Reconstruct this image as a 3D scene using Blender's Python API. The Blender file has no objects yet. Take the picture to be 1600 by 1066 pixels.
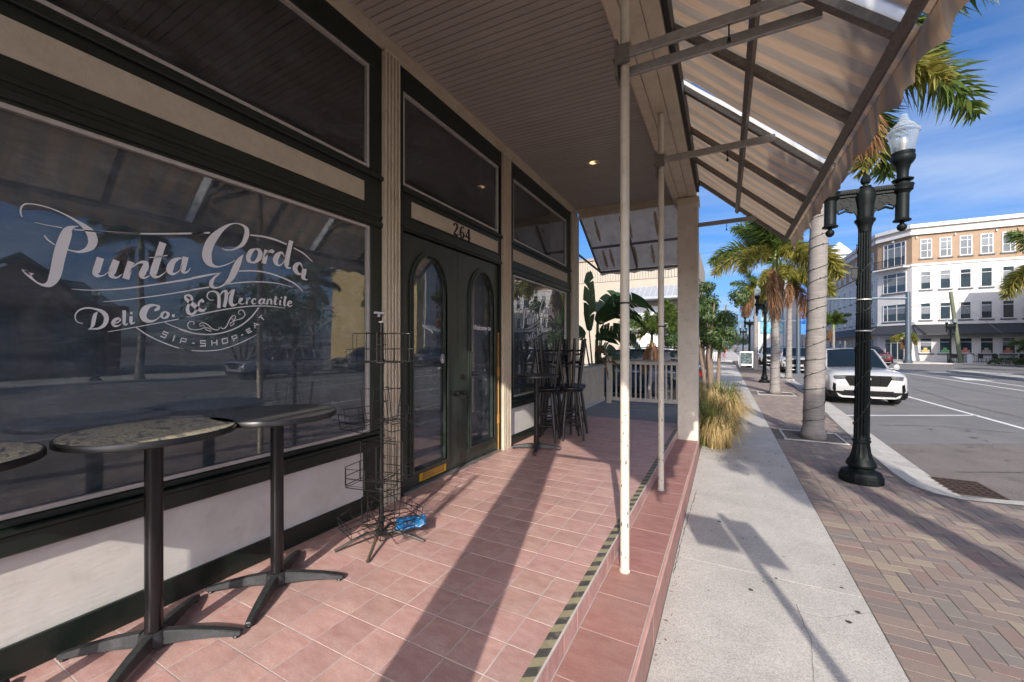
import bpy, bmesh, math, random
from mathutils import Vector, Matrix, noise
random.seed(7)
sc = bpy.context.scene
COL = sc.collection
R = math.radians
PI = math.pi

# ------------------------------------------------------------------ camera
cam = bpy.data.cameras.new('camera')
cam.sensor_width = 36.0
cam.lens = 14.175
cam.shift_y = 0.005
cam.clip_start = 0.02
cam.clip_end = 3000
camo = bpy.data.objects.new('camera', cam)
COL.objects.link(camo)
camo.location = (0, 0, 1.38)
camo.rotation_euler = (R(90), 0, R(27.86))
sc.camera = camo

# ------------------------------------------------------------------ light
SUN_EL, SUN_AZ = 29.5, 16.0         # shadows run towards +y and a little towards -x
sun_dir = Vector((math.sin(R(SUN_AZ)) * math.cos(R(SUN_EL)), -math.cos(R(SUN_AZ)) * math.cos(R(SUN_EL)), math.sin(R(SUN_EL))))
world = bpy.data.worlds.new('World')
sc.world = world
world.use_nodes = True
wn, wl = world.node_tree.nodes, world.node_tree.links
wn.clear()
wout = wn.new('ShaderNodeOutputWorld'); bg = wn.new('ShaderNodeBackground')
sky = wn.new('ShaderNodeTexSky'); sky.sky_type = 'NISHITA'; sky.sun_disc = False
sky.sun_elevation = R(SUN_EL); sky.sun_rotation = R(180 - SUN_AZ)
sky.air_density = 0.55; sky.dust_density = 3.5; sky.ozone_density = 4.0
bg.inputs['Strength'].default_value = 0.15
# thin cirrus: stretched noise over the sky direction, projected on a high plane
tc = wn.new('ShaderNodeTexCoord'); sep = wn.new('ShaderNodeSeparateXYZ')
wl.new(tc.outputs['Generated'], sep.inputs[0])
def wmath(op, a, b=None, clamp=False):
    n = wn.new('ShaderNodeMath'); n.operation = op; n.use_clamp = clamp
    for i, v in enumerate((a, b)):
        if v is None: continue
        if isinstance(v, (int, float)): n.inputs[i].default_value = v
        else: wl.new(v, n.inputs[i])
    return n.outputs[0]
zc = wmath('ADD', wmath('MAXIMUM', sep.outputs['Z'], 0.0), 0.12)
cmb = wn.new('ShaderNodeCombineXYZ')
wl.new(wmath('DIVIDE', sep.outputs['X'], zc), cmb.inputs[0]); wl.new(wmath('DIVIDE', sep.outputs['Y'], zc), cmb.inputs[1])
mp = wn.new('ShaderNodeMapping'); mp.inputs['Rotation'].default_value = (0, 0, R(35)); mp.inputs['Scale'].default_value = (0.55, 1.5, 1)
wl.new(cmb.outputs[0], mp.inputs[0])
cn = wn.new('ShaderNodeTexNoise'); cn.inputs['Scale'].default_value = 1.1; cn.inputs['Detail'].default_value = 7; cn.inputs['Roughness'].default_value = 0.55; cn.inputs['Distortion'].default_value = 0.6
wl.new(mp.outputs[0], cn.inputs[0])
cr = wn.new('ShaderNodeMapRange'); cr.inputs['From Min'].default_value = 0.43; cr.inputs['From Max'].default_value = 0.78; cr.clamp = True
wl.new(cn.outputs['Fac'], cr.inputs[0])
low = wn.new('ShaderNodeMapRange'); low.clamp = True
low.inputs['From Min'].default_value = 0.62; low.inputs['From Max'].default_value = 0.05; low.inputs['To Min'].default_value = 0.25; low.inputs['To Max'].default_value = 0.75
wl.new(sep.outputs['Z'], low.inputs[0])
cmix = wn.new('ShaderNodeMixRGB'); cmix.inputs[2].default_value = (2.9, 3.2, 3.7, 1)
wl.new(wmath('MULTIPLY', cr.outputs[0], low.outputs[0], True), cmix.inputs[0])
hsv = wn.new('ShaderNodeHueSaturation'); hsv.inputs['Saturation'].default_value = 1.2; hsv.inputs['Value'].default_value = 0.95
wl.new(sky.outputs[0], hsv.inputs['Color']); wl.new(hsv.outputs[0], cmix.inputs[1]); wl.new(cmix.outputs[0], bg.inputs['Color']); wl.new(bg.outputs[0], wout.inputs[0])

sl = bpy.data.lights.new('sun', 'SUN'); sl.energy = 3.0; sl.angle = R(0.55); sl.color = (1.0, 0.93, 0.83)
so = bpy.data.objects.new('sun', sl); COL.objects.link(so)
so.rotation_euler = (-sun_dir).to_track_quat('-Z', 'Y').to_euler()

sc.view_settings.view_transform = 'Standard'; sc.view_settings.look = 'None'
sc.view_settings.gamma = 1.0; sc.view_settings.exposure = 0.9; sc.view_settings.use_curve_mapping = False
sc.render.engine = 'CYCLES'
sc.cycles.use_denoising = True
sc.cycles.max_bounces = 8; sc.cycles.diffuse_bounces = 4; sc.cycles.glossy_bounces = 4; sc.cycles.transparent_max_bounces = 12; sc.cycles.transmission_bounces = 6
sc.cycles.caustics_reflective = False; sc.cycles.caustics_refractive = False
sc.cycles.sample_clamp_indirect = 6

# ------------------------------------------------------------------ materials
MATS = {}
def mat(name, col, rough=0.6, metal=0.0, var=0.12, scale=6.0, bump=0.0, bscale=60.0, spec=0.5, col2=None, isl=0.0, trans=0.0, dirt=None, dscale=2.0, damt=0.5, stretch=None, emit=None, rvar=0.0, coat=0.0, grain=0.0, gscale=160.0, stain=None, sscale=1.4, samt=.5):
    """principled material: base colour broken up by object-space noise, optional second colour, per-piece variation, bump"""
    if name in MATS: return MATS[name]
    m = bpy.data.materials.new(name); m.use_nodes = True
    n, l = m.node_tree.nodes, m.node_tree.links
    p = n['Principled BSDF']
    p.inputs['Roughness'].default_value = rough; p.inputs['Metallic'].default_value = metal
    p.inputs['Specular IOR Level'].default_value = spec
    if coat: p.inputs['Coat Weight'].default_value = coat; p.inputs['Coat Roughness'].default_value = 0.08
    t = n.new('ShaderNodeTexCoord'); src = t.outputs['Object']
    if stretch:
        mm = n.new('ShaderNodeMapping'); mm.inputs['Scale'].default_value = stretch; l.new(src, mm.inputs[0]); src = mm.outputs[0]
    oi = n.new('ShaderNodeObjectInfo'); geo = n.new('ShaderNodeNewGeometry')
    def math_(op, a, b, clamp=False):
        q = n.new('ShaderNodeMath'); q.operation = op; q.use_clamp = clamp
        for i, v in enumerate((a, b)):
            if isinstance(v, (int, float)): q.inputs[i].default_value = v
            else: l.new(v, q.inputs[i])
        return q.outputs[0]
    rnd = math_('FRACT', math_('ADD', oi.outputs['Random'], geo.outputs['Random Per Island']), 0)
    ns = n.new('ShaderNodeTexNoise'); ns.noise_dimensions = '4D'; ns.inputs['Scale'].default_value = scale; ns.inputs['Detail'].default_value = 6; ns.inputs['Roughness'].default_value = 0.6
    l.new(src, ns.inputs['Vector']); l.new(math_('MULTIPLY', rnd if isl else oi.outputs['Random'], 20.0), ns.inputs['W'])
    c2 = col2 if col2 else tuple(c * 0.72 for c in col)
    mx = n.new('ShaderNodeMixRGB'); mx.inputs[1].default_value = (*col, 1); mx.inputs[2].default_value = (*c2, 1)
    r = n.new('ShaderNodeMapRange'); r.inputs['From Min'].default_value = 0.5 - 0.5 * (1 - min(var, 0.9)) * 0.5; r.inputs['From Max'].default_value = 0.78; r.inputs['To Max'].default_value = min(1, var * 4); r.clamp = True
    l.new(ns.outputs['Fac'], r.inputs[0]); l.new(r.outputs[0], mx.inputs[0])
    out = mx.outputs[0]
    if isl:
        hs = n.new('ShaderNodeHueSaturation'); l.new(out, hs.inputs['Color'])
        l.new(math_('ADD', math_('MULTIPLY', math_('FRACT', math_('MULTIPLY', rnd, 7.31), 0), 0.06 * isl), 0.5 - 0.03 * isl), hs.inputs['Hue'])
        l.new(math_('ADD', math_('MULTIPLY', rnd, 0.9 * isl), 1 - 0.45 * isl), hs.inputs['Value'])
        out = hs.outputs[0]
    if dirt:
        dn = n.new('ShaderNodeTexNoise'); dn.inputs['Scale'].default_value = dscale; dn.inputs['Detail'].default_value = 8; dn.inputs['Roughness'].default_value = 0.7
        l.new(t.outputs['Object'], dn.inputs['Vector'])
        dr = n.new('ShaderNodeMapRange'); dr.inputs['From Min'].default_value = 0.52; dr.inputs['From Max'].default_value = 0.72; dr.inputs['To Max'].default_value = damt; dr.clamp = True
        l.new(dn.outputs['Fac'], dr.inputs[0])
        dm = n.new('ShaderNodeMixRGB'); dm.inputs[2].default_value = (*dirt, 1); l.new(dr.outputs[0], dm.inputs[0]); l.new(out, dm.inputs[1]); out = dm.outputs[0]
    if stain:
        sn_ = n.new('ShaderNodeTexNoise'); sn_.inputs['Scale'].default_value = sscale; sn_.inputs['Detail'].default_value = 9; sn_.inputs['Roughness'].default_value = 0.68; sn_.inputs['Distortion'].default_value = 0.4
        l.new(geo.outputs['Position'], sn_.inputs['Vector'])
        sr = n.new('ShaderNodeMapRange'); sr.inputs['From Min'].default_value = 0.47; sr.inputs['From Max'].default_value = 0.74; sr.inputs['To Max'].default_value = samt; sr.clamp = True
        l.new(sn_.outputs['Fac'], sr.inputs[0]); sx_ = n.new('ShaderNodeMixRGB'); sx_.inputs[2].default_value = (*stain, 1); l.new(sr.outputs[0], sx_.inputs[0]); l.new(out, sx_.inputs[1]); out = sx_.outputs[0]
    if grain:
        gn = n.new('ShaderNodeTexNoise'); gn.inputs['Scale'].default_value = gscale; gn.inputs['Detail'].default_value = 3; gn.inputs['Roughness'].default_value = 0.75
        l.new(t.outputs['Object'], gn.inputs['Vector'])
        gr_ = n.new('ShaderNodeMapRange'); gr_.inputs['From Min'].default_value = 0.33; gr_.inputs['From Max'].default_value = 0.67; gr_.inputs['To Min'].default_value = 1 - grain; gr_.inputs['To Max'].default_value = 1 + grain; gr_.clamp = False
        l.new(gn.outputs['Fac'], gr_.inputs[0]); gx = n.new('ShaderNodeMixRGB'); gx.blend_type = 'MULTIPLY'; gx.inputs[0].default_value = 1; l.new(out, gx.inputs[1]); l.new(gr_.outputs[0], gx.inputs[2]); out = gx.outputs[0]
    l.new(out, p.inputs['Base Color'])
    if rvar:
        rr = n.new('ShaderNodeMapRange'); rr.inputs['To Min'].default_value = max(0.02, rough - rvar); rr.inputs['To Max'].default_value = min(1, rough + rvar); l.new(ns.outputs['Fac'], rr.inputs[0]); l.new(rr.outputs[0], p.inputs['Roughness'])
    if bump:
        bn = n.new('ShaderNodeTexNoise'); bn.inputs['Scale'].default_value = bscale; bn.inputs['Detail'].default_value = 5; l.new(src, bn.inputs['Vector'])
        b = n.new('ShaderNodeBump'); b.inputs['Strength'].default_value = bump; b.inputs['Distance'].default_value = 0.01; l.new(bn.outputs['Fac'], b.inputs['Height']); l.new(b.outputs[0], p.inputs['Normal'])
    if trans:
        tr = n.new('ShaderNodeBsdfTranslucent'); l.new(out, tr.inputs['Color'])
        ms = n.new('ShaderNodeMixShader'); ms.inputs[0].default_value = trans
        l.new(p.outputs[0], ms.inputs[1]); l.new(tr.outputs[0], ms.inputs[2]); l.new(ms.outputs[0], n['Material Output'].inputs[0])
    if emit:
        p.inputs['Emission Color'].default_value = (*emit[:3], 1); p.inputs['Emission Strength'].default_value = emit[3]
    MATS[name] = m
    return m

def glass_mat(name, ior=1.75, tint=(1, 1, 1), rough=0.0, base=0.02):
    m = bpy.data.materials.new(name); m.use_nodes = True
    n, l = m.node_tree.nodes, m.node_tree.links
    n.remove(n['Principled BSDF'])
    tr = n.new('ShaderNodeBsdfTransparent'); tr.inputs[0].default_value = (*tint, 1)
    gl = n.new('ShaderNodeBsdfGlossy'); gl.inputs['Roughness'].default_value = rough
    fr = n.new('ShaderNodeFresnel'); fr.inputs['IOR'].default_value = ior
    # same reflectance from both sides of the sheet
    geo = n.new('ShaderNodeNewGeometry'); mr = n.new('ShaderNodeMapRange'); mr.inputs['To Min'].default_value = ior; mr.inputs['To Max'].default_value = 1.0 / ior
    l.new(geo.outputs['Backfacing'], mr.inputs[0]); l.new(mr.outputs[0], fr.inputs['IOR'])
    ad = n.new('ShaderNodeMath'); ad.operation = 'ADD'; ad.use_clamp = True; ad.inputs[1].default_value = base
    tcn = n.new('ShaderNodeTexCoord'); nz = n.new('ShaderNodeTexNoise'); nz.inputs['Scale'].default_value = 1.3; nz.inputs['Detail'].default_value = 2
    l.new(tcn.outputs['Object'], nz.inputs['Vector'])
    bp = n.new('ShaderNodeBump'); bp.inputs['Strength'].default_value = 0.06; bp.inputs['Distance'].default_value = 0.02; l.new(nz.outputs['Fac'], bp.inputs['Height'])
    l.new(bp.outputs[0], gl.inputs['Normal'])
    l.new(fr.outputs[0], ad.inputs[0])
    ms = n.new('ShaderNodeMixShader'); l.new(ad.outputs[0], ms.inputs[0]); l.new(tr.outputs[0], ms.inputs[1]); l.new(gl.outputs[0], ms.inputs[2])
    # dust and wiped smears on the outside of the pane
    df = n.new('ShaderNodeBsdfDiffuse'); df.inputs[0].default_value = (.55, .58, .62, 1)
    mp2 = n.new('ShaderNodeMapping'); mp2.inputs['Rotation'].default_value = (.6, 0, 0); mp2.inputs['Scale'].default_value = (1, 1.2, 5); l.new(tcn.outputs['Object'], mp2.inputs[0])
    sm = n.new('ShaderNodeTexNoise'); sm.inputs['Scale'].default_value = 1.6; sm.inputs['Detail'].default_value = 9; sm.inputs['Roughness'].default_value = 0.75; sm.inputs['Distortion'].default_value = 1.2; l.new(mp2.outputs[0], sm.inputs['Vector'])
    smr = n.new('ShaderNodeMapRange'); smr.inputs['From Min'].default_value = 0.42; smr.inputs['From Max'].default_value = 0.8; smr.inputs['To Max'].default_value = 0.09; smr.clamp = True; l.new(sm.outputs['Fac'], smr.inputs[0])
    m3 = n.new('ShaderNodeMixShader'); l.new(smr.outputs[0], m3.inputs[0]); l.new(ms.outputs[0], m3.inputs[1]); l.new(df.outputs[0], m3.inputs[2])
    l.new(m3.outputs[0], n['Material Output'].inputs[0])
    MATS[name] = m
    return m

# ------------------------------------------------------------------ mesh builder
class MB:
    def __init__(s): s.v = []; s.f = []
    def add(s, vs, fs):
        o = len(s.v); s.v += [tuple(a) for a in vs]; s.f += [tuple(i + o for i in q) for q in fs]
        return s
    def box(s, x0, x1, y0, y1, z0, z1, rot=None, piv=None):
        vs = [Vector((x, y, z)) for x in (x0, x1) for y in (y0, y1) for z in (z0, z1)]
        if rot is not None:
            c = Vector(piv) if piv else Vector(((x0 + x1) / 2, (y0 + y1) / 2, (z0 + z1) / 2))
            vs = [c + rot @ (a - c) for a in vs]
        return s.add(vs, [(0, 1, 3, 2), (4, 6, 7, 5), (0, 4, 5, 1), (2, 3, 7, 6), (0, 2, 6, 4), (1, 5, 7, 3)])
    def cbox(s, x0, x1, y0, y1, z0, z1, c=0.004):
        """box with a chamfered top edge (open underneath)"""
        vs = [(x0, y0, z0), (x1, y0, z0), (x1, y1, z0), (x0, y1, z0), (x0, y0, z1 - c), (x1, y0, z1 - c), (x1, y1, z1 - c), (x0, y1, z1 - c),
              (x0 + c, y0 + c, z1), (x1 - c, y0 + c, z1), (x1 - c, y1 - c, z1), (x0 + c, y1 - c, z1)]
        fs = [(0, 1, 5, 4), (1, 2, 6, 5), (2, 3, 7, 6), (3, 0, 4, 7), (4, 5, 9, 8), (5, 6, 10, 9), (6, 7, 11, 10), (7, 4, 8, 11), (8, 9, 10, 11)]
        return s.add(vs, fs)
    def tube(s, pts, r, n=8, cap=True):
        pts = [Vector(p) for p in pts]; rs = r if isinstance(r, (list, tuple)) else [r] * len(pts)
        vs, fs = [], []; ref = None
        for i, p in enumerate(pts):
            d = (pts[min(i + 1, len(pts) - 1)] - pts[max(i - 1, 0)]).normalized()
            if ref is None: ref = Vector((0, 0, 1)) if abs(d.z) < 0.9 else Vector((1, 0, 0))
            a = d.cross(ref).normalized(); b = d.cross(a).normalized(); ref = a.cross(d) if False else ref
            if abs(d.dot(ref)) > 0.95: ref = Vector((1, 0, 0)) if abs(d.x) < 0.9 else Vector((0, 1, 0))
            for k in range(n):
                t = 2 * PI * k / n; vs.append(p + (a * math.cos(t) + b * math.sin(t)) * rs[i])
        for i in range(len(pts) - 1):
            for k in range(n):
                fs.append((i * n + k, i * n + (k + 1) % n, (i + 1) * n + (k + 1) % n, (i + 1) * n + k))
        if cap: fs.append(tuple(range(n - 1, -1, -1))); fs.append(tuple(range((len(pts) - 1) * n, len(pts) * n)))
        return s.add(vs, fs)
    def bar(s, a, b, w, h, up=(0, 0, 1)):
        a, b = Vector(a), Vector(b); d = (b - a).normalized(); u = Vector(up); sd = d.cross(u)
        if sd.length < 1e-4: sd = d.cross(Vector((1, 0, 0)))
        sd.normalize(); u = sd.cross(d).normalized()
        vs = [p + sd * sx * w / 2 + u * sz * h / 2 for p in (a, b) for sx in (-1, 1) for sz in (-1, 1)]
        return s.add(vs, [(0, 1, 3, 2), (4, 6, 7, 5), (0, 4, 5, 1), (2, 3, 7, 6), (0, 2, 6, 4), (1, 5, 7, 3)])
    def lathe(s, prof, c=(0, 0, 0), n=20, flute=0, fd=0.0, fz=None):
        vs, fs = [], []
        for r, z in prof:
            for k in range(n):
                t = 2 * PI * k / n; rr = r
                if flute and fz and fz[0] <= z <= fz[1]: rr = r - fd * abs(math.sin(t * flute / 2)) ** 0.7
                vs.append((c[0] + rr * math.cos(t), c[1] + rr * math.sin(t), c[2] + z))
        for i in range(len(prof) - 1):
            for k in range(n): fs.append((i * n + k, i * n + (k + 1) % n, (i + 1) * n + (k + 1) % n, (i + 1) * n + k))
        fs.append(tuple(range(n - 1, -1, -1))); fs.append(tuple(range((len(prof) - 1) * n, len(prof) * n)))
        return s.add(vs, fs)
    def prism(s, poly, f0, f1):
        """poly of 2-tuples mapped by f0 and f1 to 3-D: a closed solid between the two"""
        n = len(poly); vs = [f0(*p) for p in poly] + [f1(*p) for p in poly]
        fs = [tuple(range(n - 1, -1, -1)), tuple(range(n, 2 * n))] + [(i, (i + 1) % n, n + (i + 1) % n, n + i) for i in range(n)]
        return s.add(vs, fs)
    def quad(s, a, b, c, d): return s.add([a, b, c, d], [(0, 1, 2, 3)])
    def mesh(s, name, m=None, smooth=False, org=(0, 0, 0)):
        me = bpy.data.meshes.new(name)
        me.from_pydata([(a[0] - org[0], a[1] - org[1], a[2] - org[2]) for a in s.v], [], s.f)
        if m: me.materials.append(m)
        me.update()
        bm = bmesh.new(); bm.from_mesh(me); bmesh.ops.recalc_face_normals(bm, faces=bm.faces); bm.to_mesh(me); bm.free()
        if smooth:
            for q in me.polygons: q.use_smooth = True
            if smooth != 'all':
                try: me.set_sharp_from_angle(angle=R(35))
                except Exception: pass
        return me
    def build(s, name, m=None, parent=None, smooth=False, bev=0.0, loc=None):
        org = (0, 0, 0)
        if parent is not None:
            q = parent; org = Vector((0, 0, 0))
            while q is not None: org = org + q.location; q = q.parent
        if loc is not None: org = loc
        o = bpy.data.objects.new(name, s.mesh(name, m, smooth, org)); COL.objects.link(o)
        if parent is not None: o.parent = parent
        if loc is not None and parent is None: o.location = loc
        if bev:
            b = o.modifiers.new('bevel', 'BEVEL'); b.width = bev; b.segments = 1; b.limit_method = 'ANGLE'; b.angle_limit = R(40)
        return o

def tag(o, label=None, cat=None, group=None, kind=None):
    if label: o['label'] = label
    if cat: o['category'] = cat
    if group: o['group'] = group
    if kind: o['kind'] = kind
    return o
def thing(name, label, cat, loc=(0, 0, 0), rz=0.0, group=None):
    o = bpy.data.objects.new(name, None); COL.objects.link(o); o.location = loc; o.rotation_euler = (0, 0, rz); o.empty_display_size = 0.1
    return tag(o, label, cat, group)
def dup(o, loc=None, rz=None, label=None, group=None, parent=None, scale=None):
    c = o.copy(); COL.objects.link(c); c.parent = parent
    if loc is not None: c.location = loc
    if rz is not None: c.rotation_euler = (o.rotation_euler[0], o.rotation_euler[1], rz)
    if scale is not None: c.scale = (scale,) * 3 if isinstance(scale, (int, float)) else scale
    if label: c['label'] = label
    if group: c['group'] = group
    for ch in list(o.children): dup(ch, parent=c)
    return c
def place(me, name, parent, loc=(0, 0, 0), rot=(0, 0, 0)):
    o = bpy.data.objects.new(name, me); COL.objects.link(o); o.parent = parent; o.location = loc; o.rotation_euler = rot
    return o
def structure(o): o['kind'] = 'structure'; return o

def ribbon(strokes):
    """calligraphic strokes, each a run of edge pairs (y,z),(y,z) in tenths of a millimetre, smoothed into a flat strip"""
    mb = MB()
    for sm, L in strokes:
        P = [(L[i] / 1e4, L[i + 1] / 1e4, L[i + 2] / 1e4, L[i + 3] / 1e4) for i in range(0, len(L), 4)]
        if sm and len(P) > 2:
            Q = []
            for i in range(len(P) - 1):
                a, b, c, d = P[max(i - 1, 0)], P[i], P[i + 1], P[min(i + 2, len(P) - 1)]
                for k in range(5):
                    t = k / 5; t2 = t * t; t3 = t2 * t
                    Q.append(tuple(0.5 * (2 * b[j] + (c[j] - a[j]) * t + (2 * a[j] - 5 * b[j] + 4 * c[j] - d[j]) * t2 + (3 * b[j] - a[j] - 3 * c[j] + d[j]) * t3) for j in range(4)))
            Q.append(P[-1]); P = Q
        vs = []
        for q in P: vs += [(0, q[0], q[1]), (0, q[2], q[3])]
        mb.add(vs, [(2 * i, 2 * i + 1, 2 * i + 3, 2 * i + 2) for i in range(len(P) - 1)])
    return mb
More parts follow.
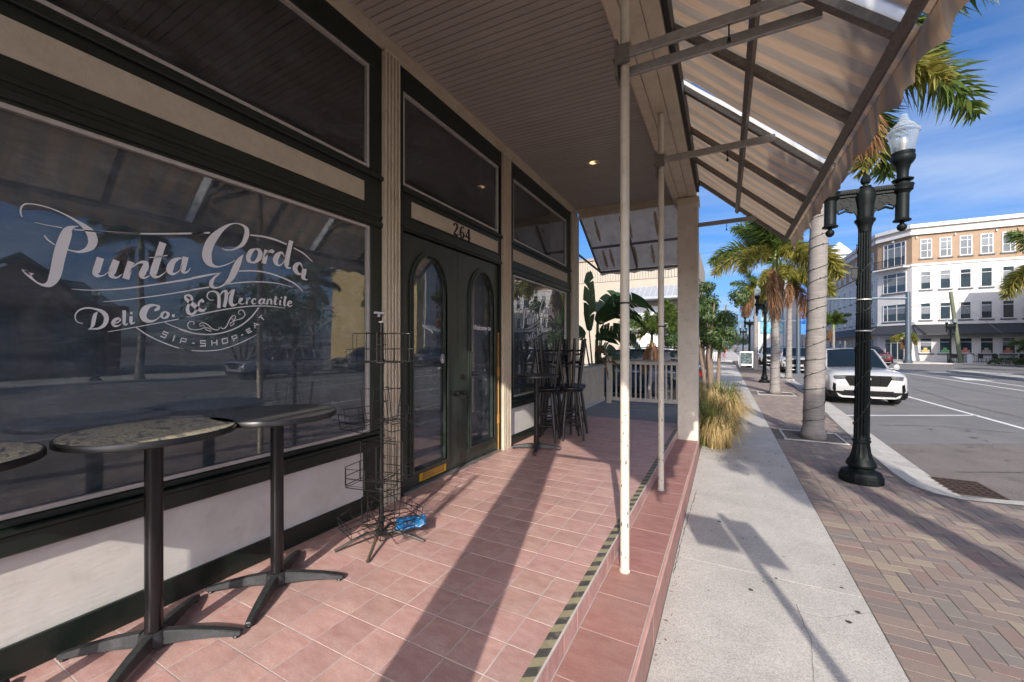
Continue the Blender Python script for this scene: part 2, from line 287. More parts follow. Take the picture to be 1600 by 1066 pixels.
LOGO=[
(1,[5441,19295,5421,19277,5407,19474,5360,19453,5428,19685,5380,19704,5501,19829,5484,19884,5639,19898,5641,19948,5856,19924,5863,19975,6249,19885,6260,19937,6716,19716,6737,19781,7072,19485,7119,19603,7274,19255,7391,19470,7401,18984,7653,19254,7435,18749,7769,18844,7423,18625,7662,18441,7344,18410,7417,18226,7154,18228,7162,18119,6944,18194,6936,18132,6776,18211,6768,18167]),
(1,[7126,19355,7127,19333,6960,19329,6981,19233,6769,19251,6896,19037,6632,19090,6914,18947,6503,18746,6863,18637,6380,18231,6765,18148,6300,17725,6679,17671,6245,17287,6617,17228,6211,17014,6544,16882,6176,16837,6422,16609,6144,16671,6239,16422,6044,16543,6038,16425,5897,16570,5877,16507,5765,16696,5733,16634,5660,16889,5593,16777,5566,17031,5499,16893,5425,17065,5416,17043]),
(1,[5753,16952,5756,16936,5685,16949,5676,16849,5602,17000,5570,16900,5471,17048,5460,17018]),
(1,[6038,18636,6072,18687,6154,18456,6184,18515,6362,18308,6379,18347]),
(1,[5775,19153,5778,19174,6138,19118,6142,19152,6604,19120,6609,19164]),
(1,[6969,19133,6972,19182,7346,19182,7350,19236,7672,19212,7675,19281,8494,19339,8497,19425,9351,19516,9353,19595]),
(1,[7735,18061,7987,18003,7658,17705,7908,17643,7591,17417,7850,17361,7588,17204,7813,17295,7721,17081,7778,17242,7872,17122,7868,17190,8005,17207,7988,17247,8135,17372,8115,17400,8238,17532,8219,17554]),
(1,[8310,18060,8557,17979,8218,17747,8476,17660,8136,17435,8401,17384,8162,17189,8359,17312,8316,17105,8350,17229,8472,17139,8458,17213,8585,17261,8559,17302,8639,17360,8623,17378]),
(1,[8859,18087,9122,18017,8743,17611,9001,17548,8655,17176,8913,17121]),
(1,[8938,17437,8914,17451,9080,17780,9050,17807,9278,17997,9248,18062,9435,18042,9435,18190,9463,17997,9653,18170,9419,17902,9686,17854,9339,17690,9591,17591,9285,17424,9529,17433,9415,17253,9467,17393,9590,17307,9572,17382,9739,17458,9718,17499]),
(1,[10144,19336,10438,19278,10006,18810,10298,18752,9884,18293,10175,18234,9771,17857,10076,17801,9734,17567,10035,17627,9888,17365,9975,17542,10099,17414,10080,17503,10288,17599,10261,17642,10432,17788,10416,17809]),
(0,[9706,18375,9704,18420,9910,18428,9905,18476,10481,18637,10475,18690]),
(1,[11140,18672,11145,18626,10957,18650,10997,18529,10665,18486,10834,18309,10472,18145,10771,18058,10441,17804,10738,17924,10654,17633,10716,17801,10860,17725,10832,17791,11061,17965,11024,17992,11158,18268,11127,18278]),
(1,[11171,18758,11451,18741,11113,18382,11374,18358,11043,18029,11310,18053,11172,17821,11260,17956,11356,17858,11332,17937,11482,18012,11444,18046,11553,18184,11530,18197]),
(1,[6896,16410,6898,16428,7287,16403,7288,16436,7776,16453,7775,16499,8553,16597,8549,16656,9484,16849,9477,16917,10495,17167,10485,17251,11598,17525,11583,17629]),
(1,[11600,17544,11581,17655,12390,17849,12372,17955,13139,18139,13132,18185]),
(1,[7972,15929,7971,15948,8552,16045,8550,16080,9483,16275,9478,16324,10493,16560,10487,16614,11595,16906,11586,16967]),
(1,[11595,16915,11586,16985,12468,17184,12457,17256]),
(1,[13356,17475,13349,17531,14121,17683,14115,17746,15075,17866,15075,17932,16097,17962,16104,18021,16913,17937,16923,17981,17543,17839,17550,17861]),
(1,[7644,19221,7647,19270,8490,19331,8493,19402,9610,19570,9611,19652,10847,19880,10846,19966,12220,20246,12218,20345]),
(1,[11592,20074,11589,20162,12505,20344,12502,20436]),
(1,[14753,20760,14762,20842,15569,20844,15589,20951,16349,20814,16387,20934,17124,20695,17163,20794]),
(1,[17614,20578,17655,20654,18359,20332,18410,20406,19057,19909,19092,19950]),
(1,[13108,19607,13119,19635,13303,19533,13315,19602,13622,19586,13614,19651,13960,19734,13909,19832,14396,20078,14213,20192,14665,20677,14371,20688,14657,21149,14407,21022,14419,21339,14331,21199,14128,21365,14108,21284,13840,21318,13846,21261,13457,21136,13512,21029,13010,20782,13174,20604,12594,20345,12913,20119,12295,19852,12716,19703,12124,19295,12601,19273,12113,18873,12588,19046,12285,18540,12601,18813,12558,18414,12656,18626,12877,18422,12881,18526,13230,18575,13213,18636,13583,18792,13564,18832,13854,19013,13832,19051]),
(1,[14312,19479,14343,19462,13995,19163,14242,19054,13782,18792,14134,18678,13625,18377,13973,18258,13488,17976,13748,17827,13330,17675,13463,17533,13156,17451,13201,17365,12913,17296,12930,17215,12728,17293,12694,17164,12671,17392,12485,17264,12676,17490,12480,17537,12758,17751,12664,17829,12943,17979,12899,18041,13142,18175,13129,18197]),
(1,[14073,18377,14071,18446,14829,18521,14831,18602,15571,18560,15587,18655,16353,18476,16384,18571,17179,18277,17222,18373,17754,18063,17809,18143,18306,17688,18340,17725]),
(1,[15059,20030,15092,19975,14710,19870,14902,19716,14503,19470,14791,19448,14555,19108,14768,19265,14845,19035,14864,19137,15120,19109,15031,19246,15421,19382,15159,19483,15518,19791,15215,19721,15347,20055,15203,19882,15088,20038,15063,19966]),
(1,[15634,20080,15938,20072,15537,19616,15829,19608,15440,19158,15741,19148]),
(1,[15676,19594,15636,19620,15931,19899,15848,19983,16095,19944,16106,20183,16185,19886,16315,20113]),
(1,[16999,19884,16950,19847,16827,20182,16786,20045,16414,20001,16649,19823,16184,19590,16554,19584,16294,19243,16530,19416,16613,19151,16613,19259,16891,19390,16834,19432,17055,19704,17006,19723]),
(1,[17305,21060,17616,21065,17153,20425,17479,20427,17005,19736,17341,19745,16969,19318,17286,19383,17136,19097,17242,19244,17426,19145,17435,19201]),
(1,[18345,19294,18301,19267,18178,19674,18103,19558,17773,19589,17968,19398,17558,19215,17912,19258,17727,18878,17955,19075,18064,18778,18096,18937,18332,18944,18314,18995]),
(1,[18292,19302,18626,19306,18209,18888,18562,18901,18237,18564,18496,18708,18559,18495,18581,18576,18731,18588,18720,18619]),
(1,[7263,14875,7259,14846,7111,14917,7096,14885,7030,15087,6995,15073,7056,15289,7021,15316,7192,15469,7172,15527,7421,15559,7420,15626,7684,15517,7701,15607,7880,15387,7950,15536,7973,15206,8129,15312,7979,15050,8146,15006,7926,14850,8017,14734,7792,14696,7815,14606,7635,14652,7640,14584,7433,14603,7435,14573]),
(1,[7751,15442,7772,15419,7623,15324,7735,15259,7563,15061,7702,15023,7539,14841,7654,14786,7510,14686,7547,14633,7430,14598,7438,14578]),
(1,[8323,14857,8308,14915,8503,14946,8480,15000,8610,15090,8552,15103,8523,15215,8520,15113,8350,15155,8427,15031,8238,14937,8376,14912,8331,14749,8370,14847,8498,14762,8485,14830,8615,14891,8606,14910]),
(1,[8654,15577,8790,15587,8659,15180,8786,15189,8673,14904,8777,14948,8794,14826,8789,14897,8874,14944,8862,14962]),
(1,[8929,15301,9053,15302,8920,15031,9043,15047,8984,14891,9029,14989,9094,14939,9074,14989,9152,15033,9141,15047]),
(0,[8951,15399,8951,15520,9044,15406,9044,15527]),
(1,[9942,15621,9907,15690,10129,15714,10024,15848,10157,15927,10063,15835,9978,15987,9971,15911,9717,15983,9766,15824,9443,15807,9649,15610,9308,15436,9603,15433,9438,15093,9601,15291,9698,15017,9719,15173,9919,15088,9896,15174,10091,15245,10061,15289,10186,15414,10170,15429]),
(1,[10370,15680,10400,15635,10214,15575,10314,15492,10171,15354,10288,15410,10331,15249,10335,15317,10517,15325,10428,15428,10585,15562,10466,15499,10400,15682,10370,15633]),
(0,[10685,15369,10685,15524,10810,15377,10810,15533]),
(1,[8130,14482,8126,14512,9165,14745,9160,14785,10147,15016,10141,15061,11595,15430,11586,15486]),
(1,[10997,15252,10986,15306,12144,15627,12133,15689,13401,15989,13391,16054,14544,16245,14538,16314,15275,16348,15275,16410,16045,16394,16050,16447,17029,16374,17032,16401]),
(1,[10362,15043,10373,15075,10840,14815,10852,14856,11583,14536,11598,14587]),
(1,[10985,14707,10998,14757,11548,14523,11557,14580,12340,14441,12340,14506,13186,14565,13171,14634,14089,14961,14054,15028,14808,15577,14755,15632,15298,16259,15251,16294]),
(1,[9166,14734,9190,14782,9632,14346,9654,14397,10307,13955,10325,14011,11022,13654,11034,13709,11587,13541,11594,13593]),
(1,[10987,13678,10996,13729,11550,13543,11554,13592,12341,13498,12339,13549,13184,13598,13173,13649,14080,13939,14063,13985,14790,14301,14773,14337,15155,14547,15145,14564]),
(1,[12309,16016,12331,15990,12166,15922,12192,15767,11986,15983,11894,15796,11691,16267,11567,16072,11408,16444,11302,16306,11332,16534,11228,16537,11384,16587,11378,16684,11510,16531,11594,16644,11535,16425,11669,16402,11417,16179,11520,16130,11308,15879,11478,15882,11378,15588,11514,15720,11598,15531,11583,15654,11815,15686,11713,15775,11955,16037,11847,16080,12015,16286,11929,16344,12091,16322,12107,16515,12132,16265,12226,16360]),
(1,[12711,16522,12711,16485,12512,16504,12495,16461,12388,16663,12333,16643,12442,16871,12401,16911,12629,16962,12626,17036,12804,16905,12870,17021,12874,16751,13037,16825,12887,16473,13066,16494,12875,16053,13053,16061]),
(1,[13042,16787,13014,16805,13205,17016,13152,17085,13263,17024,13398,17162,13276,16802,13473,16819,13228,16432,13408,16411,13172,16144,13341,16115]),
(1,[13432,16828,13405,16850,13637,17094,13598,17142,13806,17209,13835,17251,13634,17070,13800,17015,13531,16753,13751,16733,13508,16419,13728,16482,13675,16195,13758,16386,13909,16300,13886,16361,14010,16430,13995,16447]),
(1,[14060,16439,14037,16467,14264,16605,14204,16661,14332,16777,14277,16732,14133,16757,14214,16685,14033,16472,14157,16520,14253,16368,14262,16438,14427,16464,14418,16492]),
(1,[14532,16810,14645,16799,14456,16419,14578,16405]),
(1,[14556,16603,14526,16625,14708,16778,14662,16850,14758,16749,14786,16827]),
(1,[15126,16802,15075,16710,14964,16851,14990,16788,14797,16635,14932,16627,14909,16432,14946,16518,15119,16514,15111,16553]),
(1,[15586,16878,15593,16838,15365,16842,15437,16762,15240,16573,15370,16601,15447,16478,15426,16545,15570,16678,15537,16699]),
(1,[15569,16895,15692,16891,15534,16571,15644,16606,15699,16527,15716,16567]),
(1,[15802,16890,15925,16882,15740,16519,15863,16509]),
(1,[15850,16727,15825,16757,16005,16843,16005,16937,16028,16748,16152,16787,16033,16553,16115,16610,16198,16587,16195,16619]),
(1,[16321,17121,16470,17112,16250,16708,16400,16713,16333,16527,16381,16603,16493,16605,16482,16634]),
(0,[16261,16917,16260,16959,16559,16958,16558,17001]),
(1,[16641,16900,16773,16896,16610,16563,16716,16601,16795,16578,16795,16610]),
(0,[16729,17008,16729,17116,16818,17017,16818,17125]),
(1,[16987,17194,17131,17185,16890,16662,17036,16665,16995,16501,17020,16563,17140,16603,17125,16625]),
(1,[17296,16674,17277,16713,17511,16767,17443,16821,17473,16918,17445,16854,17258,16886,17349,16811,17156,16614,17291,16652,17370,16493,17376,16559,17554,16623,17539,16646]),
(1,[11702,15003,11671,15008,11721,15157,11691,15126,11547,15208,11557,15166,11390,15044,11433,15030,11440,14797,11474,14835,11665,14703,11669,14748,12023,14751,12015,14790,12235,14879,12203,14906,12183,15028,12174,14983,12025,14961,12013,14917,12004,15053,11971,15077,12137,15118,12141,15164,12368,15014,12394,15062,12616,14791,12639,14842,12882,14732,12876,14779,13031,14883,12999,14893,12925,14926,12918,14899]),
(1,[13061,14928,13080,14948,13126,14838,13145,14881,13255,14824,13232,14875,13419,14999,13374,15028,13596,15418,13551,15446,13761,15640,13744,15683,13866,15591,13911,15604,13794,15417,13819,15378,13688,15437,13655,15420,13763,15521,13742,15539]),
(1,[13829,15417,13857,15381,13577,15180,13614,15155,13615,15000,13620,15048,13807,15140,13770,15166,13831,15334,13810,15365,14269,15501,14246,15543,14455,15756,14399,15758,14321,16046,14288,15995,14080,15998,14109,15962,14046,15786,14079,15805,14184,15750,14192,15779]),
(1,[12214,14875,12224,14910,12493,14782,12514,14823,12544,14695,12563,14654,12369,14735,12352,14693,12229,14861,12208,14832]),
(0,[10536,14517,10515,14457,10315,14624,10316,14560,10243,14451,10285,14491,10433,14352,10477,14387,10383,14272,10387,14208,10187,14363,10169,14304]),
(0,[10785,14388,10836,14368,10695,14070,10746,14049]),
(0,[11073,13957,11020,13977,11134,14211,11107,14268,11343,14153,11382,14202,11299,14067,11313,14003,11089,14122,11077,14058]),
(0,[11608,13939,11611,14002,11743,13931,11746,13994]),
(0,[12300,14150,12300,14076,12007,14143,12032,14076,12004,13941,12034,14005,12264,13919,12295,13984,12267,13848,12292,13780,11999,13850,11999,13777]),
(0,[12561,14138,12628,14142,12574,13836,12640,13839]),
(0,[12824,14173,12892,14180,12845,13858,12913,13864]),
(0,[12601,13954,12596,14019,12873,13984,12868,14049]),
(0,[13142,14181,13128,14255,13401,14256,13436,14323,13421,14044,13477,13998,13196,13976,13161,13910,13169,14225,13101,14211]),
(0,[13839,14125,13775,14088,13706,14371,13637,14392,13904,14436,13919,14513,13951,14344,14008,14295,13724,14274,13745,14200]),
(0,[14226,14427,14196,14487,14343,14494,14313,14555]),
(0,[14715,14969,14751,14905,14460,14799,14527,14777,14621,14580,14633,14655,14870,14706,14838,14773]),
(0,[14579,14672,14551,14729,14786,14789,14757,14847]),
(0,[15085,14959,15017,14941,15008,15236,14965,15288,15283,15130,15307,15199]),
(0,[15042,15059,15010,15103,15181,15167,15149,15211]),
(0,[15298,15590,15251,15640,15501,15788,15453,15839]),
(0,[15351,15687,15401,15741,15574,15473,15625,15528]),
]
# ------------------------------------------------------------------ palette
M_conc = mat('sidewalk_concrete', (0.50, 0.475, 0.44), 0.85, var=0.22, scale=3.2, bump=0.35, bscale=220, col2=(0.40, 0.38, 0.355), dirt=(0.29, 0.275, 0.26), dscale=1.3, damt=0.45, grain=.30, gscale=110, stain=(.24, .225, .205), sscale=.9, samt=.5)
M_kerb = mat('kerb_concrete', (0.46, 0.44, 0.40), 0.85, var=0.25, scale=4, bump=0.3, bscale=150, col2=(0.33, 0.31, 0.28), dirt=(0.13, 0.12, 0.11), dscale=2.2, damt=0.55, grain=.3, gscale=120)
M_asph = mat('asphalt', (0.18, 0.175, 0.17), 0.85, var=0.25, scale=1.1, bump=0.5, bscale=300, col2=(0.135, 0.131, 0.128), dirt=(0.25, 0.24, 0.23), dscale=0.35, damt=0.5, grain=.55, gscale=75, stain=(.10, .097, .095), sscale=.5, samt=.45)
M_asph2 = mat('asphalt_patch', (0.185, 0.16, 0.145), 0.9, var=0.3, scale=1.6, bump=0.6, bscale=240, col2=(0.13, 0.11, 0.10), dirt=(0.05, 0.045, 0.045), dscale=1.3, damt=0.75, grain=.55, gscale=90)
M_paint = mat('road_paint', (0.72, 0.72, 0.70), 0.7, var=0.2, scale=9, dirt=(0.2, 0.2, 0.2), dscale=14, damt=0.55)
M_ground = mat('ground_asphalt', (0.15, 0.145, 0.14), 0.9, var=0.25, scale=0.3)
M_joint = mat('paver_sand', (0.13, 0.115, 0.10), 0.95, var=0.2, bump=0.3)
M_mulch = mat('tree_pit_soil', (0.10, 0.075, 0.06), 0.95, var=0.4, scale=20, bump=1.0, bscale=70)
M_rust = mat('rusty_iron', (0.10, 0.05, 0.03), 0.8, metal=0.4, var=0.4, scale=14, col2=(0.03, 0.025, 0.022))

# herringbone bricks: colour per brick from a ramp
def paver_mat():
    m = mat('paver_brick', (0.3, 0.2, 0.17), 0.88, var=0.3, scale=25, bump=0.5, bscale=160, col2=(0.22, 0.15, 0.13), grain=.35, gscale=200, stain=(.13, .115, .10), sscale=1.1, samt=.55)
    n, l = m.node_tree.nodes, m.node_tree.links
    p = n['Principled BSDF']; base = p.inputs['Base Color'].links[0].from_socket
    geo = n.new('ShaderNodeNewGeometry'); oi = n.new('ShaderNodeObjectInfo')
    a = n.new('ShaderNodeMath'); a.operation = 'ADD'; l.new(geo.outputs['Random Per Island'], a.inputs[0]); l.new(oi.outputs['Random'], a.inputs[1])
    f = n.new('ShaderNodeMath'); f.operation = 'FRACT'; l.new(a.outputs[0], f.inputs[0])
    cr = n.new('ShaderNodeValToRGB'); cr.color_ramp.interpolation = 'CONSTANT'
    cols = [(0, (0.25, 0.203, 0.172)), (0.22, (0.20, 0.175, 0.158)), (0.42, (0.285, 0.24, 0.19)), (0.58, (0.185, 0.167, 0.155)), (0.74, (0.32, 0.28, 0.205)), (0.82, (0.235, 0.17, 0.148)), (0.94, (0.21, 0.20, 0.18))]
    e = cr.color_ramp.elements
    e[0].position = 0; e[0].color = (*cols[0][1], 1); e[1].position = cols[1][0]; e[1].color = (*cols[1][1], 1)
    for pos, c in cols[2:]:
        q = e.new(pos); q.color = (*c, 1)
    l.new(f.outputs[0], cr.inputs[0])
    mx = n.new('ShaderNodeMixRGB'); mx.inputs[0].default_value = 0.72; l.new(base, mx.inputs[1]); l.new(cr.outputs[0], mx.inputs[2])
    l.new(mx.outputs[0], p.inputs['Base Color'])
    return m
M_paver = paver_mat()

def tile_mat(name, c1, c2, c3, rough, isl):
    m = mat(name, c1, rough, var=0.5, scale=9, col2=c2, isl=isl, stretch=(1, 2.6, 1), dirt=c3, dscale=3.5, damt=0.45, grain=.10, gscale=90, stain=(.30, .20, .175), sscale=2.2, samt=.6, rvar=0.12, bump=0.08, bscale=30)
    return m
M_tile = tile_mat('pink_ceramic', (0.52, 0.325, 0.29), (0.39, 0.205, 0.175), (0.60, 0.47, 0.43), 0.42, 0.2)
M_stile = tile_mat('step_ceramic', (0.335, 0.17, 0.148), (0.245, 0.112, 0.098), (0.30, 0.21, 0.185), 0.65, 0.16)
M_grout = mat('tile_grout', (0.58, 0.53, 0.49), 0.9, var=0.3, scale=1.2, col2=(0.20, 0.18, 0.17))

Z_WALK, Z_ROAD, Z_TREAD = -0.36, -0.48, -0.124

# ------------------------------------------------------------------ ground and road
def sheet(name, poly, z, m, parent=None):
    mb = MB(); mb.add([(x, y, z) for x, y in poly], [tuple(range(len(poly)))])
    return mb.build(name, m, parent)
structure(sheet('ground', [(-900, -900), (900, -900), (900, 900), (-900, 900)], -0.50, M_ground))
structure(sheet('road', [(1.6, -80), (21.2, -80), (21.2, 400), (1.6, 400)], Z_ROAD, M_asph))
structure(sheet('cross_street', [(-120, 43), (1.6, 43), (1.6, 55), (-120, 55)], Z_ROAD - 0.004, M_asph))
structure(sheet('cross_street_far_side', [(21.2, 40), (140, 40), (140, 57), (21.2, 57)], Z_ROAD - 0.004, M_asph))
structure(sheet('asphalt_repair', [(2.35, 6.4), (9.5, 6.4), (9.5, 13.2), (5.1, 11.4), (2.6, 10.05)], Z_ROAD + 0.004, M_asph2))
rp = Z_ROAD + 0.008
def strip(a, b, w):
    a, b = Vector((*a, 0)), Vector((*b, 0)); s = (b - a).cross(Vector((0, 0, 1))).normalized() * w / 2
    return [(p.x, p.y) for p in (a + s, b + s, b - s, a - s)]
def marking(label, polys):
    mb = MB()
    for pl in polys: mb.add([(x, y, rp) for x, y in pl], [tuple(range(len(pl)))])
    return structure(mb.build('road_marking', M_paint))
marking('', [strip((5.93, -5), (5.93, 22), 0.12)])
marking('', [strip((2.85, 13.7), (5.93, 15.35), 0.12)])
marking('', [strip((2.95, 22.4), (5.93, 23.3), 0.12), strip((5.93, 23), (5.93, 38), 0.12)])
marking('', [strip((10.95, 9), (10.95, 40), 0.14)])
marking('', [strip((14.2, 12), (14.2, 36), 0.12)])
marking('', [[(12.1, 26), (12.25, 26), (12.25, 31), (12.75, 31), (12.17, 34.5), (11.6, 31), (12.1, 31)]])
marking('', [strip((3.2, 39.5), (17, 39.5), 0.4)])
# ------------------------------------------------------------------ kerb, sidewalk, paving
kin = [(2.9, 400), (2.9, 40), (2.84, 30), (2.70, 22), (2.55, 17.5), (2.40, 14.3), (2.21, 11.2), (2.09, 8.6), (2.04, 7.4), (2.06, 6.85), (2.17, 6.55), (2.4, 6.42), (2.9, 6.5), (3.6, 6.68), (4.6, 6.6), (5.4, 6.1), (5.8, 5.0), (5.9, 3.0), (5.9, -4), (5.9, -80)]
def offset(path, d):
    out = []
    for i, p in enumerate(path):
        a, b = Vector(path[max(i - 1, 0)]), Vector(path[min(i + 1, len(path) - 1)])
        t = (b - a).normalized(); nrm = Vector((-t.y, t.x)); out.append((p[0] + nrm.x * d, p[1] + nrm.y * d))
    return out
kmid, kout = offset(kin, 0.16), offset(kin, 0.52)
mb = MB()
for A, B, za, zb in ((kin, kmid, Z_WALK + 0.002, Z_WALK - 0.006), (kmid, offset(kin, 0.19), Z_WALK - 0.006, Z_ROAD + 0.035), (offset(kin, 0.19), kout, Z_ROAD + 0.035, Z_ROAD + 0.012), (kout, offset(kin, 0.525), Z_ROAD + 0.012, Z_ROAD - 0.03)):
    n = len(A); mb.add([(x, y, za) for x, y in A] + [(x, y, zb) for x, y in B], [(i, i + 1, n + i + 1, n + i) for i in range(n - 1)])
structure(mb.build('kerb', M_kerb))
# sidewalk: concrete slabs with tooled joints
walk = thing('sidewalk', None, None, (0, 0, 0)); walk['kind'] = 'structure'
ys = [-8, -5.9, -4.3, -2.75, -1.2, 0.4, 2.0, 3.6, 5.2, 6.8, 8.4, 10, 11.6, 13.2, 14.8, 16.4, 18, 19.6, 21.2, 22.8, 24.4, 26, 27.6, 29.2, 31.5, 34, 37, 42.8]
for i in range(len(ys) - 1):
    w0 = -0.36 if ys[i] < 8 else (-0.15 if ys[i] < 20 else -2.2)
    nx, ny = 8, max(2, int((ys[i + 1] - ys[i]) / 0.2))
    b = MB(); b.cbox(w0, 0.845, ys[i] + 0.0017, ys[i + 1] - 0.0017, Z_WALK - 0.1, Z_WALK + random.uniform(-0.0006, 0.0006), 0.0003)
    b.build('slab', M_conc, walk)
MB().box(-2.3, 0.85, -80, 43, -0.49, Z_WALK - 0.0025).build('slab_bed', mat('walk_joint', (0.13, 0.12, 0.11), 0.95), walk)
MB().box(-40, 2.35, 55, 400, -0.49, Z_WALK).build('sidewalk_beyond', M_conc, walk)
MB().box(21.2, 26, -80, 40, -0.49, Z_WALK).build('sidewalk_opposite', M_conc, walk)
MB().box(16, 60, 57.5, 64, -0.49, Z_WALK).build('sidewalk_corner', M_conc, walk)
# hairline cracks and old chewing gum on the concrete
def crack(pts, w, z):
    b = MB(); Q = []
    for i in range(len(pts) - 1):
        a, c = Vector(pts[i]), Vector(pts[i + 1]); k = max(2, int((c - a).length / 0.05))
        for j in range(k): Q.append(a.lerp(c, j / k) + Vector((random.uniform(-.005, .005), random.uniform(-.005, .005))))
    Q.append(Vector(pts[-1]))
    for i in range(len(Q) - 1):
        s = (Q[i + 1] - Q[i]); s = Vector((-s.y, s.x)).normalized() * w * random.uniform(.4, 1.1)
        b.add([(Q[i].x - s.x, Q[i].y - s.y, z), (Q[i].x + s.x, Q[i].y + s.y, z), (Q[i + 1].x + s.x, Q[i + 1].y + s.y, z), (Q[i + 1].x - s.x, Q[i + 1].y - s.y, z)], [(0, 1, 2, 3)])
    return b
M_crack = mat('crack_dark', (0.11, 0.1, 0.09), 0.95)
cr = crack([(0.84, 3.42), (0.55, 3.2), (0.35, 3.22)], 0.0015, Z_WALK + 0.003); crack_o = cr.build('crack', M_crack, walk)
crack([(0.42, 3.3), (0.45, 2.9), (0.4, 2.5), (0.34, 1.9)], 0.0016, Z_WALK + 0.003).build('crack', M_crack, walk)
crack([(-0.3, 5.35), (-0.33, 4.6), (-0.345, 3.9), (-0.35, 3.3)], 0.004, Z_WALK + 0.003).build('crack', M_crack, walk)
M_gum = mat('old_gum', (0.055, 0.05, 0.05), 0.9)
gb = MB()
for k in range(26):
    x, y = random.uniform(-.25, .8), random.uniform(1.8, 9); r = random.uniform(.006, .016)
    gb.add([(x + r * math.cos(t) * random.uniform(.8, 1.2), y + r * math.sin(t) * random.uniform(.8, 1.2), Z_WALK + 0.005) for t in [i * PI / 4 for i in range(8)]], [tuple(range(8))])
tag(gb.build('gum_spots', M_gum, walk), kind='stuff')
# brick paving, herringbone with a header course along the sidewalk
pave = thing('brick_paving', None, None, (0, 0, 0)); pave['kind'] = 'structure'
bed = [(0.846, 400)] + kin + [(0.846, -80)]
sheet('paving_bed', bed, Z_WALK - 0.0032, M_joint, pave)
def inside(x, y):
    c = False; n = len(bed)
    for i in range(n):
        x1, y1 = bed[i]; x2, y2 = bed[(i + 1) % n]
        if (y1 > y) != (y2 > y) and x < (x2 - x1) * (y - y1) / (y2 - y1) + x1: c = not c
    return c
pits = [(0.98, 1.95, 9.05, 10.1), (1.05, 2.2, 17.0, 18.2), (2.2, 3.2, 25.4, 26.6)]
def free(x0, x1, y0, y1):
    if not all(inside(x, y) for x in (x0, x1) for y in (y0, y1)): return False
    return not any(x1 > a and x0 < b and y1 > c and y0 < d for a, b, c, d in pits)
bricks = []
for j in range(-30, 330):
    y = j * 0.104
    bricks.append((0.85, 1.0565, y, y + 0.104))
gx0 = 1.057
B = 0.1035
for j in range(-30, 300):
    for mcol in range(-90, 30):
        i = j + 4 * mcol
        for (ii, jj, w, d) in ((i, j, 2, 1), (i + 3, j, 1, 2)):
            x0, y0 = gx0 + ii * B, jj * B
            if x0 < gx0 - B * 1.01 or x0 > 6: continue
            bricks.append((max(x0, gx0), x0 + w * B, y0, y0 + d * B))
bricks = [b for b in bricks if b[3] > 1.0 and b[2] < 30 and b[1] - b[0] > .05 and free(*b) and (b[0] - 0) < 1.2 + b[2] * 0.62]
def dist(b): return (b[0] + b[1]) ** 2 / 4 + (b[2] + b[3]) ** 2 / 4 + 2
bricks.sort(key=lambda b: dist(b) + (100 if b[2] < 2.2 - 0.3 * b[0] else 0))
g = 0.0028
bm_cache = {}
for k, (x0, x1, y0, y1) in enumerate(bricks[:300]):
    key = (round(x1 - x0, 3), round(y1 - y0, 3))
    if key not in bm_cache:
        bm_cache[key] = MB().cbox(-key[0] / 2 + g, key[0] / 2 - g, -key[1] / 2 + g, key[1] / 2 - g, -0.03, 0.0, 0.0007).mesh('brick', M_paver)
    o = place(bm_cache[key], 'brick', pave, ((x0 + x1) / 2, (y0 + y1) / 2, Z_WALK + random.uniform(-.0015, .001)), (random.uniform(-.004, .004), random.uniform(-.004, .004), random.uniform(-.008, .008)))
rest = MB()
for x0, x1, y0, y1 in bricks[300:]: rest.cbox(x0 + g, x1 - g, y0 + g, y1 - g, Z_WALK - 0.03, Z_WALK + random.uniform(-.002, .001), 0.0007)
tag(rest.build('brick_field', M_paver, pave), kind='stuff')
for a, b, c, d in pits:
    fr = MB(); w = 0.05
    for q in ((a, b, c, c + w), (a, b, d - w, d), (a, a + w, c + w, d - w), (b - w, b, c + w, d - w)): fr.cbox(*q, Z_WALK - .05, Z_WALK + .012, .006)
    fr.build('pit_frame', M_kerb, pave)
    s = MB(); nx = ny = 10; idx = {}
    for i in range(nx + 1):
        for j in range(ny + 1): s.v.append((a + w + (b - a - 2 * w) * i / nx, c + w + (d - c - 2 * w) * j / ny, Z_WALK - .012 + random.uniform(-.008, .012)))
    s.f = [(i * (ny + 1) + j, (i + 1) * (ny + 1) + j, (i + 1) * (ny + 1) + j + 1, i * (ny + 1) + j + 1) for i in range(nx) for j in range(ny)]
    s.build('pit_soil', M_mulch, pave)
# leaf litter caught along the kerb, the tree pits and the step; tar-sealed cracks and oil drips on the road
M_litter = mat('dry_leaf_litter', (.20, .12, .06), .9, var=.4, isl=.6)
lt = MB(); rl = random.Random(21)
def scrap(x, y, z, s):
    a = rl.uniform(0, 6.28); c, q = math.cos(a) * s, math.sin(a) * s; k = rl.uniform(.25, .5); h = rl.uniform(.001, .006)
    lt.add([(x - c, y - q, z + .001), (x + q * k, y - c * k, z + h), (x + c, y + q, z + .002 + h), (x - q * k, y + c * k, z + h * .5)], [(0, 1, 2, 3)])
for i in range(150):
    k = rl.uniform(3, 10.5); j = int(k); f = k - j; scrap(kin[j][0] + (kin[j + 1][0] - kin[j][0]) * f - abs(rl.gauss(0, .10)) - .02, kin[j][1] + (kin[j + 1][1] - kin[j][1]) * f, Z_WALK + .002, rl.uniform(.006, .022))
for a, b, c, d in pits[:2]:
    for i in range(70): scrap(rl.uniform(a + .06, b - .06), rl.uniform(c + .06, d - .06), Z_WALK + .004, rl.uniform(.01, .03))
for i in range(90): scrap(1.55 + rl.gauss(0, .26), 6.65 + rl.gauss(0, .26), Z_WALK + .002, rl.uniform(.005, .014))
for i in range(120): scrap(-.345 + abs(rl.gauss(0, .05)), rl.uniform(1.6, 7), Z_WALK + .002, rl.uniform(.004, .012))
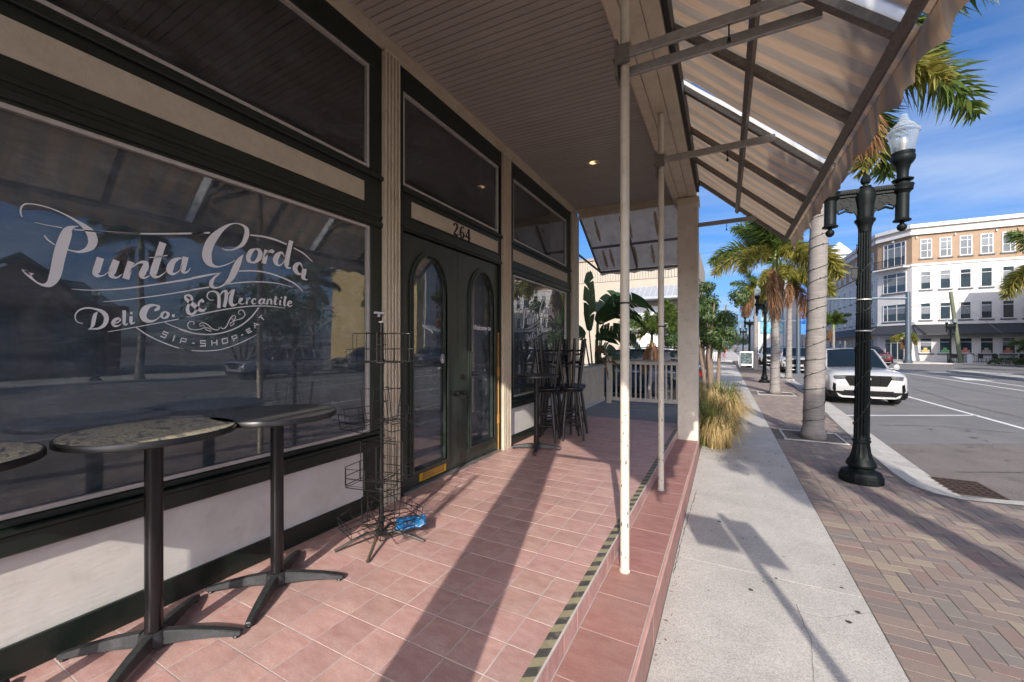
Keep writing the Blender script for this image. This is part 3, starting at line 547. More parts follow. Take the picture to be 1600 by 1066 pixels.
for i in range(120): scrap(-.05 + rl.gauss(0, .28), 7.4 + rl.gauss(0, .3), Z_WALK + .002, rl.uniform(.008, .025))
tag(lt.build('leaf_litter', M_litter, pave), kind='stuff')
M_tar = mat('tar_seal', (.035, .034, .034), .7, var=.3)
tr_ = MB()
for pts in ([(6.4, 9), (6.9, 13), (6.7, 18), (7.3, 24)], [(3.2, 12.4), (4.4, 12.9), (5.6, 12.6)], [(8.6, 12), (9.4, 17), (9.2, 25), (9.9, 36)], [(3.0, 8.3), (4.2, 8.9), (5.2, 8.6), (6.6, 9.4)]):
    b_ = crack(pts, .016, rp - .0015); tr_.add(b_.v, b_.f)
tag(tr_.build('tar_cracks', M_tar, pave), kind='stuff')
M_oil = mat('oil_stain', (.075, .07, .068), .6, var=.5, scale=8)
ol = MB()
for i in range(26):
    x, y, r = rl.choice((4.3, 4.4, 8.4)) + rl.gauss(0, .35), rl.uniform(8, 15.4), rl.uniform(.01, .05)
    ol.add([(x + r * math.cos(t) * rl.uniform(.6, 1.3), y + r * 1.6 * math.sin(t) * rl.uniform(.6, 1.3), rp - .001 + i * .00002) for t in [q * PI / 6 for q in range(12)]], [tuple(range(12))])
tag(ol.build('oil_drips', M_oil, pave), kind='stuff')
# storm drain grate by the kerb
dr = thing('drain_grate', 'rusty storm drain grate set in the asphalt at the kerb corner', 'drain grate', (2.72, 7.45, Z_ROAD + 0.011))
fr = MB(); gx, gy = 0.31, 0.36
for q in ((-gx, gx, -gy, -gy + .03), (-gx, gx, gy - .03, gy), (-gx, -gx + .03, -gy + .03, gy - .03), (gx - .03, gx, -gy + .03, gy - .03)): fr.box(*q, .0008, .004)
for i in range(1, 6): fr.box(-gx + .03, gx - .03, -gy + i * .12 - .020, -gy + i * .12 + .020, .0010, .0038)
for i in range(1, 8): fr.box(-gx + i * .0775 - .012, -gx + i * .0775 + .012, -gy + .03, gy - .03, .0012, .0036)
fo = fr.build('grate', M_rust); fo.parent = dr
po = MB().box(-gx, gx, -gy, gy, -.004, .0004).build('drain_dark_sheet', mat('drain_black', (0.006, 0.006, 0.006), 0.9)); po.parent = dr  # black sheet under the bars; the drain's darkness is put into its colour
# ------------------------------------------------------------------ porch deck and step
FX = -2.64                                   # facade plane
Y0, Y1 = -0.70, 7.75                         # porch ends
DX = -0.69                                   # deck edge
TX = -0.363                                  # step edge
deck = thing('porch_floor', None, None, (0, 0, 0)); deck['kind'] = 'structure'
MB().box(FX - 0.3, DX - 0.006, Y0, Y1, -0.5, -0.0012).build('grout_bed', M_grout, deck)
TP = 0.2028
tl = []
x = -1.10 + TP * 2
xs = []
k = 2
while x > FX - TP: xs.append(x); x -= TP
ygrid = 1.439 - 11 * TP
ny = int((Y1 - ygrid) / TP) + 2
for i in range(len(xs)):
    xa, xb = max(xs[i] - TP, FX), min(xs[i], DX)
    if xb - xa < 0.02: continue
    for j in range(ny):
        ya, yb = max(ygrid + j * TP, Y0), min(ygrid + (j + 1) * TP, Y1)
        if yb - ya > 0.02: tl.append((xa, xb, ya, yb))
tl.sort(key=lambda b: (0 if b[3] > 1.0 + 0.25 * abs(b[0]) * 0 and b[2] > 0.45 else 50) + (b[0] + b[1]) ** 2 / 4 + (b[2] + b[3]) ** 2 / 4)
cache = {}; g = 0.0026
for kk, (xa, xb, ya, yb) in enumerate(tl[:300]):
    key = (round(xb - xa, 3), round(yb - ya, 3))
    if key not in cache: cache[key] = MB().cbox(-key[0] / 2 + g, key[0] / 2 - g, -key[1] / 2 + g, key[1] / 2 - g, -0.012, 0, 0.0008).mesh('tile', M_tile)
    place(cache[key], 'tile', deck, ((xa + xb) / 2, (ya + yb) / 2, random.uniform(-.0007, .0007)), (random.uniform(-.002, .002), random.uniform(-.002, .002), 0))
rest = MB()
for xa, xb, ya, yb in tl[300:]: rest.cbox(xa + g, xb - g, ya + g, yb - g, -0.012, 0, 0.0008)
tag(rest.build('tile_field', M_tile, deck), kind='stuff')
# riser tiles of the deck edge, tread tiles and riser tiles of the step
step = thing('porch_step', None, None, (0, 0, 0)); step['kind'] = 'structure'
SY0, SY1 = Y0, 7.02
MB().box(DX - 0.004, TX - 0.006, SY0, SY1, -0.5, Z_TREAD - 0.0015).build('step_core', M_grout, step)
c_r, c_t, c_l = {}, {}, {}
for j in range(ny):
    ya, yb = max(ygrid + j * TP, SY0), min(ygrid + (j + 1) * TP, Y1)
    if yb - ya < 0.03: continue
    L = round(yb - ya, 3)
    if L not in c_r: c_r[L] = MB().box(-.006, .004, -L / 2 + g, L / 2 - g, 0.004, -Z_TREAD - .004).mesh('riser_tile', M_tile)
    place(c_r[L], 'riser_tile', step, (DX - .004, (ya + yb) / 2, Z_TREAD), (0, 0, 0))
tj = [SY0, -.35, 0, .35, .7, 1.04, 1.38, 1.725, 2.077, 2.43, 2.765, 3.09, 3.424, 3.754, 4.09, 4.42, 4.76, 5.09, 5.42, 5.76, 6.09, 6.42, 6.72, SY1]
for a, b in zip(tj, tj[1:]):
    L = round(b - a, 3)
    if L not in c_t:
        c_t[L] = MB().cbox(DX + .003, TX - .022, -L / 2 + g, L / 2 - g, -.012, 0, .001).mesh('tread_tile', M_stile)
        c_l[L] = MB().box(TX - .012, TX, -L / 2 + g, L / 2 - g, Z_WALK - Z_TREAD + .01, -.004).mesh('front_tile', M_stile)
    place(c_t[L], 'tread_tile', step, (0, (a + b) / 2, Z_TREAD + random.uniform(-.001, .001)))
    place(c_l[L], 'front_tile', step, (random.uniform(-.001, .001), (a + b) / 2, Z_TREAD))
nose = MB().cbox(TX - .019, TX + .002, SY0, SY1, Z_TREAD - .014, Z_TREAD + .001, .005); nose.build('step_nosing', mat('nosing_grout', (0.52, 0.30, 0.26), 0.7, var=.3), step)
MB().box(DX - .008, DX + .003, SY0, Y1, -.006, .001).build('deck_nosing', mat('edge_grout', (0.55, 0.50, 0.46), 0.85, var=.3), step)
# black and yellow hazard tape along the deck edge, laid in worn stripes
M_tb = mat('tape_black', (0.07, 0.068, 0.062), 0.6, var=.4, scale=20, dirt=(0.34, 0.29, 0.22), dscale=18, damt=.75)
M_ty = mat('tape_yellow', (0.31, 0.275, 0.17), 0.6, var=.3, scale=20, dirt=(0.16, 0.15, 0.13), dscale=9, damt=.65)
tp = thing('hazard_tape', 'worn black and yellow striped hazard tape along the edge of the tiled porch', 'tape', (DX, 3.5, 0.0025))
ta, tb = MB(), MB(); y = 0.6; kk = 0
while y < 7.1:
    b = ta if kk % 2 else tb; z = 0.0022
    b.add([(-.058, y - 3.5, 0), (-.006, y + .035 - 3.5, 0), (-.006, y + .095 - 3.5, 0), (-.058, y + .06 - 3.5, 0)], [(0, 1, 2, 3)]); y += .06; kk += 1
for b, nme, m in ((ta, 'black_stripes', M_tb), (tb, 'yellow_stripes', M_ty)):
    o = b.build(nme, m); o.parent = tp; tag(o, kind='stuff')

# ------------------------------------------------------------------ the storefront building
M_green = mat('dark_green_paint', (0.011, 0.019, 0.014), 0.36, var=.2, scale=5, bump=.12, bscale=90, col2=(0.007, 0.011, 0.009), dirt=(0.03, 0.033, 0.03), dscale=6, damt=.35)
M_door = mat('door_green_paint', (0.028, 0.038, 0.030), 0.36, var=.2, scale=4, bump=.06, bscale=50, dirt=(0.10, 0.10, 0.09), dscale=7, damt=.3)
M_cream = mat('cream_paint', (0.62, 0.55, 0.43), 0.6, var=.2, scale=4, bump=.15, bscale=80, col2=(0.46, 0.38, 0.275), dirt=(0.22, 0.17, 0.11), dscale=7, damt=.35)
M_panel = mat('cream_panel', (0.55, 0.48, 0.375), 0.65, var=.2, scale=14, bump=.2, bscale=110, dirt=(0.30, 0.24, 0.17), dscale=22, damt=.35)
M_kick = mat('white_kickplate', (0.74, 0.71, 0.66), 0.7, var=.15, scale=3, bump=.22, bscale=24, dirt=(0.52, 0.48, 0.43), dscale=7, damt=.5, stain=(.45, .42, .37), sscale=3, samt=.35, stretch=(1, .5, 1.6))
M_alu = mat('window_aluminium', (0.62, 0.60, 0.57), 0.4, metal=.35, var=.25, scale=20)
M_film = mat('window_film', (0.062, 0.084, 0.106), 0.42, spec=.25, var=.45, scale=2.6, col2=(0.018, 0.026, 0.035), bump=1.6, bscale=9, stretch=(1, .6, 1.5), dirt=(0.17, 0.205, 0.24), dscale=4.5, damt=.5)
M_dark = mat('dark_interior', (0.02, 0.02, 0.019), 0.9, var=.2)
M_bead = mat('ceiling_bead_board', (0.40, 0.365, 0.325), 0.5, var=.15, scale=2, isl=.06, dirt=(0.31, 0.28, 0.245), dscale=1.1, damt=.4)
M_roof = mat('roof_membrane', (0.3, 0.29, 0.28), 0.9)
M_wall = mat('side_wall_stucco', (0.5, 0.44, 0.35), 0.8, bump=.3)
G_shop = glass_mat('shop_glass', 1.72, base=0.0)
G_door = glass_mat('door_glass', 1.8, base=0.0)
M_vinyl = mat('white_vinyl', (0.82, 0.82, 0.85), 0.5, var=.08)
M_orange = mat('bare_orange_wood', (0.55, 0.26, 0.06), 0.6, var=.4, scale=18)
M_blk = mat('black_metal', (0.012, 0.012, 0.012), 0.35, var=.3, metal=.3)

bld = thing('storefront_building', 'cream and dark green storefront numbered 264 with lettered display windows and tiled porch', 'building', (FX, 3.5, 0))
# body behind the facade
bb = MB(); bb.box(-12, FX - 0.32, Y0, Y1, -.5, -.02); bb.box(-12, -11.8, Y0, Y1, -.02, 4.2); bb.box(-11.8, FX - .10, Y0, Y0 + .2, -.02, 4.2); bb.box(-11.8, FX - .10, Y1 - .2, Y1, -.02, 4.2)
bb.build('wall', M_wall, bld)
MB().box(-12.2, -.38, Y0 - .1, Y1 + .1, 4.2, 4.75).build('roof', M_roof, bld)
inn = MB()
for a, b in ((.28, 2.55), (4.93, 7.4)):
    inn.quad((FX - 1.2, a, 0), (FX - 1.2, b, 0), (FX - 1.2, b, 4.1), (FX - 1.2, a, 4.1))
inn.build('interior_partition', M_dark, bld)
def pilaster(ya, yb, z1=3.93):
    b = MB(); b.box(FX - .1, FX + .045, ya, yb, 0.0, z1); n = 4; w = (yb - ya) / (n * 2 + 1)
    for i in range(n + 1): b.box(FX + .043, FX + .062, ya + 2 * i * w, ya + (2 * i + 1) * w, .0, z1 - .001)
    b.box(FX + .0435, FX + .068, ya - .004, yb + .004, z1 - .0, z1 + .02)
    return b.build('pilaster', M_cream, bld, bev=.003)
pilaster(.02, .22); pilaster(2.555, 2.735); pilaster(4.66, 4.86); 
b = MB(); b.box(FX - .1, FX + .06, 7.36, Y1, 0, 3.93); b.build('corner_pilaster', M_cream, bld, bev=.004)
MB().box(FX - .1, FX + .04, Y0, .02, 0, 3.93).build('end_pilaster', M_cream, bld)
MB().box(FX - .1, FX + .03, Y0, Y1, 3.93 + .021, 4.1).build('frieze_trim', M_cream, bld, bev=.003)
MB().box(FX - .05, FX + .055, Y0, Y1, 4.082, 4.099).build('ceiling_moulding', M_bead, bld)
def frame_rect(b, x0, x1, ya, yb, za, zb, w, wz=None):
    wz = wz or w
    b.box(x0, x1, ya, yb, za, za + wz); b.box(x0, x1, ya, yb, zb - wz, zb); b.box(x0, x1, ya, ya + w, za + wz, zb - wz); b.box(x0, x1, yb - w, yb, za + wz, zb - wz)
def transom(ya, yb, za=2.87, zb=3.735):
    f = MB(); frame_rect(f, FX - .02, FX + .012, ya, yb, za, zb, .022); fo = f.build('transom_frame', M_alu, bld)
    MB().box(FX - .012, FX - .006, ya + .02, yb - .02, za + .02, zb - .02).build('transom_pane', G_shop, fo)
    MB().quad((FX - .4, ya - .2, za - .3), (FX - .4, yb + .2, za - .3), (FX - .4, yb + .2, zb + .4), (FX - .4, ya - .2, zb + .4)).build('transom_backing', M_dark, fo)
def window_bay(pa, pb, wa, wb):
    # pa..pb between pilasters, wa..wb the glass
    MB().box(FX - .08, FX + .0, pa, pb, .0, .515).build('kickplate', M_kick, bld)
    MB().box(FX - .0, FX + .022, pa, pb, .002, .135).build('baseboard', M_green, bld, bev=.004)
    s = MB(); s.box(FX - .06, FX + .04, pa, pb, .515, .60); s.box(FX - .06, FX + .055, pa, pb, .601, .625); s.box(FX - .06, FX + .02, pa, pb, .626, .662); s.build('sill', M_green, bld, bev=.005)
    for q in ((pa, pa + .05), (pb - .19, pb)): MB().box(FX - .0, FX + .014, q[0], q[1], .136, .514).build('kick_trim', M_green, bld)
    for q in ((pa, wa - .022), (wb + .022, pb)): MB().box(FX - .06, FX + .02, q[0], q[1], .663, 2.385).build('jamb', M_green, bld, bev=.004)
    h = MB(); h.box(FX - .06, FX + .02, pa, pb, 2.386, 2.862); h.box(FX + .021, FX + .034, pa, pb, 2.40, 2.44); h.box(FX + .021, FX + .030, pa, pb, 2.47, 2.50); h.box(FX + .021, FX + .045, pa, pb, 2.80, 2.835); h.build('header', M_green, bld, bev=.004)
    MB().box(FX + .021, FX + .0265, pa + .12, pb - .2, 2.575, 2.735).build('sign_panel', M_panel, bld)
    u = MB(); u.box(FX - .06, FX + .018, pa, pb, 3.737, 3.95); u.box(FX - .06, FX + .018, pa, wa - .02, 2.863, 3.736); u.box(FX - .06, FX + .018, wb + .015, pb, 2.863, 3.736); u.build('transom_surround', M_green, bld, bev=.004)
    transom(wa - .02, wb + .015)
    f = MB(); frame_rect(f, FX - .022, FX + .010, wa - .022, wb + .022, .663, 2.385, .022); fo = f.build('window_frame', M_alu, bld)
    MB().box(FX - .012, FX - .006, wa, wb, .685, 2.363).build('window_pane', G_shop, fo)
    n, mz = 26, 22; film = MB()
    for i in range(n + 1):
        for q in range(mz + 1):
            yy, zz = wa - .03 + (wb - wa + .06) * i / n, .66 + 1.74 * q / mz
            film.v.append((FX - .05 - .02 * noise.noise(Vector((yy * 3, zz * 3, pa))), yy, zz))
    film.f = [(i * (mz + 1) + q, (i + 1) * (mz + 1) + q, (i + 1) * (mz + 1) + q + 1, i * (mz + 1) + q + 1) for i in range(n) for q in range(mz)]
    film.build('plastic_film', M_film, fo, smooth='all')
    return fo
w1 = window_bay(.22, 2.555, .30, 2.405)
w2 = window_bay(4.86, 7.36, 5.03, 7.14)
logo = ribbon(LOGO)
def lettering(parent, dy):
    me = MB(); me.v = [(FX - .0045 + 0, v[1] + dy, v[2]) for v in logo.v]; me.f = logo.f
    o = me.build('window_lettering', M_vinyl, parent); return o
lettering(w1, 0.0); lettering(w2, 4.73)

# doors
DA, DM, DB, DT = 2.83, 3.722, 4.62, 2.44
jb = MB(); jb.box(FX - .09, FX + .02, 2.735, DA - .012, 0, 3.95); jb.box(FX - .09, FX + .02, DB + .012, 4.66, 0, 3.95); jb.box(FX - .09, FX + .02, DA - .012, DB + .012, DT + .012, 2.575); jb.box(FX - .09, FX + .022, DA - .012, DB + .012, 2.576, 2.862); jb.box(FX + .023, FX + .045, DA - .05, DB + .04, 2.80, 2.835); jb.box(FX + .021, FX + .034, DA - .05, DB + .04, DT + .03, DT + .06); jb.box(FX - .09, FX + .02, DA - .012, DB + .012, 3.737, 3.95); jb.build('door_frame', M_green, bld, bev=.004)
MB().box(FX + .0225, FX + .0275, 2.92, 4.55, 2.592, 2.74).build('number_panel', M_panel, bld)
transom(DA - .01, DB - .03)
wd = MB(); wd.box(FX - .06, FX - .002, DA - .011, DA - .002, .02, 1.46); wd.box(FX - .06, FX - .002, DB + .002, DB + .012, .02, 1.56); wd.build('bare_jamb_strip', M_orange, bld)
th = MB(); th.box(FX - .09, FX + .035, DA - .01, DB + .01, .0015, .018); th.build('threshold', mat('threshold_metal', (.36, .35, .33), .45, metal=.6, var=.3), bld, bev=.004)
def arch(yc, hw, z0, zs, n=14):
    """outline of a round-headed opening: bottom z0, springing zs"""
    pts = [(yc - hw, z0), (yc + hw, z0)]
    rise = 0.36
    for i in range(n + 1):
        t = PI * i / n; pts.append((yc + hw * math.cos(t), zs + rise * math.sin(t)))
    return pts
def door(ya, yb, yc, hw, z0, name_label=None):
    root = thing('door', None, None, (0, 0, 0)); root.parent = bld; root.location = (-FX * 0 - .045, (ya + yb) / 2 - 3.5, 0)
    o = arch(yc, hw, z0, 1.93); xo, xi = FX - .015, FX - .06
    # slab with an opening: ring between the outline and the door's edges
    rect = [(ya, .03), (yb, .03)]; n = len(o)
    b = MB()
    # match points: bottom-left, bottom-right, then arc from right to left
    outer = [(ya, .03), (yb, .03)] + [(yb, 1.93)] + []
    arcp = o[2:]
    outp = []
    for p in arcp:
        d = Vector((p[0] - yc, max(p[1] - 1.93, 0)))
        # project onto the door rectangle
        s = 1e9
        if d.x > 1e-6: s = min(s, (yb - yc) / d.x)
        if d.x < -1e-6: s = min(s, (ya - yc) / d.x)
        if d.y > 1e-6: s = min(s, (DT - 1.93) / d.y)
        outp.append((yc + d.x * s, 1.93 + d.y * s))
    ring_in = [o[0], o[1]] + arcp; ring_out = [(ya, .03), (yb, .03)] + outp
    # add the rectangle's upper corners as fan triangles
    N = len(ring_in)
    V = [(xo, *p) for p in ring_in] + [(xo, *p) for p in ring_out] + [(xi, *p) for p in ring_in] + [(xi, *p) for p in ring_out]
    F = []
    for i in range(N):
        j = (i + 1) % N
        F += [(i, j, N + j, N + i), (2 * N + j, 2 * N + i, 3 * N + i, 3 * N + j), (j, i, 2 * N + i, 2 * N + j), (N + i, N + j, 3 * N + j, 3 * N + i)]
    b.add(V, F)
    for cy in (ya, yb):
        cand = [k for k in range(2, N - 1) if (ring_out[k][1] < DT - 1e-4) != (ring_out[k + 1][1] < DT - 1e-4)]
        for k in cand:
            if abs((ring_out[k][0] + ring_out[k + 1][0]) / 2 - cy) < .3: b.add([(xo, *ring_out[k]), (xo, *ring_out[k + 1]), (xo, cy, DT)], [(0, 1, 2)])
    d = b.build('door_leaf', M_door, bld); 
    # moulding round the glass
    mo = MB()
    for wdt, xx0, xx1 in ((.045, xo, xo + .018), (.02, xo + .0, xo + .028)):
        q = []
        big = [(yc + (p[0] - yc) * (1 + wdt / hw), (p[1] - wdt if i < 2 else (p[1] + (p[1] - 1.93) / .36 * wdt))) for i, p in enumerate(ring_in)]
        V = [(xx1, *p) for p in ring_in] + [(xx1, *p) for p in big] + [(xx0, *p) for p in ring_in] + [(xx0, *p) for p in big]; F = []
        for i in range(N):
            j = (i + 1) % N; F += [(i, j, N + j, N + i), (j, i, 2 * N + i, 2 * N + j), (N + i, N + j, 3 * N + j, 3 * N + i)]
        mo.add(V, F)
    mo.build('glass_moulding', M_door, d)
    gp = MB(); gp.prism([(p[0], p[1]) for p in arch(yc, hw - .001, z0 + .001, 1.93)], lambda y, z: (FX - .04, y, z), lambda y, z: (FX - .034, y, z)); gp.build('door_pane', G_door, d)
    bpoly = arch(yc, hw + .06, z0 - .06, 1.96)
    fm = MB(); fm.add([(FX - .11, *p) for p in bpoly], [tuple(range(len(bpoly)))]); fm.build('door_film', M_film, d)
    bpy.data.objects.remove(root)
    return d
d1 = door(DA, DM - .003, 3.235, .265, .175); d2 = door(DM + .003, DB, 4.225, .265, .20)
sl_ = MB(); sl_.box(FX - .014, FX - .004, 3.07, 3.49, .05, .145); sl_.build('mail_slot', mat('brass_yellow', (.72, .5, .03), .35, metal=.5, var=.3), d1)
ls = MB()
for i in range(4): ls.box(FX - .0035, FX + .002, 3.11, 3.45, .066 + i * .019, .078 + i * .019)
ls.build('slot_louvre', mat('brass_brown', (.42, .22, .06), .4, metal=.4), d1)
hk = MB()
for yy in (DM - .06, DM + .06):
    hk.lathe([(.0, 0), (.03, .0), (.03, .008), (.012, .012), (.012, .03), (.027, .04), (.03, .055), (.02, .068), (0, .07)], (0, 0, 0), 12)
    n0 = len(hk.v) - 9 * 12
    for q in range(n0, len(hk.v)): x, y, z = hk.v[q]; hk.v[q] = (FX - .015 + z, yy + x, .855 + y)
hk.build('handle', M_blk, d2)
lk = MB(); lk.lathe([(0, 0), (.03, 0), (.03, .014), (0, .016)], (0, 0, 0), 14); lk.v = [(FX - .015 + z, DM + .085 + x, 1.03 + y) for x, y, z in lk.v]; lk.build('lock', M_blk, d2)
hg = MB()
for z in (.36, .98): hg.box(FX - .02, FX + .006, DB - .012, DB + .03, z, z + .12)
hg.build('hinge', M_orange, d2)
# small round sticker on the left pane
stk = MB(); stk.add([(FX - .033, 3.47 + .034 * math.cos(t) , 1.245 + .05 * math.sin(t)) for t in [i * PI / 8 for i in range(16)]], [tuple(range(16))]); so_ = stk.build('sticker', M_vinyl, d1)
st2 = MB(); st2.add([(FX - .0322, 3.47 + .027 * math.cos(t), 1.245 + .04 * math.sin(t)) for t in [i * PI / 8 for i in range(16)]], [tuple(range(16))])
st2.build('sticker_print', M_blk, d1)
st3 = MB(); st3.add([(FX - .0315, 3.47 + .011 * math.cos(t), 1.262 + .013 * math.sin(t)) for t in [i * PI / 5 for i in range(10)]], [tuple(range(10))]); st3.box(FX - .0318, FX - .0312, 3.455, 3.485, 1.215, 1.247); st3.build('sticker_figure', M_vinyl, d1)
def text(s, size, parent, m, name, y, z, x, italic=0.0, shear=0.0, sx=1.0, bold=0.0):
    c = bpy.data.curves.new(name, 'FONT'); c.body = s; c.size = size; c.shear = shear; c.extrude = 0.0015; c.offset = bold; c.align_x = 'CENTER'; c.resolution_u = 4
    t = bpy.data.objects.new(name, c); COL.objects.link(t)
    dg = bpy.context.evaluated_depsgraph_get(); me = bpy.data.meshes.new_from_object(t.evaluated_get(dg)); bpy.data.objects.remove(t)
    me.materials.clear(); me.materials.append(m)
    b = bpy.data.objects.new(name, me); COL.objects.link(b)
    mtx = Matrix(((0, 0, 1, x), (1, 0, 0, y), (0, 1, 0, z), (0, 0, 0, 1)))
    me.transform(mtx @ Matrix.Diagonal((sx, 1, 1, 1)))
    if parent is not None:
        q = parent; org = Vector()
        while q is not None: org = org + q.location; q = q.parent
        me.transform(Matrix.Translation(-org)); b.parent = parent
    return b
text('Welcome to', .085, d2, M_vinyl, 'welcome_lettering', 4.26, 1.58, FX - .0325, shear=.25, sx=.95, bold=.001)
# house number: drawn digits with thick and thin strokes
def digits():
    S = []
    def st(pts, sm=1):
        L = []; n = len(pts)
        for i, (x, y, w) in enumerate(pts):
            a, b = pts[max(i - 1, 0)], pts[min(i + 1, n - 1)]; tx, ty = b[0] - a[0], b[1] - a[1]; l = math.hypot(tx, ty) or 1; nx, ny = -ty / l, tx / l
            L += [x + nx * w / 2, y + ny * w / 2, x - nx * w / 2, y - ny * w / 2]
        S.append((sm, [round(v * 10) for v in L]))
    o = 0
    st([(15, 135, 22), (20, 158, 12), (45, 170, 10), (75, 150, 26), (72, 115, 26), (45, 70, 18), (12, 22, 8)]); st([(8, 18, 14), (45, 20, 24), (75, 14, 22), (92, 45, 6)]); st([(12, 140, 24), (20, 132, 24)], 0)
    o = 118
    st([(o + 80, 150, 18), (o + 62, 168, 9), (o + 32, 140, 22), (o + 18, 80, 28), (o + 28, 25, 22), (o + 52, 5, 9), (o + 78, 30, 24), (o + 80, 70, 22), (o + 55, 95, 8), (o + 32, 75, 8)])
    o = 235
    st([(o + 70, 170, 10), (o + 40, 110, 9), (o + 5, 55, 12)], 0); st([(o + 0, 52, 18), (o + 100, 52, 18)], 0); st([(o + 72, 170, 24), (o + 70, 60, 26), (o + 68, 0, 26)], 0); st([(o + 50, 3, 10), (o + 90, 3, 10)], 0)
    return ribbon(S)
dg_ = digits(); hn = MB(); sc_ = .00095 * 1000
hn.v = [(FX + .032, 3.57 + v[1] * 1.0, 2.565 + v[2] * 1.0) for v in dg_.v]; hn.f = dg_.f
hn.v = [(FX + .0285, 3.57 + v[1], 2.585 + v[2] * .83) for v in dg_.v]
hno = hn.build('house_number', M_blk, bld); md = hno.modifiers.new('thick', 'SOLIDIFY'); md.thickness = .006; md.offset = 1
# ceiling: bead boards running out from the facade, falling slightly towards the street
BX0, BX1 = -0.77, -0.41                      # porch beam
zc0, zc1 = 4.082, 4.01
pitch = .0735; nb = int((Y1 - Y0) / pitch)
a_ = math.atan2(zc1 - zc0, BX0 - FX); Lc = math.hypot(BX0 - FX, zc1 - zc0)
bead = MB()
prof = [(-pitch / 2 + .0035, .012), (-pitch / 2 + .0035, .002), (-pitch / 2 + .007, 0), (pitch / 2 - .007, 0), (pitch / 2 - .0035, .002), (pitch / 2 - .0035, .012)]
bead.prism(prof, lambda y, z: (0, y, z), lambda y, z: (Lc, y, z))
bme = bead.mesh('ceiling_board', M_bead)
for i in range(nb):
    place(bme, 'ceiling_board', bld, (0, Y0 + pitch * (i + .5) - 3.5, zc0), (0, -a_, 0))
cb = MB(); cb.prism([(FX, zc0 + .011), (BX0, zc1 + .011), (BX0, zc1 + .05), (FX, zc0 + .05)], lambda x, z: (x, Y0, z), lambda x, z: (x, Y1, z)); cb.build('ceiling_void', M_dark, bld)
# recessed ceiling lights
M_can = mat('light_can', (.75, .55, .36), .35, metal=.6)
M_lampglow = mat('lamp_reflector', (.8, .6, .4), .4, emit=(1.0, .62, .30, .9))
for yy, xx in ((5.73, -1.69), (1.2, -1.69)):
    zz = zc0 + (xx - FX) / (BX0 - FX) * (zc1 - zc0)
    b = MB(); b.lathe([(.058, .03), (.064, -.001), (.082, -.006), (.088, -.002), (.088, .004)], (xx, yy, zz), 24); o = b.build('ceiling_light', M_can, bld, smooth=True)
    b = MB(); b.add([(xx + .056 * math.cos(t), yy + .056 * math.sin(t), zz - .0005) for t in [i * PI / 10 for i in range(20)]], [tuple(range(20))]); b.build('lamp_face', M_lampglow, o)
# beam: boxed in boards
bm_ = MB(); bm_.box(BX0 + .006, BX1 - .004, Y0, Y1, 3.83, 4.2); bm_.build('porch_beam', M_cream, bld)
bo = MB()
xs_ = [BX0, BX0 + .10, BX1 - .12, BX1]
for a, c in zip(xs_, xs_[1:]): bo.box(a + .003, c - .003, Y0, Y1, 3.805 if a != xs_[1] else 3.812, 3.829)
bo.build('soffit_board', M_cream, bld, bev=.003)
MB().box(BX0 - .022, BX0 + .0055, Y0, Y1, 3.86, zc1 - .005).build('beam_face_board', M_cream, bld, bev=.003)
MB().box(BX0 - .04, BX0 - .023, Y0, Y1, 3.975, zc1 + .004).build('beam_moulding', M_bead, bld)
M_colp = mat('column_paint', (.68, .62, .53), .6, var=.2, scale=4, bump=.25, bscale=60, dirt=(.28, .24, .19), dscale=9, damt=.4)
for ya, yb in ((7.12, 7.43), (-.80, -.47)):
    b = MB(); b.box(-.69, -.385, ya, yb, -.36 if ya > 0 else -.124, 3.80); b.build('porch_column', M_colp, bld, bev=.006)
    b = MB(); b.box(-.705, -.37, ya - .015, yb + .015, 3.70, 3.79); b.build('column_cap', M_cream, bld, bev=.004)
b = MB(); b.box(FX + .07, BX0 - .03, Y1 - .12, Y1, 3.985, 4.075); b.box(FX + .07, -.69, Y1 - .09, Y1 - .03, 3.90, 3.984); b.build('end_lintel', M_cream, bld, bev=.004)
b = MB(); b.box(-.705, -.62, 7.44, 7.52, 0, 3.8); b.build('post_trim', M_cream, bld)
# small white bracket beside the window
sn = MB(); sn.box(FX + .022, FX + .05, 2.46, 2.55, 1.655, 1.67); sn.box(FX + .022, FX + .03, 2.50, 2.525, 1.63, 1.654); sn.build('wall_clip', M_vinyl, bld)

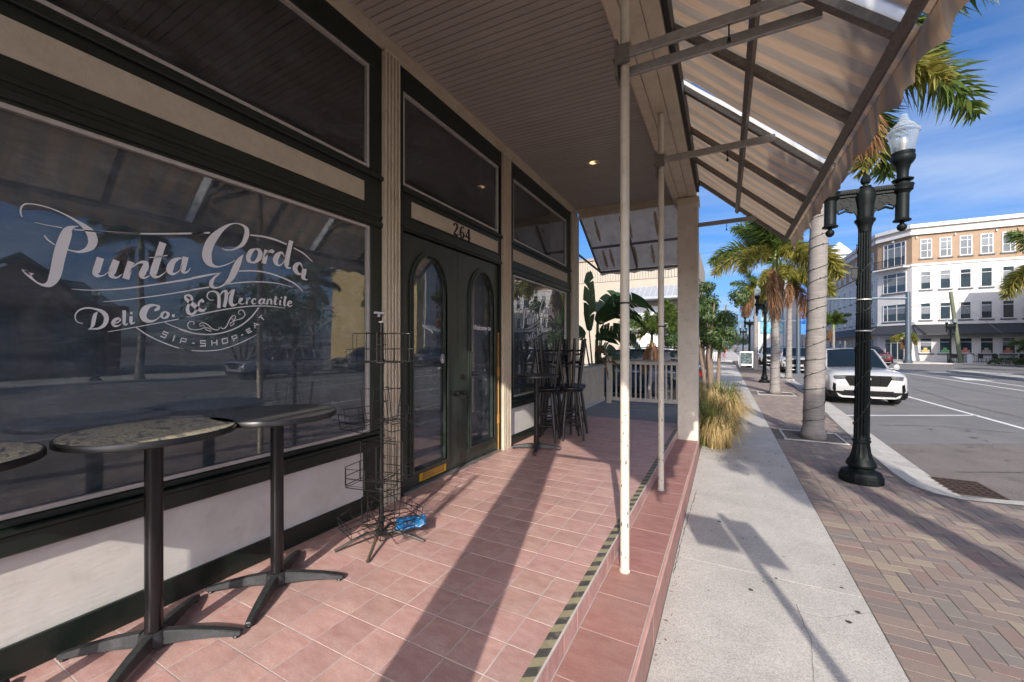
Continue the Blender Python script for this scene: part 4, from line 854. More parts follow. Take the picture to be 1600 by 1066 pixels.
# ------------------------------------------------------------------ awnings and their poles
def awning_cloth():
    m = mat('awning_canvas', (.34, .27, .21), .85, var=.3, scale=3, trans=.42, bump=.2, bscale=300)
    n, l = m.node_tree.nodes, m.node_tree.links
    p = n['Principled BSDF']; base = p.inputs['Base Color'].links[0].from_socket
    tcx = n.new('ShaderNodeTexCoord'); sp = n.new('ShaderNodeSeparateXYZ'); l.new(tcx.outputs['Object'], sp.inputs[0])
    q = n.new('ShaderNodeMath'); q.operation = 'PINGPONG'; q.inputs[1].default_value = .115; l.new(sp.outputs['Y'], q.inputs[0])
    s = n.new('ShaderNodeMapRange'); s.inputs['From Min'].default_value = .055; s.inputs['From Max'].default_value = .062; s.clamp = True; l.new(q.outputs[0], s.inputs[0])
    mx = n.new('ShaderNodeMixRGB'); mx.inputs[1].default_value = (.45, .315, .21, 1); mx.inputs[2].default_value = (.325, .265, .21, 1); l.new(s.outputs[0], mx.inputs[0])
    ml = n.new('ShaderNodeMixRGB'); ml.blend_type = 'MULTIPLY'; ml.inputs[0].default_value = .45; l.new(mx.outputs[0], ml.inputs[1])
    st = n.new('ShaderNodeTexNoise'); st.inputs['Scale'].default_value = 2.2; st.inputs['Detail'].default_value = 8; st.inputs['Roughness'].default_value = .7
    mp_ = n.new('ShaderNodeMapping'); mp_.inputs['Scale'].default_value = (.5, 3.2, .5); l.new(tcx.outputs['Object'], mp_.inputs[0]); l.new(mp_.outputs[0], st.inputs['Vector'])
    rr = n.new('ShaderNodeMapRange'); rr.inputs['From Min'].default_value = .35; rr.inputs['From Max'].default_value = .7; rr.inputs['To Min'].default_value = .45; rr.inputs['To Max'].default_value = 1.25; l.new(st.outputs['Fac'], rr.inputs[0])
    l.new(rr.outputs[0], ml.inputs[2]); out = ml.outputs[0]
    l.new(out, p.inputs['Base Color'])
    for nd in n:
        if nd.type == 'BSDF_TRANSLUCENT': l.new(out, nd.inputs['Color'])
    return m
M_cloth = awning_cloth()
M_slit_sun = mat('white_slit_sunlight', (.85, .85, .82), .5, trans=.8, var=.1, scale=12)  # bright white translucent colour stands in for sunlight through the canvas slits
M_galv = mat('galvanised_steel', (.34, .33, .315), .42, metal=.6, var=.4, scale=35, col2=(.22, .21, .20), bump=.1, bscale=90)
M_galvd = mat('weathered_frame_steel', (.20, .185, .17), .55, metal=.4, var=.4, scale=45, col2=(.11, .10, .095))
M_black_gut = mat('black_ledger', (.02, .02, .022), .5, metal=.3, var=.3)
AX0, AZ0, AX1, AZ1 = -.385, 4.02, .785, 2.945
AY0, AY1 = -.82, 7.10
aw = thing('street_awning', 'long brown striped canvas awning on steel rafters above the sidewalk', 'awning', (0, 0, 0))
sl_v = Vector((AX1 - AX0, 0, AZ1 - AZ0)); sln = sl_v.normalized(); upn = Vector((-sln.z, 0, sln.x))
def ap(t, y, off=0.0): p = Vector((AX0, y, AZ0)) + sl_v * t + upn * off; return (p.x, y, p.z)
raf = [AY0 + .88 * i for i in range(10)]
cl = MB(); ny_ = 200; nt = 10
for i in range(ny_ + 1):
    y = AY0 - .02 + (AY1 - AY0 + .04) * i / ny_
    ph = ((y - AY0) / .88) % 1.0
    for k in range(nt + 1):
        sag = -.022 * math.sin(PI * ph) * math.sin(PI * k / nt) + .012 * noise.noise(Vector((y * 3, k * .4, 0)))
        cl.v.append(ap(k / nt * 1.035, y, .032 + sag))
cl.f = [(i * (nt + 1) + k, (i + 1) * (nt + 1) + k, (i + 1) * (nt + 1) + k + 1, i * (nt + 1) + k + 1) for i in range(ny_) for k in range(nt) if not any(yy - .035 - w < AY0 - .02 + (AY1 - AY0 + .04) * (i + .5) / ny_ < yy - .03 for yy, w in ((2.70, .10), (4.46, .085)))]
cl.build('canvas', M_cloth, aw, smooth='all')
va = MB(); nv = 240; rows = 5
for i in range(nv + 1):
    y = AY0 - .02 + (AY1 - AY0 + .04) * i / nv
    drop = .205 - .04 * abs(math.sin((y - AY0) * PI / .30)) + .03 * noise.noise(Vector((y * 2.7, 0, 9)))
    for k in range(rows):
        f = k / (rows - 1); wv = f * (.018 * math.sin(y * 9.0 + 1.3 * math.sin(y * 2.1)) + .01 * math.sin(y * 23) + .03 * noise.noise(Vector((y * 2.3, f, 4))) + .012 * noise.noise(Vector((y * 9, f * 2, 1))) + .015)
        va.v.append((AX1 + .06 + wv, y, AZ1 - .005 - drop * f))
va.f = [(i * rows + k, (i + 1) * rows + k, (i + 1) * rows + k + 1, i * rows + k + 1) for i in range(nv) for k in range(rows - 1)]
va.build('valance', M_cloth, aw, smooth='all')
for i, y in enumerate(raf):
    b = MB(); b.bar(ap(0, y), ap(1, y), .055, .05, upn); b.build('rafter', M_galvd, aw)
for y, w in ((2.70, .10), (4.46, .085), (-.82, .09)):
    b = MB(); b.add([ap(0, y - .045 - w, .022), ap(0, y - .02, .022), ap(1, y - .02, .022), ap(1, y - .045 - w, .022)], [(0, 1, 2, 3)]); b.build('slit_sun_strip', M_slit_sun, aw)  # white sheet filling each slit, put in as its sunlit streak
b = MB(); b.bar(ap(.50, AY0, -.055), ap(.50, AY1, -.055), .045, .04, upn); b.build('purlin', M_galvd, aw)
b = MB(); b.bar(ap(1, AY0, -.01), ap(1, AY1, -.01), .05, .05, upn); b.build('front_bar', M_galvd, aw)
b = MB(); b.box(BX1 + .001, BX1 + .042, AY0, AY1 + .05, 3.86, 4.06); b.build('ledger', M_black_gut, aw); 
b = MB(); b.bar(ap(0, AY0, -.02), ap(0, AY1, -.02), .05, .05, upn); b.build('ledger_bar', M_galvd, aw)
PX = -.592
def strut(y, z, x0, x1):
    b = MB(); b.box(x0, x1, y - .035, y - .005, z - .03, z + .03); b.box(x0, x1, y + .04, y + .045, z - .10, z - .045) if y == 2.70 else None
    b.build('strut', M_galv, aw, bev=.003)
tS = lambda z: (AZ0 - z) / (AZ0 - AZ1)
xs_at = lambda z: AX0 + sl_v.x * tS(z)
for y in (-.78, 2.73, 4.45, 7.08):
    z = 3.30
    b = MB(); b.box(PX - .05 if y < 6 else -.385, xs_at(z) + .01, y - .055, y - .028, z - .032, z + .032)
    if y == 2.73: b.box(PX - .05, xs_at(z - .07) - .0, y + .028, y + .055, z - .105, z - .045)
    b.build('strut', M_galv, aw, bev=.003)
    h = MB(); xx = .02; h.tube([(xx, y - .041, z - .03), (xx, y - .041, z - .10)], .005, 6); h.lathe([(.0, 0), (.012, .005), (.009, .03), (0, .035)], (xx, y - .041, z - .14), 8); h.build('hook', M_blk, aw)
M_pole = mat('cream_pole_paint', (.66, .61, .51), .5, var=.2, scale=6, bump=.12, bscale=50, dirt=(.30, .25, .18), dscale=11, damt=.4, stretch=(1, 1, .5))
for y, rr, lb in ((2.731, .030, 'near cream painted pole standing on the red tiled step'), (4.451, .030, 'farther cream painted pole on the red tiled step, nearer the square column'), (-.30, .03, '')):
    if not lb: continue
    p = thing('support_pole', lb, 'pole', (PX, y, Z_TREAD), 0, 'awning support poles')
    b = MB(); n = 24; pts = [(PX, y, Z_TREAD + (3.80 - Z_TREAD) * i / n) for i in range(n + 1)]; b.tube(pts, rr, 18); b.build('pole', M_pole, p, smooth=True)
    b = MB(); b.lathe([(rr + .004, 0), (rr + .006, .012), (rr + .001, .016)], (PX, y, Z_TREAD + .0005), 18); b.build('foot_collar', M_pole, p)
    b = MB(); b.box(PX - .055, PX + .04, y - .06, y - .035, 3.24, 3.36) ; b.box(PX - .05, PX - .035, y - .065, y + .055, 3.15, 3.40); b.tube([(PX - .06, y - .07, 3.27), (PX - .06, y + .06, 3.27)], .006, 6); b.build('clamp', M_galvd, p)
    b = MB(); b.lathe([(rr + .0015, 0), (rr + .0025, .0), (rr + .0025, .012), (rr + .0015, .012)], (PX, y, 1.66 if y < 3 else 1.58), 18); b.build('cable_tie', M_blk, p)
    b = MB(); random.seed(5)
    for k in range(14):
        z = Z_TREAD + random.uniform(.1, 1.1); t = random.uniform(-2.6, -.6); s = random.uniform(.002, .005); hh = random.uniform(.004, .03)
        c, sn_ = math.cos(t), math.sin(t); q = rr + .0006
        b.add([(PX + q * c - s * sn_, y + q * sn_ + s * c, z), (PX + q * c + s * sn_, y + q * sn_ - s * c, z), (PX + q * c + s * sn_ * .7, y + q * sn_ - s * c * .7, z + hh), (PX + q * c - s * sn_ * .8, y + q * sn_ + s * c * .8, z + hh)], [(0, 1, 2, 3)])
    tag(b.build('paint_chips', M_rust, p), kind='stuff')

# end awnings over the two open ends of the porch
M_stain = mat('stained_awning_lining', (.92, .84, .70), .8, var=.3, scale=5, trans=.22, dirt=(.40, .30, .21), dscale=3.0, damt=.5, stretch=(1, 1, 1))
def end_awning(label, xa, xb, ya, yb, za, zb, xa2):
    t = thing('end_awning', label, 'awning', ((xa + xb) / 2, ya, za), 0, 'awnings over the porch ends')
    b = MB(); n = 12; s = 1 if yb > ya else -1
    for i in range(n + 1):
        f = i / n
        for k in range(13): g_ = k / 12; b.v.append((xa + (xa2 - xa) * f + (xb - xa - (xa2 - xa) * f) * g_, ya + (yb - ya) * f, za + (zb - za) * f + .01 * math.sin(g_ * PI * 4) * math.sin(PI * f)))
    b.f = [(i * 13 + k, (i + 1) * 13 + k, (i + 1) * 13 + k + 1, i * 13 + k + 1) for i in range(n) for k in range(12)]
    b.build('canvas', M_stain, t, smooth='all')
    v = MB(); nn = 60
    for i in range(nn + 1):
        x = xa2 + (xb - xa2) * i / nn; d = .11 - .03 * abs(math.sin(x * 9))
        v.v += [(x, yb + s * .012, zb + .0), (x, yb + s * (.016 + .008 * math.sin(x * 20)), zb - d)]
    v.f = [(2 * i, 2 * i + 2, 2 * i + 3, 2 * i + 1) for i in range(nn)]; v.build('valance', M_stain, t)
    dz = (zb - za); dy = (yb - ya); up = Vector((0, -dz, dy)) * s; up.normalize()
    for f0 in (.0, .55, 1.0):
        q = MB(); y, z = ya + dy * f0, za + dz * f0 - .03; q.bar((xa + (xa2 - xa) * f0, y, z), (xb, y, z), .035, .035, up); q.build('cross_bar', M_galvd, t)
    for g_ in (0, .46, 1.0):
        q = MB(); q.bar((xa + (xb - xa) * g_, ya, za - .03), (xa2 + (xb - xa2) * g_, yb, zb - .03), .035, .035, up); q.build('rafter', M_galvd, t)
    q = MB(); q.bar((xa - .02, ya, zb + .15), (xa2, yb, zb - .02), .03, .03); q.build('side_brace', M_galvd, t)
    # run-off stains: pairs of rust streaks on the lining
    m = mat('rust_streak', (.50, .37, .24), .9, var=.9, scale=30, col2=(.70, .60, .48), trans=.5)
    ss = MB(); random.seed(3)
    for k in range(7):
        x = xa + .28 + (k // 2) * .50 + (k % 2) * .15
        for f0, f1 in ((.12, .48), (.62, .95)):
            if random.random() < .2: continue
            pts = []; W = []
            for j in range(9): f = f0 + (f1 - f0) * j / 8; pts.append((x + random.uniform(-.004, .004) , ya + dy * f - up.y * .004, za + dz * f - up.z * .004 + .0)); W.append((.030 + random.uniform(-.008, .008)) * math.sin(PI * (j + .6) / 9.2) ** .5)
            for j in range(8):
                a, c = pts[j], pts[j + 1]
                ss.add([(a[0] - W[j], a[1], a[2]), (a[0] + W[j], a[1], a[2]), (c[0] + W[j + 1], c[1], c[2]), (c[0] - W[j + 1], c[1], c[2])], [(0, 1, 2, 3)])
    tag(ss.build('run_off_stain', m, t), kind='stuff')
    return t
end_awning('stained off white canvas awning hanging across the far end of the porch', -2.60, -.72, 7.80, 9.0, 4.03, 3.08, -2.50)
end_awning('off white awning across the near end of the porch behind the bistro tables', -2.64, -1.35, -.79, -1.95, 4.17, 2.30, -2.64)
# ------------------------------------------------------------------ bistro tables
M_top = mat('table_top_marble', (.028, .027, .026), .30, var=.1, scale=4, spec=.6)
def marble(m, scale, amt):
    n, l = m.node_tree.nodes, m.node_tree.links; p = n['Principled BSDF']
    tcx = n.new('ShaderNodeTexCoord'); ns = n.new('ShaderNodeTexNoise'); ns.inputs['Scale'].default_value = scale; ns.inputs['Detail'].default_value = 5; ns.inputs['Distortion'].default_value = 3.2
    mpv = n.new('ShaderNodeMapping'); mpv.inputs['Rotation'].default_value = (0, 0, .5); mpv.inputs['Scale'].default_value = (1.0, 2.4, 1); l.new(tcx.outputs['Object'], mpv.inputs[0]); l.new(mpv.outputs[0], ns.inputs['Vector'])
    r = n.new('ShaderNodeValToRGB'); e = r.color_ramp.elements; e[0].position = .42; e[0].color = (.10, .10, .11, 1); e[1].position = .50; e[1].color = (.62, .55, .36, 1)
    q = e.new(.56); q.color = (.14, .135, .14, 1); q = e.new(.61); q.color = (.70, .62, .40, 1); q = e.new(.67); q.color = (.09, .085, .085, 1)
    l.new(ns.outputs['Fac'], r.inputs[0])
    mx = n.new('ShaderNodeMixRGB'); mx.inputs[0].default_value = amt; mx.inputs[1].default_value = (.028, .026, .024, 1); l.new(r.outputs[0], mx.inputs[2]); l.new(mx.outputs[0], p.inputs['Base Color'])
marble(M_top, 6.5, .9)
M_top2 = mat('table_top_worn', (.085, .08, .075), .32, var=.4, scale=7, col2=(.035, .033, .031), spec=.6)
M_rim = mat('table_rim', (.012, .011, .011), .35, var=.3, scale=30)
M_iron = mat('table_base_iron', (.05, .052, .055), .5, metal=.5, var=.35, scale=25, bump=.15, bscale=120, dirt=(.14, .14, .14), dscale=16, damt=.4)
M_post = mat('table_post_black', (.012, .012, .013), .22, metal=.2, var=.3, scale=10)
def bistro_table(x, y, label, topm, rot, legr=.36, h=1.0, rt=.315):
    t = thing('bistro_table', label, 'table', (x, y, 0), 0, 'tall round bistro tables')
    b = MB(); b.lathe([(0, h - .006), (rt - .012, h - .006), (rt - .010, h)], (x, y, 0), 48); b.v[-1] = b.v[-1]; b.build('table_top', topm, t, smooth=True)
    b = MB(); b.lathe([(rt - .0095, h - .0005), (rt - .004, h + .0005), (rt, h - .006), (rt, h - .026), (rt - .008, h - .030), (.0, h - .030)], (x, y, 0), 48); b.build('table_rim', M_rim, t, smooth=True)
    b = MB(); b.lathe([(.034, .06), (.034, h - .0305)], (x, y, 0), 20); b.lathe([(.12, h - .037), (.12, h - .031)], (x, y, 0), 12); b.build('column', M_post, t, smooth=True)
    hb = MB(); hb.lathe([(.055, .02), (.058, .05), (.05, .075), (.036, .082)], (x, y, 0), 16); hb.build('hub', M_iron, t, smooth=True)
    for k in range(4):
        a = rot + k * PI / 2; d = Vector((math.cos(a), math.sin(a), 0)); s = Vector((-d.y, d.x, 0))
        secs = [(.045, .026, .082, .022), (.14, .026, .074, .026), (.25, .024, .056, .022), (.33, .021, .038, .012), (legr, .017, .030, .012)]
        b = MB(); vs = []
        for r, w, zt, zb in secs:
            c = Vector((x, y, 0)) + d * r
            for sx, z in ((-1, zb), (-.75, zt), (.75, zt), (1, zb)): q = c + s * w * sx; vs.append((q.x, q.y, z))
        fs = []
        for i in range(len(secs) - 1):
            for j in range(4): fs.append((i * 4 + j, i * 4 + (j + 1) % 4, (i + 1) * 4 + (j + 1) % 4, (i + 1) * 4 + j))
        fs += [(3, 2, 1, 0), tuple(range((len(secs) - 1) * 4, len(secs) * 4))]
        b.add(vs, fs); f = b.build('foot', M_iron, t, bev=.004)
        g_ = MB(); c = Vector((x, y, 0)) + d * (legr - .022); g_.lathe([(.015, .0), (.017, .004), (.012, .014)], (c.x, c.y, .0005), 10); g_.build('glide', M_blk, f)
    return t
bistro_table(-2.34, .22, 'tall black bistro table cut off by the photo edge, nearest the camera', M_top, R(42))
bistro_table(-2.31, .865, 'tall bistro table with yellow marbled black top, between two other tables', M_top, R(40))
bistro_table(-2.28, 1.42, 'tall bistro table with plain dark top beside the wire display rack', M_top2, R(38), .36)
bistro_table(-2.23, 4.92, 'small dark bistro table in front of the stacked stools past the doors', M_top2, R(20), .33, 1.0, .30)

# ------------------------------------------------------------------ bar stools, some upside down on the others
M_stool = mat('black_stool_paint', (.016, .015, .015), .38, var=.3, scale=14)
def make_stool():
    t = thing('bar_stool', '', 'stool', (0, 0, 0)); H = .745
    b = MB(); b.lathe([(.0, H - .035), (.165, H - .035), (.186, H - .026), (.19, H - .012), (.178, H - .002), (.12, H - .006), (0, H - .008)], (0, 0, 0), 28); b.build('seat', M_stool, t, smooth=True)
    def lp(k, z): a = PI / 4 + k * PI / 2; r = .115 + (.215 - .115) * (1 - z / (H - .03)); return Vector((r * math.cos(a), r * math.sin(a), z))
    for k in range(4):
        b = MB(); zs = [.0, .10, .2, .35, .5, .65, H - .03]; b.tube([lp(k, z) for z in zs], [.017, .020, .024, .026, .024, .021, .017], 10); b.build('leg', M_stool, t, smooth=True)
    for z0, z1 in ((.18, .23), (.36, .41)):
        for k in range(4):
            z = z0 if k % 2 else z1; b = MB(); a, c = lp(k, z), lp((k + 1) % 4, z); m_ = (a + c) / 2; b.tube([a, a.lerp(c, .25), m_, a.lerp(c, .75), c], [.010, .0135, .0155, .0135, .010], 8); b.build('rung', M_stool, t, smooth=True)
    return t
st0 = make_stool(); gname = 'black wooden bar stools stacked by the far window'
spots = [(-2.30, 5.46, .15, 'upright black bar stool nearest the window glass, behind the small table'), (-2.03, 5.72, .55, 'upright black bar stool standing out in front of the stacked group'), (-2.14, 6.16, .9, 'upright black bar stool hidden behind the front stool, toward the railing'), (-2.40, 5.92, .3, 'upright black bar stool in the middle of the stack, against the window wall')]
ups = ['upside down black bar stool resting on the stool nearest the window glass', 'upside down black bar stool resting on the front stool of the group', 'upside down black bar stool on the rear stool toward the railing', 'upside down black bar stool on the middle stool against the window wall']
for i, (x, y, rz, lb) in enumerate(spots):
    s = st0 if i == 0 else dup(st0)
    s.location = (x, y, 0.0005); s.rotation_euler = (0, 0, rz); s['label'] = lb; s['group'] = gname
for i, (x, y, rz, lb) in enumerate(spots):
    s = dup(st0, (x + .01, y - .015, .746 + .745), rz + .5, ups[i], gname); s.rotation_euler = (PI, 0, rz + .5 + .3 * i)

# ------------------------------------------------------------------ wire display rack
rk = thing('wire_display_rack', 'empty black wire display rack on a rusty footed stand beside the double doors', 'display rack', (-2.16, 2.10, 0))
rx, ry = -2.16, 2.10
b = MB(); b.tube([(rx, ry, .05), (rx, ry, 1.545)], .0165, 14); b.build('pole', M_post, rk, smooth=True)
b = MB(); b.lathe([(.02, 1.546), (.018, 1.556), (0, 1.558)], (rx, ry, 0), 12); b.build('pole_cap', M_alu, rk)
b = MB(); b.lathe([(.0, .052), (.05, .052), (.055, .058), (.05, .064), (.018, .066)], (rx, ry, 0), 18); b.build('hub', M_iron, rk, smooth=True)
M_rleg = mat('rack_leg_rust', (.09, .08, .07), .6, metal=.4, var=.4, scale=18, dirt=(.42, .20, .05), dscale=5, damt=.85)
for a in (-118, -60, 22, 100, 165):
    a = R(a); d = Vector((math.cos(a), math.sin(a), 0)); b = MB()
    b.tube([Vector((rx, ry, .06)) + d * .04, Vector((rx, ry, .075)) + d * .09, Vector((rx, ry, .05)) + d * .19, Vector((rx, ry, .012)) + d * .31], [.011, .012, .011, .010], 8); b.build('leg', M_rleg, rk, smooth=True)
M_wire = mat('black_wire', (.02, .02, .02), .35, metal=.4)
def pocket(c, a, w, dpt, hh, tilt, bars):
    d = Vector((math.cos(a), math.sin(a), 0)); s = Vector((-d.y, d.x, 0)); u = (Vector((0, 0, 1)) * math.cos(tilt) + d * math.sin(tilt)); f = (d * math.cos(tilt) - Vector((0, 0, 1)) * math.sin(tilt))
    o = Vector(c) + d * .035
    P = lambda i, j, k: o + s * w * i + f * dpt * j + u * hh * k
    b = MB(); r = .0032
    def w_(pts): b.tube(pts, r, 5)
    w_([P(-.5, 0, 1), P(-.5, 0, 0), P(-.5, 1, 0), P(-.5, 1, .45), P(.5, 1, .45), P(.5, 1, 0), P(.5, 0, 0), P(.5, 0, 1), P(-.5, 0, 1)])
    w_([P(-.5, 1, 0), P(.5, 1, 0)]); w_([P(-.5, 0, 0), P(.5, 0, 0)]); w_([P(-.5, 0, .9), P(-.5, .9, .45)])if bars > 2 else None
    for k in range(1, bars): w_([P(-.5 + k / bars, 1, .45), P(-.5 + k / bars, 1, 0), P(-.5 + k / bars, 0, 0)]) if bars > 1 else None
    w_([P(-.5, 1, .22), P(.5, 1, .22)]) if bars > 1 else None
    w_([Vector(c), P(0, 0, 0)]); w_([Vector(c) + Vector((0, 0, hh * .6)), P(0, 0, .6)])
    return b
tiers = [(1.27, .38, .11, .20, .0, [-63, 27, 117, 207], 1), (.85, .24, .21, .23, .15, [-95, -5, 85, 175], 2), (.42, .30, .15, .28, .0, [-80, 20, 100, 190], 2), (.15, .24, .22, .17, .12, [-110, -20, 70, 160], 3)]
for z, w, dp, hh, tilt, angs, bars in tiers:
    for a in angs: pocket((rx, ry, z), R(a), w, dp, hh, tilt, bars).build('wire_pocket', M_wire, rk)
    b = MB(); b.lathe([(.018, z - .02), (.024, z - .015), (.024, z + .015), (.018, z + .02)], (rx, ry, 0), 12); b.build('tier_collar', M_wire, rk)
# crumpled blue packet lying in the bottom pocket
M_blue = mat('blue_plastic_packet', (.015, .13, .42), .28, var=.3, scale=9, col2=(.02, .22, .45), dirt=(.75, .75, .72), dscale=16, damt=.9)
pk = MB(); n = 9
cx_, cy_, cz_ = -2.03, 2.26, .10
for i in range(n + 1):
    for j in range(n + 1):
        u, v = i / n - .5, j / n - .5; z = cz_ + .03 * noise.noise(Vector((u * 6, v * 6, 2))) + .02 * u + .02 * v
        a = .75; pk.v.append((cx_ + u * .21 * math.cos(a) - v * .14 * math.sin(a), cy_ + u * .21 * math.sin(a) + v * .14 * math.cos(a), z))
pk.f = [(i * (n + 1) + j, (i + 1) * (n + 1) + j, (i + 1) * (n + 1) + j + 1, i * (n + 1) + j + 1) for i in range(n) for j in range(n)]
po = pk.build('plastic_packet', M_blue, loc=(cx_, cy_, cz_), smooth='all'); md = po.modifiers.new('thick', 'SOLIDIFY'); md.thickness = .012
tag(po, 'crumpled bright blue plastic packet lying in the bottom pocket of the wire rack', 'packet')

# ------------------------------------------------------------------ landing, railings
M_land = mat('grey_landing', (.27, .255, .235), .85, var=.4, scale=5, bump=.5, bscale=60, dirt=(.33, .32, .30), dscale=2.5, damt=.5)
ld = MB().box(-3.6, -.75, Y1 + .005, 10.3, -.5, -.012).build('landing', M_land); structure(ld)
M_rail = mat('railing_paint', (.62, .57, .48), .55, var=.2, scale=8, dirt=(.32, .27, .2), dscale=10, damt=.4)
M_cap = mat('rail_cap', (.30, .26, .22), .6, var=.3)
def railing(label, a, b_, z0, ztop, n, posts=(True, True)):
    a, b_ = Vector((*a, 0)), Vector((*b_, 0)); d = (b_ - a); L = d.length; d.normalize()
    t = thing('porch_railing', label, 'railing', (*((a + b_) / 2).xy, z0), 0, 'cream picket railings round the landing')
    up = Vector((0, 0, 1))
    for z, w, h, m in ((ztop - .04, .06, .075, M_rail), (ztop + .012, .10, .025, M_cap), (z0 + .12, .06, .085, M_rail)):
        q = MB(); q.bar(a + up * z, b_ + up * z, w, h); q.build('rail', m, t, bev=.004)
    for k in range(n):
        p = a + d * (L * (k + .5) / n); q = MB(); q.bar(p + up * (z0 + .163), p + up * (ztop - .078), .034, .034, d); q.build('picket', M_rail, t)
    for f, pt in zip(posts, (a, b_)):
        if not f: continue
        q = MB(); q.box(pt.x - .06, pt.x + .06, pt.y - .06, pt.y + .06, z0, ztop + .06); po = q.build('post', M_rail, t, bev=.005)
        q = MB(); q.box(pt.x - .08, pt.x + .08, pt.y - .08, pt.y + .08, ztop + .061, ztop + .085); q.box(pt.x - .065, pt.x + .065, pt.y - .065, pt.y + .065, ztop + .086, ztop + .12); q.build('post_cap', M_cap, po)
    return t
railing('cream picket railing across the back of the landing, under the small palms', (-2.52, 9.9), (-.80, 9.9), -.02, 1.02, 15)
railing('short cream picket railing beside the corner pilaster, running back from the stools', (-2.62, 7.95), (-2.62, 9.78), -.02, .93, 14, (True, False))
# ------------------------------------------------------------------ plants round the porch
def leaf_mat(name, c1, c2, rough=.45, tr=.35, isl=.5): return mat(name, c1, rough, var=.3, scale=6, col2=c2, trans=tr, isl=isl)
M_banana = leaf_mat('banana_leaf', (.030, .065, .022), (.045, .085, .02), .38, .22, .25)
M_dead = leaf_mat('dead_leaf', (.30, .16, .06), (.20, .11, .05), .8, .3, .4)
M_stalk = mat('leaf_stalk', (.10, .14, .045), .5, var=.3)
def big_leaf(base, tip_dir, L, W, droop, rng, torn=.5):
    """one bird-of-paradise blade: two rows of lobes off an arching midrib"""
    b = MB(); d = Vector(tip_dir).normalized(); side = d.cross(Vector((0, 0, 1)));
    if side.length < .05: side = Vector((1, 0, 0))
    side.normalize(); roll = rng.uniform(.75, 1.25) * rng.choice((-1, 1)) if torn > .2 else .9; side = side * math.cos(roll) + d.cross(side) * math.sin(roll); p = Vector(base); n = 16; mid = []; dirs = []
    for i in range(n + 1): mid.append(p.copy()); dirs.append(d.copy()); p = p + d * (L / n); d = (d + Vector((0, 0, -droop / n))).normalized()
    for sgn in (-1, 1):
        i = 0
        while i < n:
            k = 1 if rng.random() < torn else rng.randint(2, 4); j = min(n, i + k); vs = []
            dr = rng.uniform(-.15, .25); gap = rng.uniform(.0, .25) if torn > .2 else 0
            for q in range(i, j + 1):
                f = q / n; w = W * (math.sin(PI * min(1, f * .92 + .06)) ** .6) * (1 - .25 * f)
                nrm = side.cross(dirs[q]).normalized(); f2 = q - (gap * .5 if q == j and j < n else 0)
                o = mid[q] + side * sgn * w * math.cos(.35 + dr) - nrm * (-1) * w * math.sin(.0) + Vector((0, 0, 1)) * (w * (.30 - dr * 1.4)) + dirs[q] * (w * .28) - (dirs[q] * gap * L / n if q == j else Vector())
                h = (mid[q] + o) / 2 + Vector((0, 0, .03 * w / max(W, .01)))
                vs += [mid[q], h, o]
            fs = []
            for q in range(j - i): a0 = q * 3; fs += [(a0, a0 + 3, a0 + 4, a0 + 1), (a0 + 1, a0 + 4, a0 + 5, a0 + 2)]
            b.add(vs, fs); i = j
    return b, mid
rng = random.Random(11)
bp = thing('bird_of_paradise_plant', 'large dark bird of paradise plant with torn leaves behind the short railing', 'plant', (-3.0, 10.3, -.36))
base = Vector((-3.0, 10.35, -.36))
specs = [((-3.12, 10.2, 1.75), (.02, -.05, 1.0), 1.55, .36, .15, .05), ((-2.95, 10.3, 1.95), (.75, -.1, .75), 1.35, .30, 1.7, .55), ((-2.9, 10.3, 2.1), (.9, .1, .42), 1.25, .28, 1.5, .6), ((-2.95, 10.2, 1.55), (.95, -.2, .35), 1.15, .26, 1.6, .75), ((-2.95, 10.2, 1.25), (.8, -.35, .25), 1.0, .24, 1.9, .8), ((-3.3, 10.4, 1.6), (-.9, .1, .5), 1.2, .3, 1.5, .5), ((-2.8, 10.5, 2.3), (.8, .3, .6), 1.5, .30, 1.6, .6), ((-2.9, 10.25, .95), (.7, -.3, .1), .8, .22, 2.2, .8), ((-3.0, 10.6, 2.2), (.3, .5, .8), 1.3, .3, 1.2, .4), ((-2.85, 10.3, 1.75), (1.0, -.05, .1), 1.25, .27, 1.3, .7)]
for pb, dr_, L, W, dp, to in specs:
    lb_, mid = big_leaf(pb, dr_, L, W, dp, rng, to); lf = lb_.build('leaf', M_banana, bp, smooth='all')
    q = MB(); q.tube([base + Vector((rng.uniform(-.12, .12), rng.uniform(-.12, .12), 0)), base.lerp(Vector(pb), .6) + Vector((0, 0, .1)), Vector(pb)] + mid[1::3], [.03, .022, .016] + [.011 - .0016 * k for k in range(len(mid[1::3]))], 7); q.build('stalk', M_stalk, lf, smooth=True)
for pb, dr_, L, W, dp in (((-2.75, 9.75, 1.05), (.3, -.3, .1), .75, .10, 3.0), ((-2.7, 9.8, .8), (.1, -.5, -.5), .6, .10, 2.0), ((-2.6, 9.85, 1.0), (.7, .0, .2), .55, .08, 2.5), ((-2.85, 9.8, 1.25), (.5, -.2, .2), .6, .12, 2.4)):
    lb_, mid = big_leaf(pb, dr_, L, W, dp, rng, .8); lb_.build('withered_leaf', M_dead, bp, smooth='all')
    q = MB(); q.tube([base + Vector((.1, -.1, .2)), Vector(pb) - Vector((0, .02, .12)), Vector(pb)] + mid[1::4], .008, 6); q.build('withered_stalk', M_dead, bp)

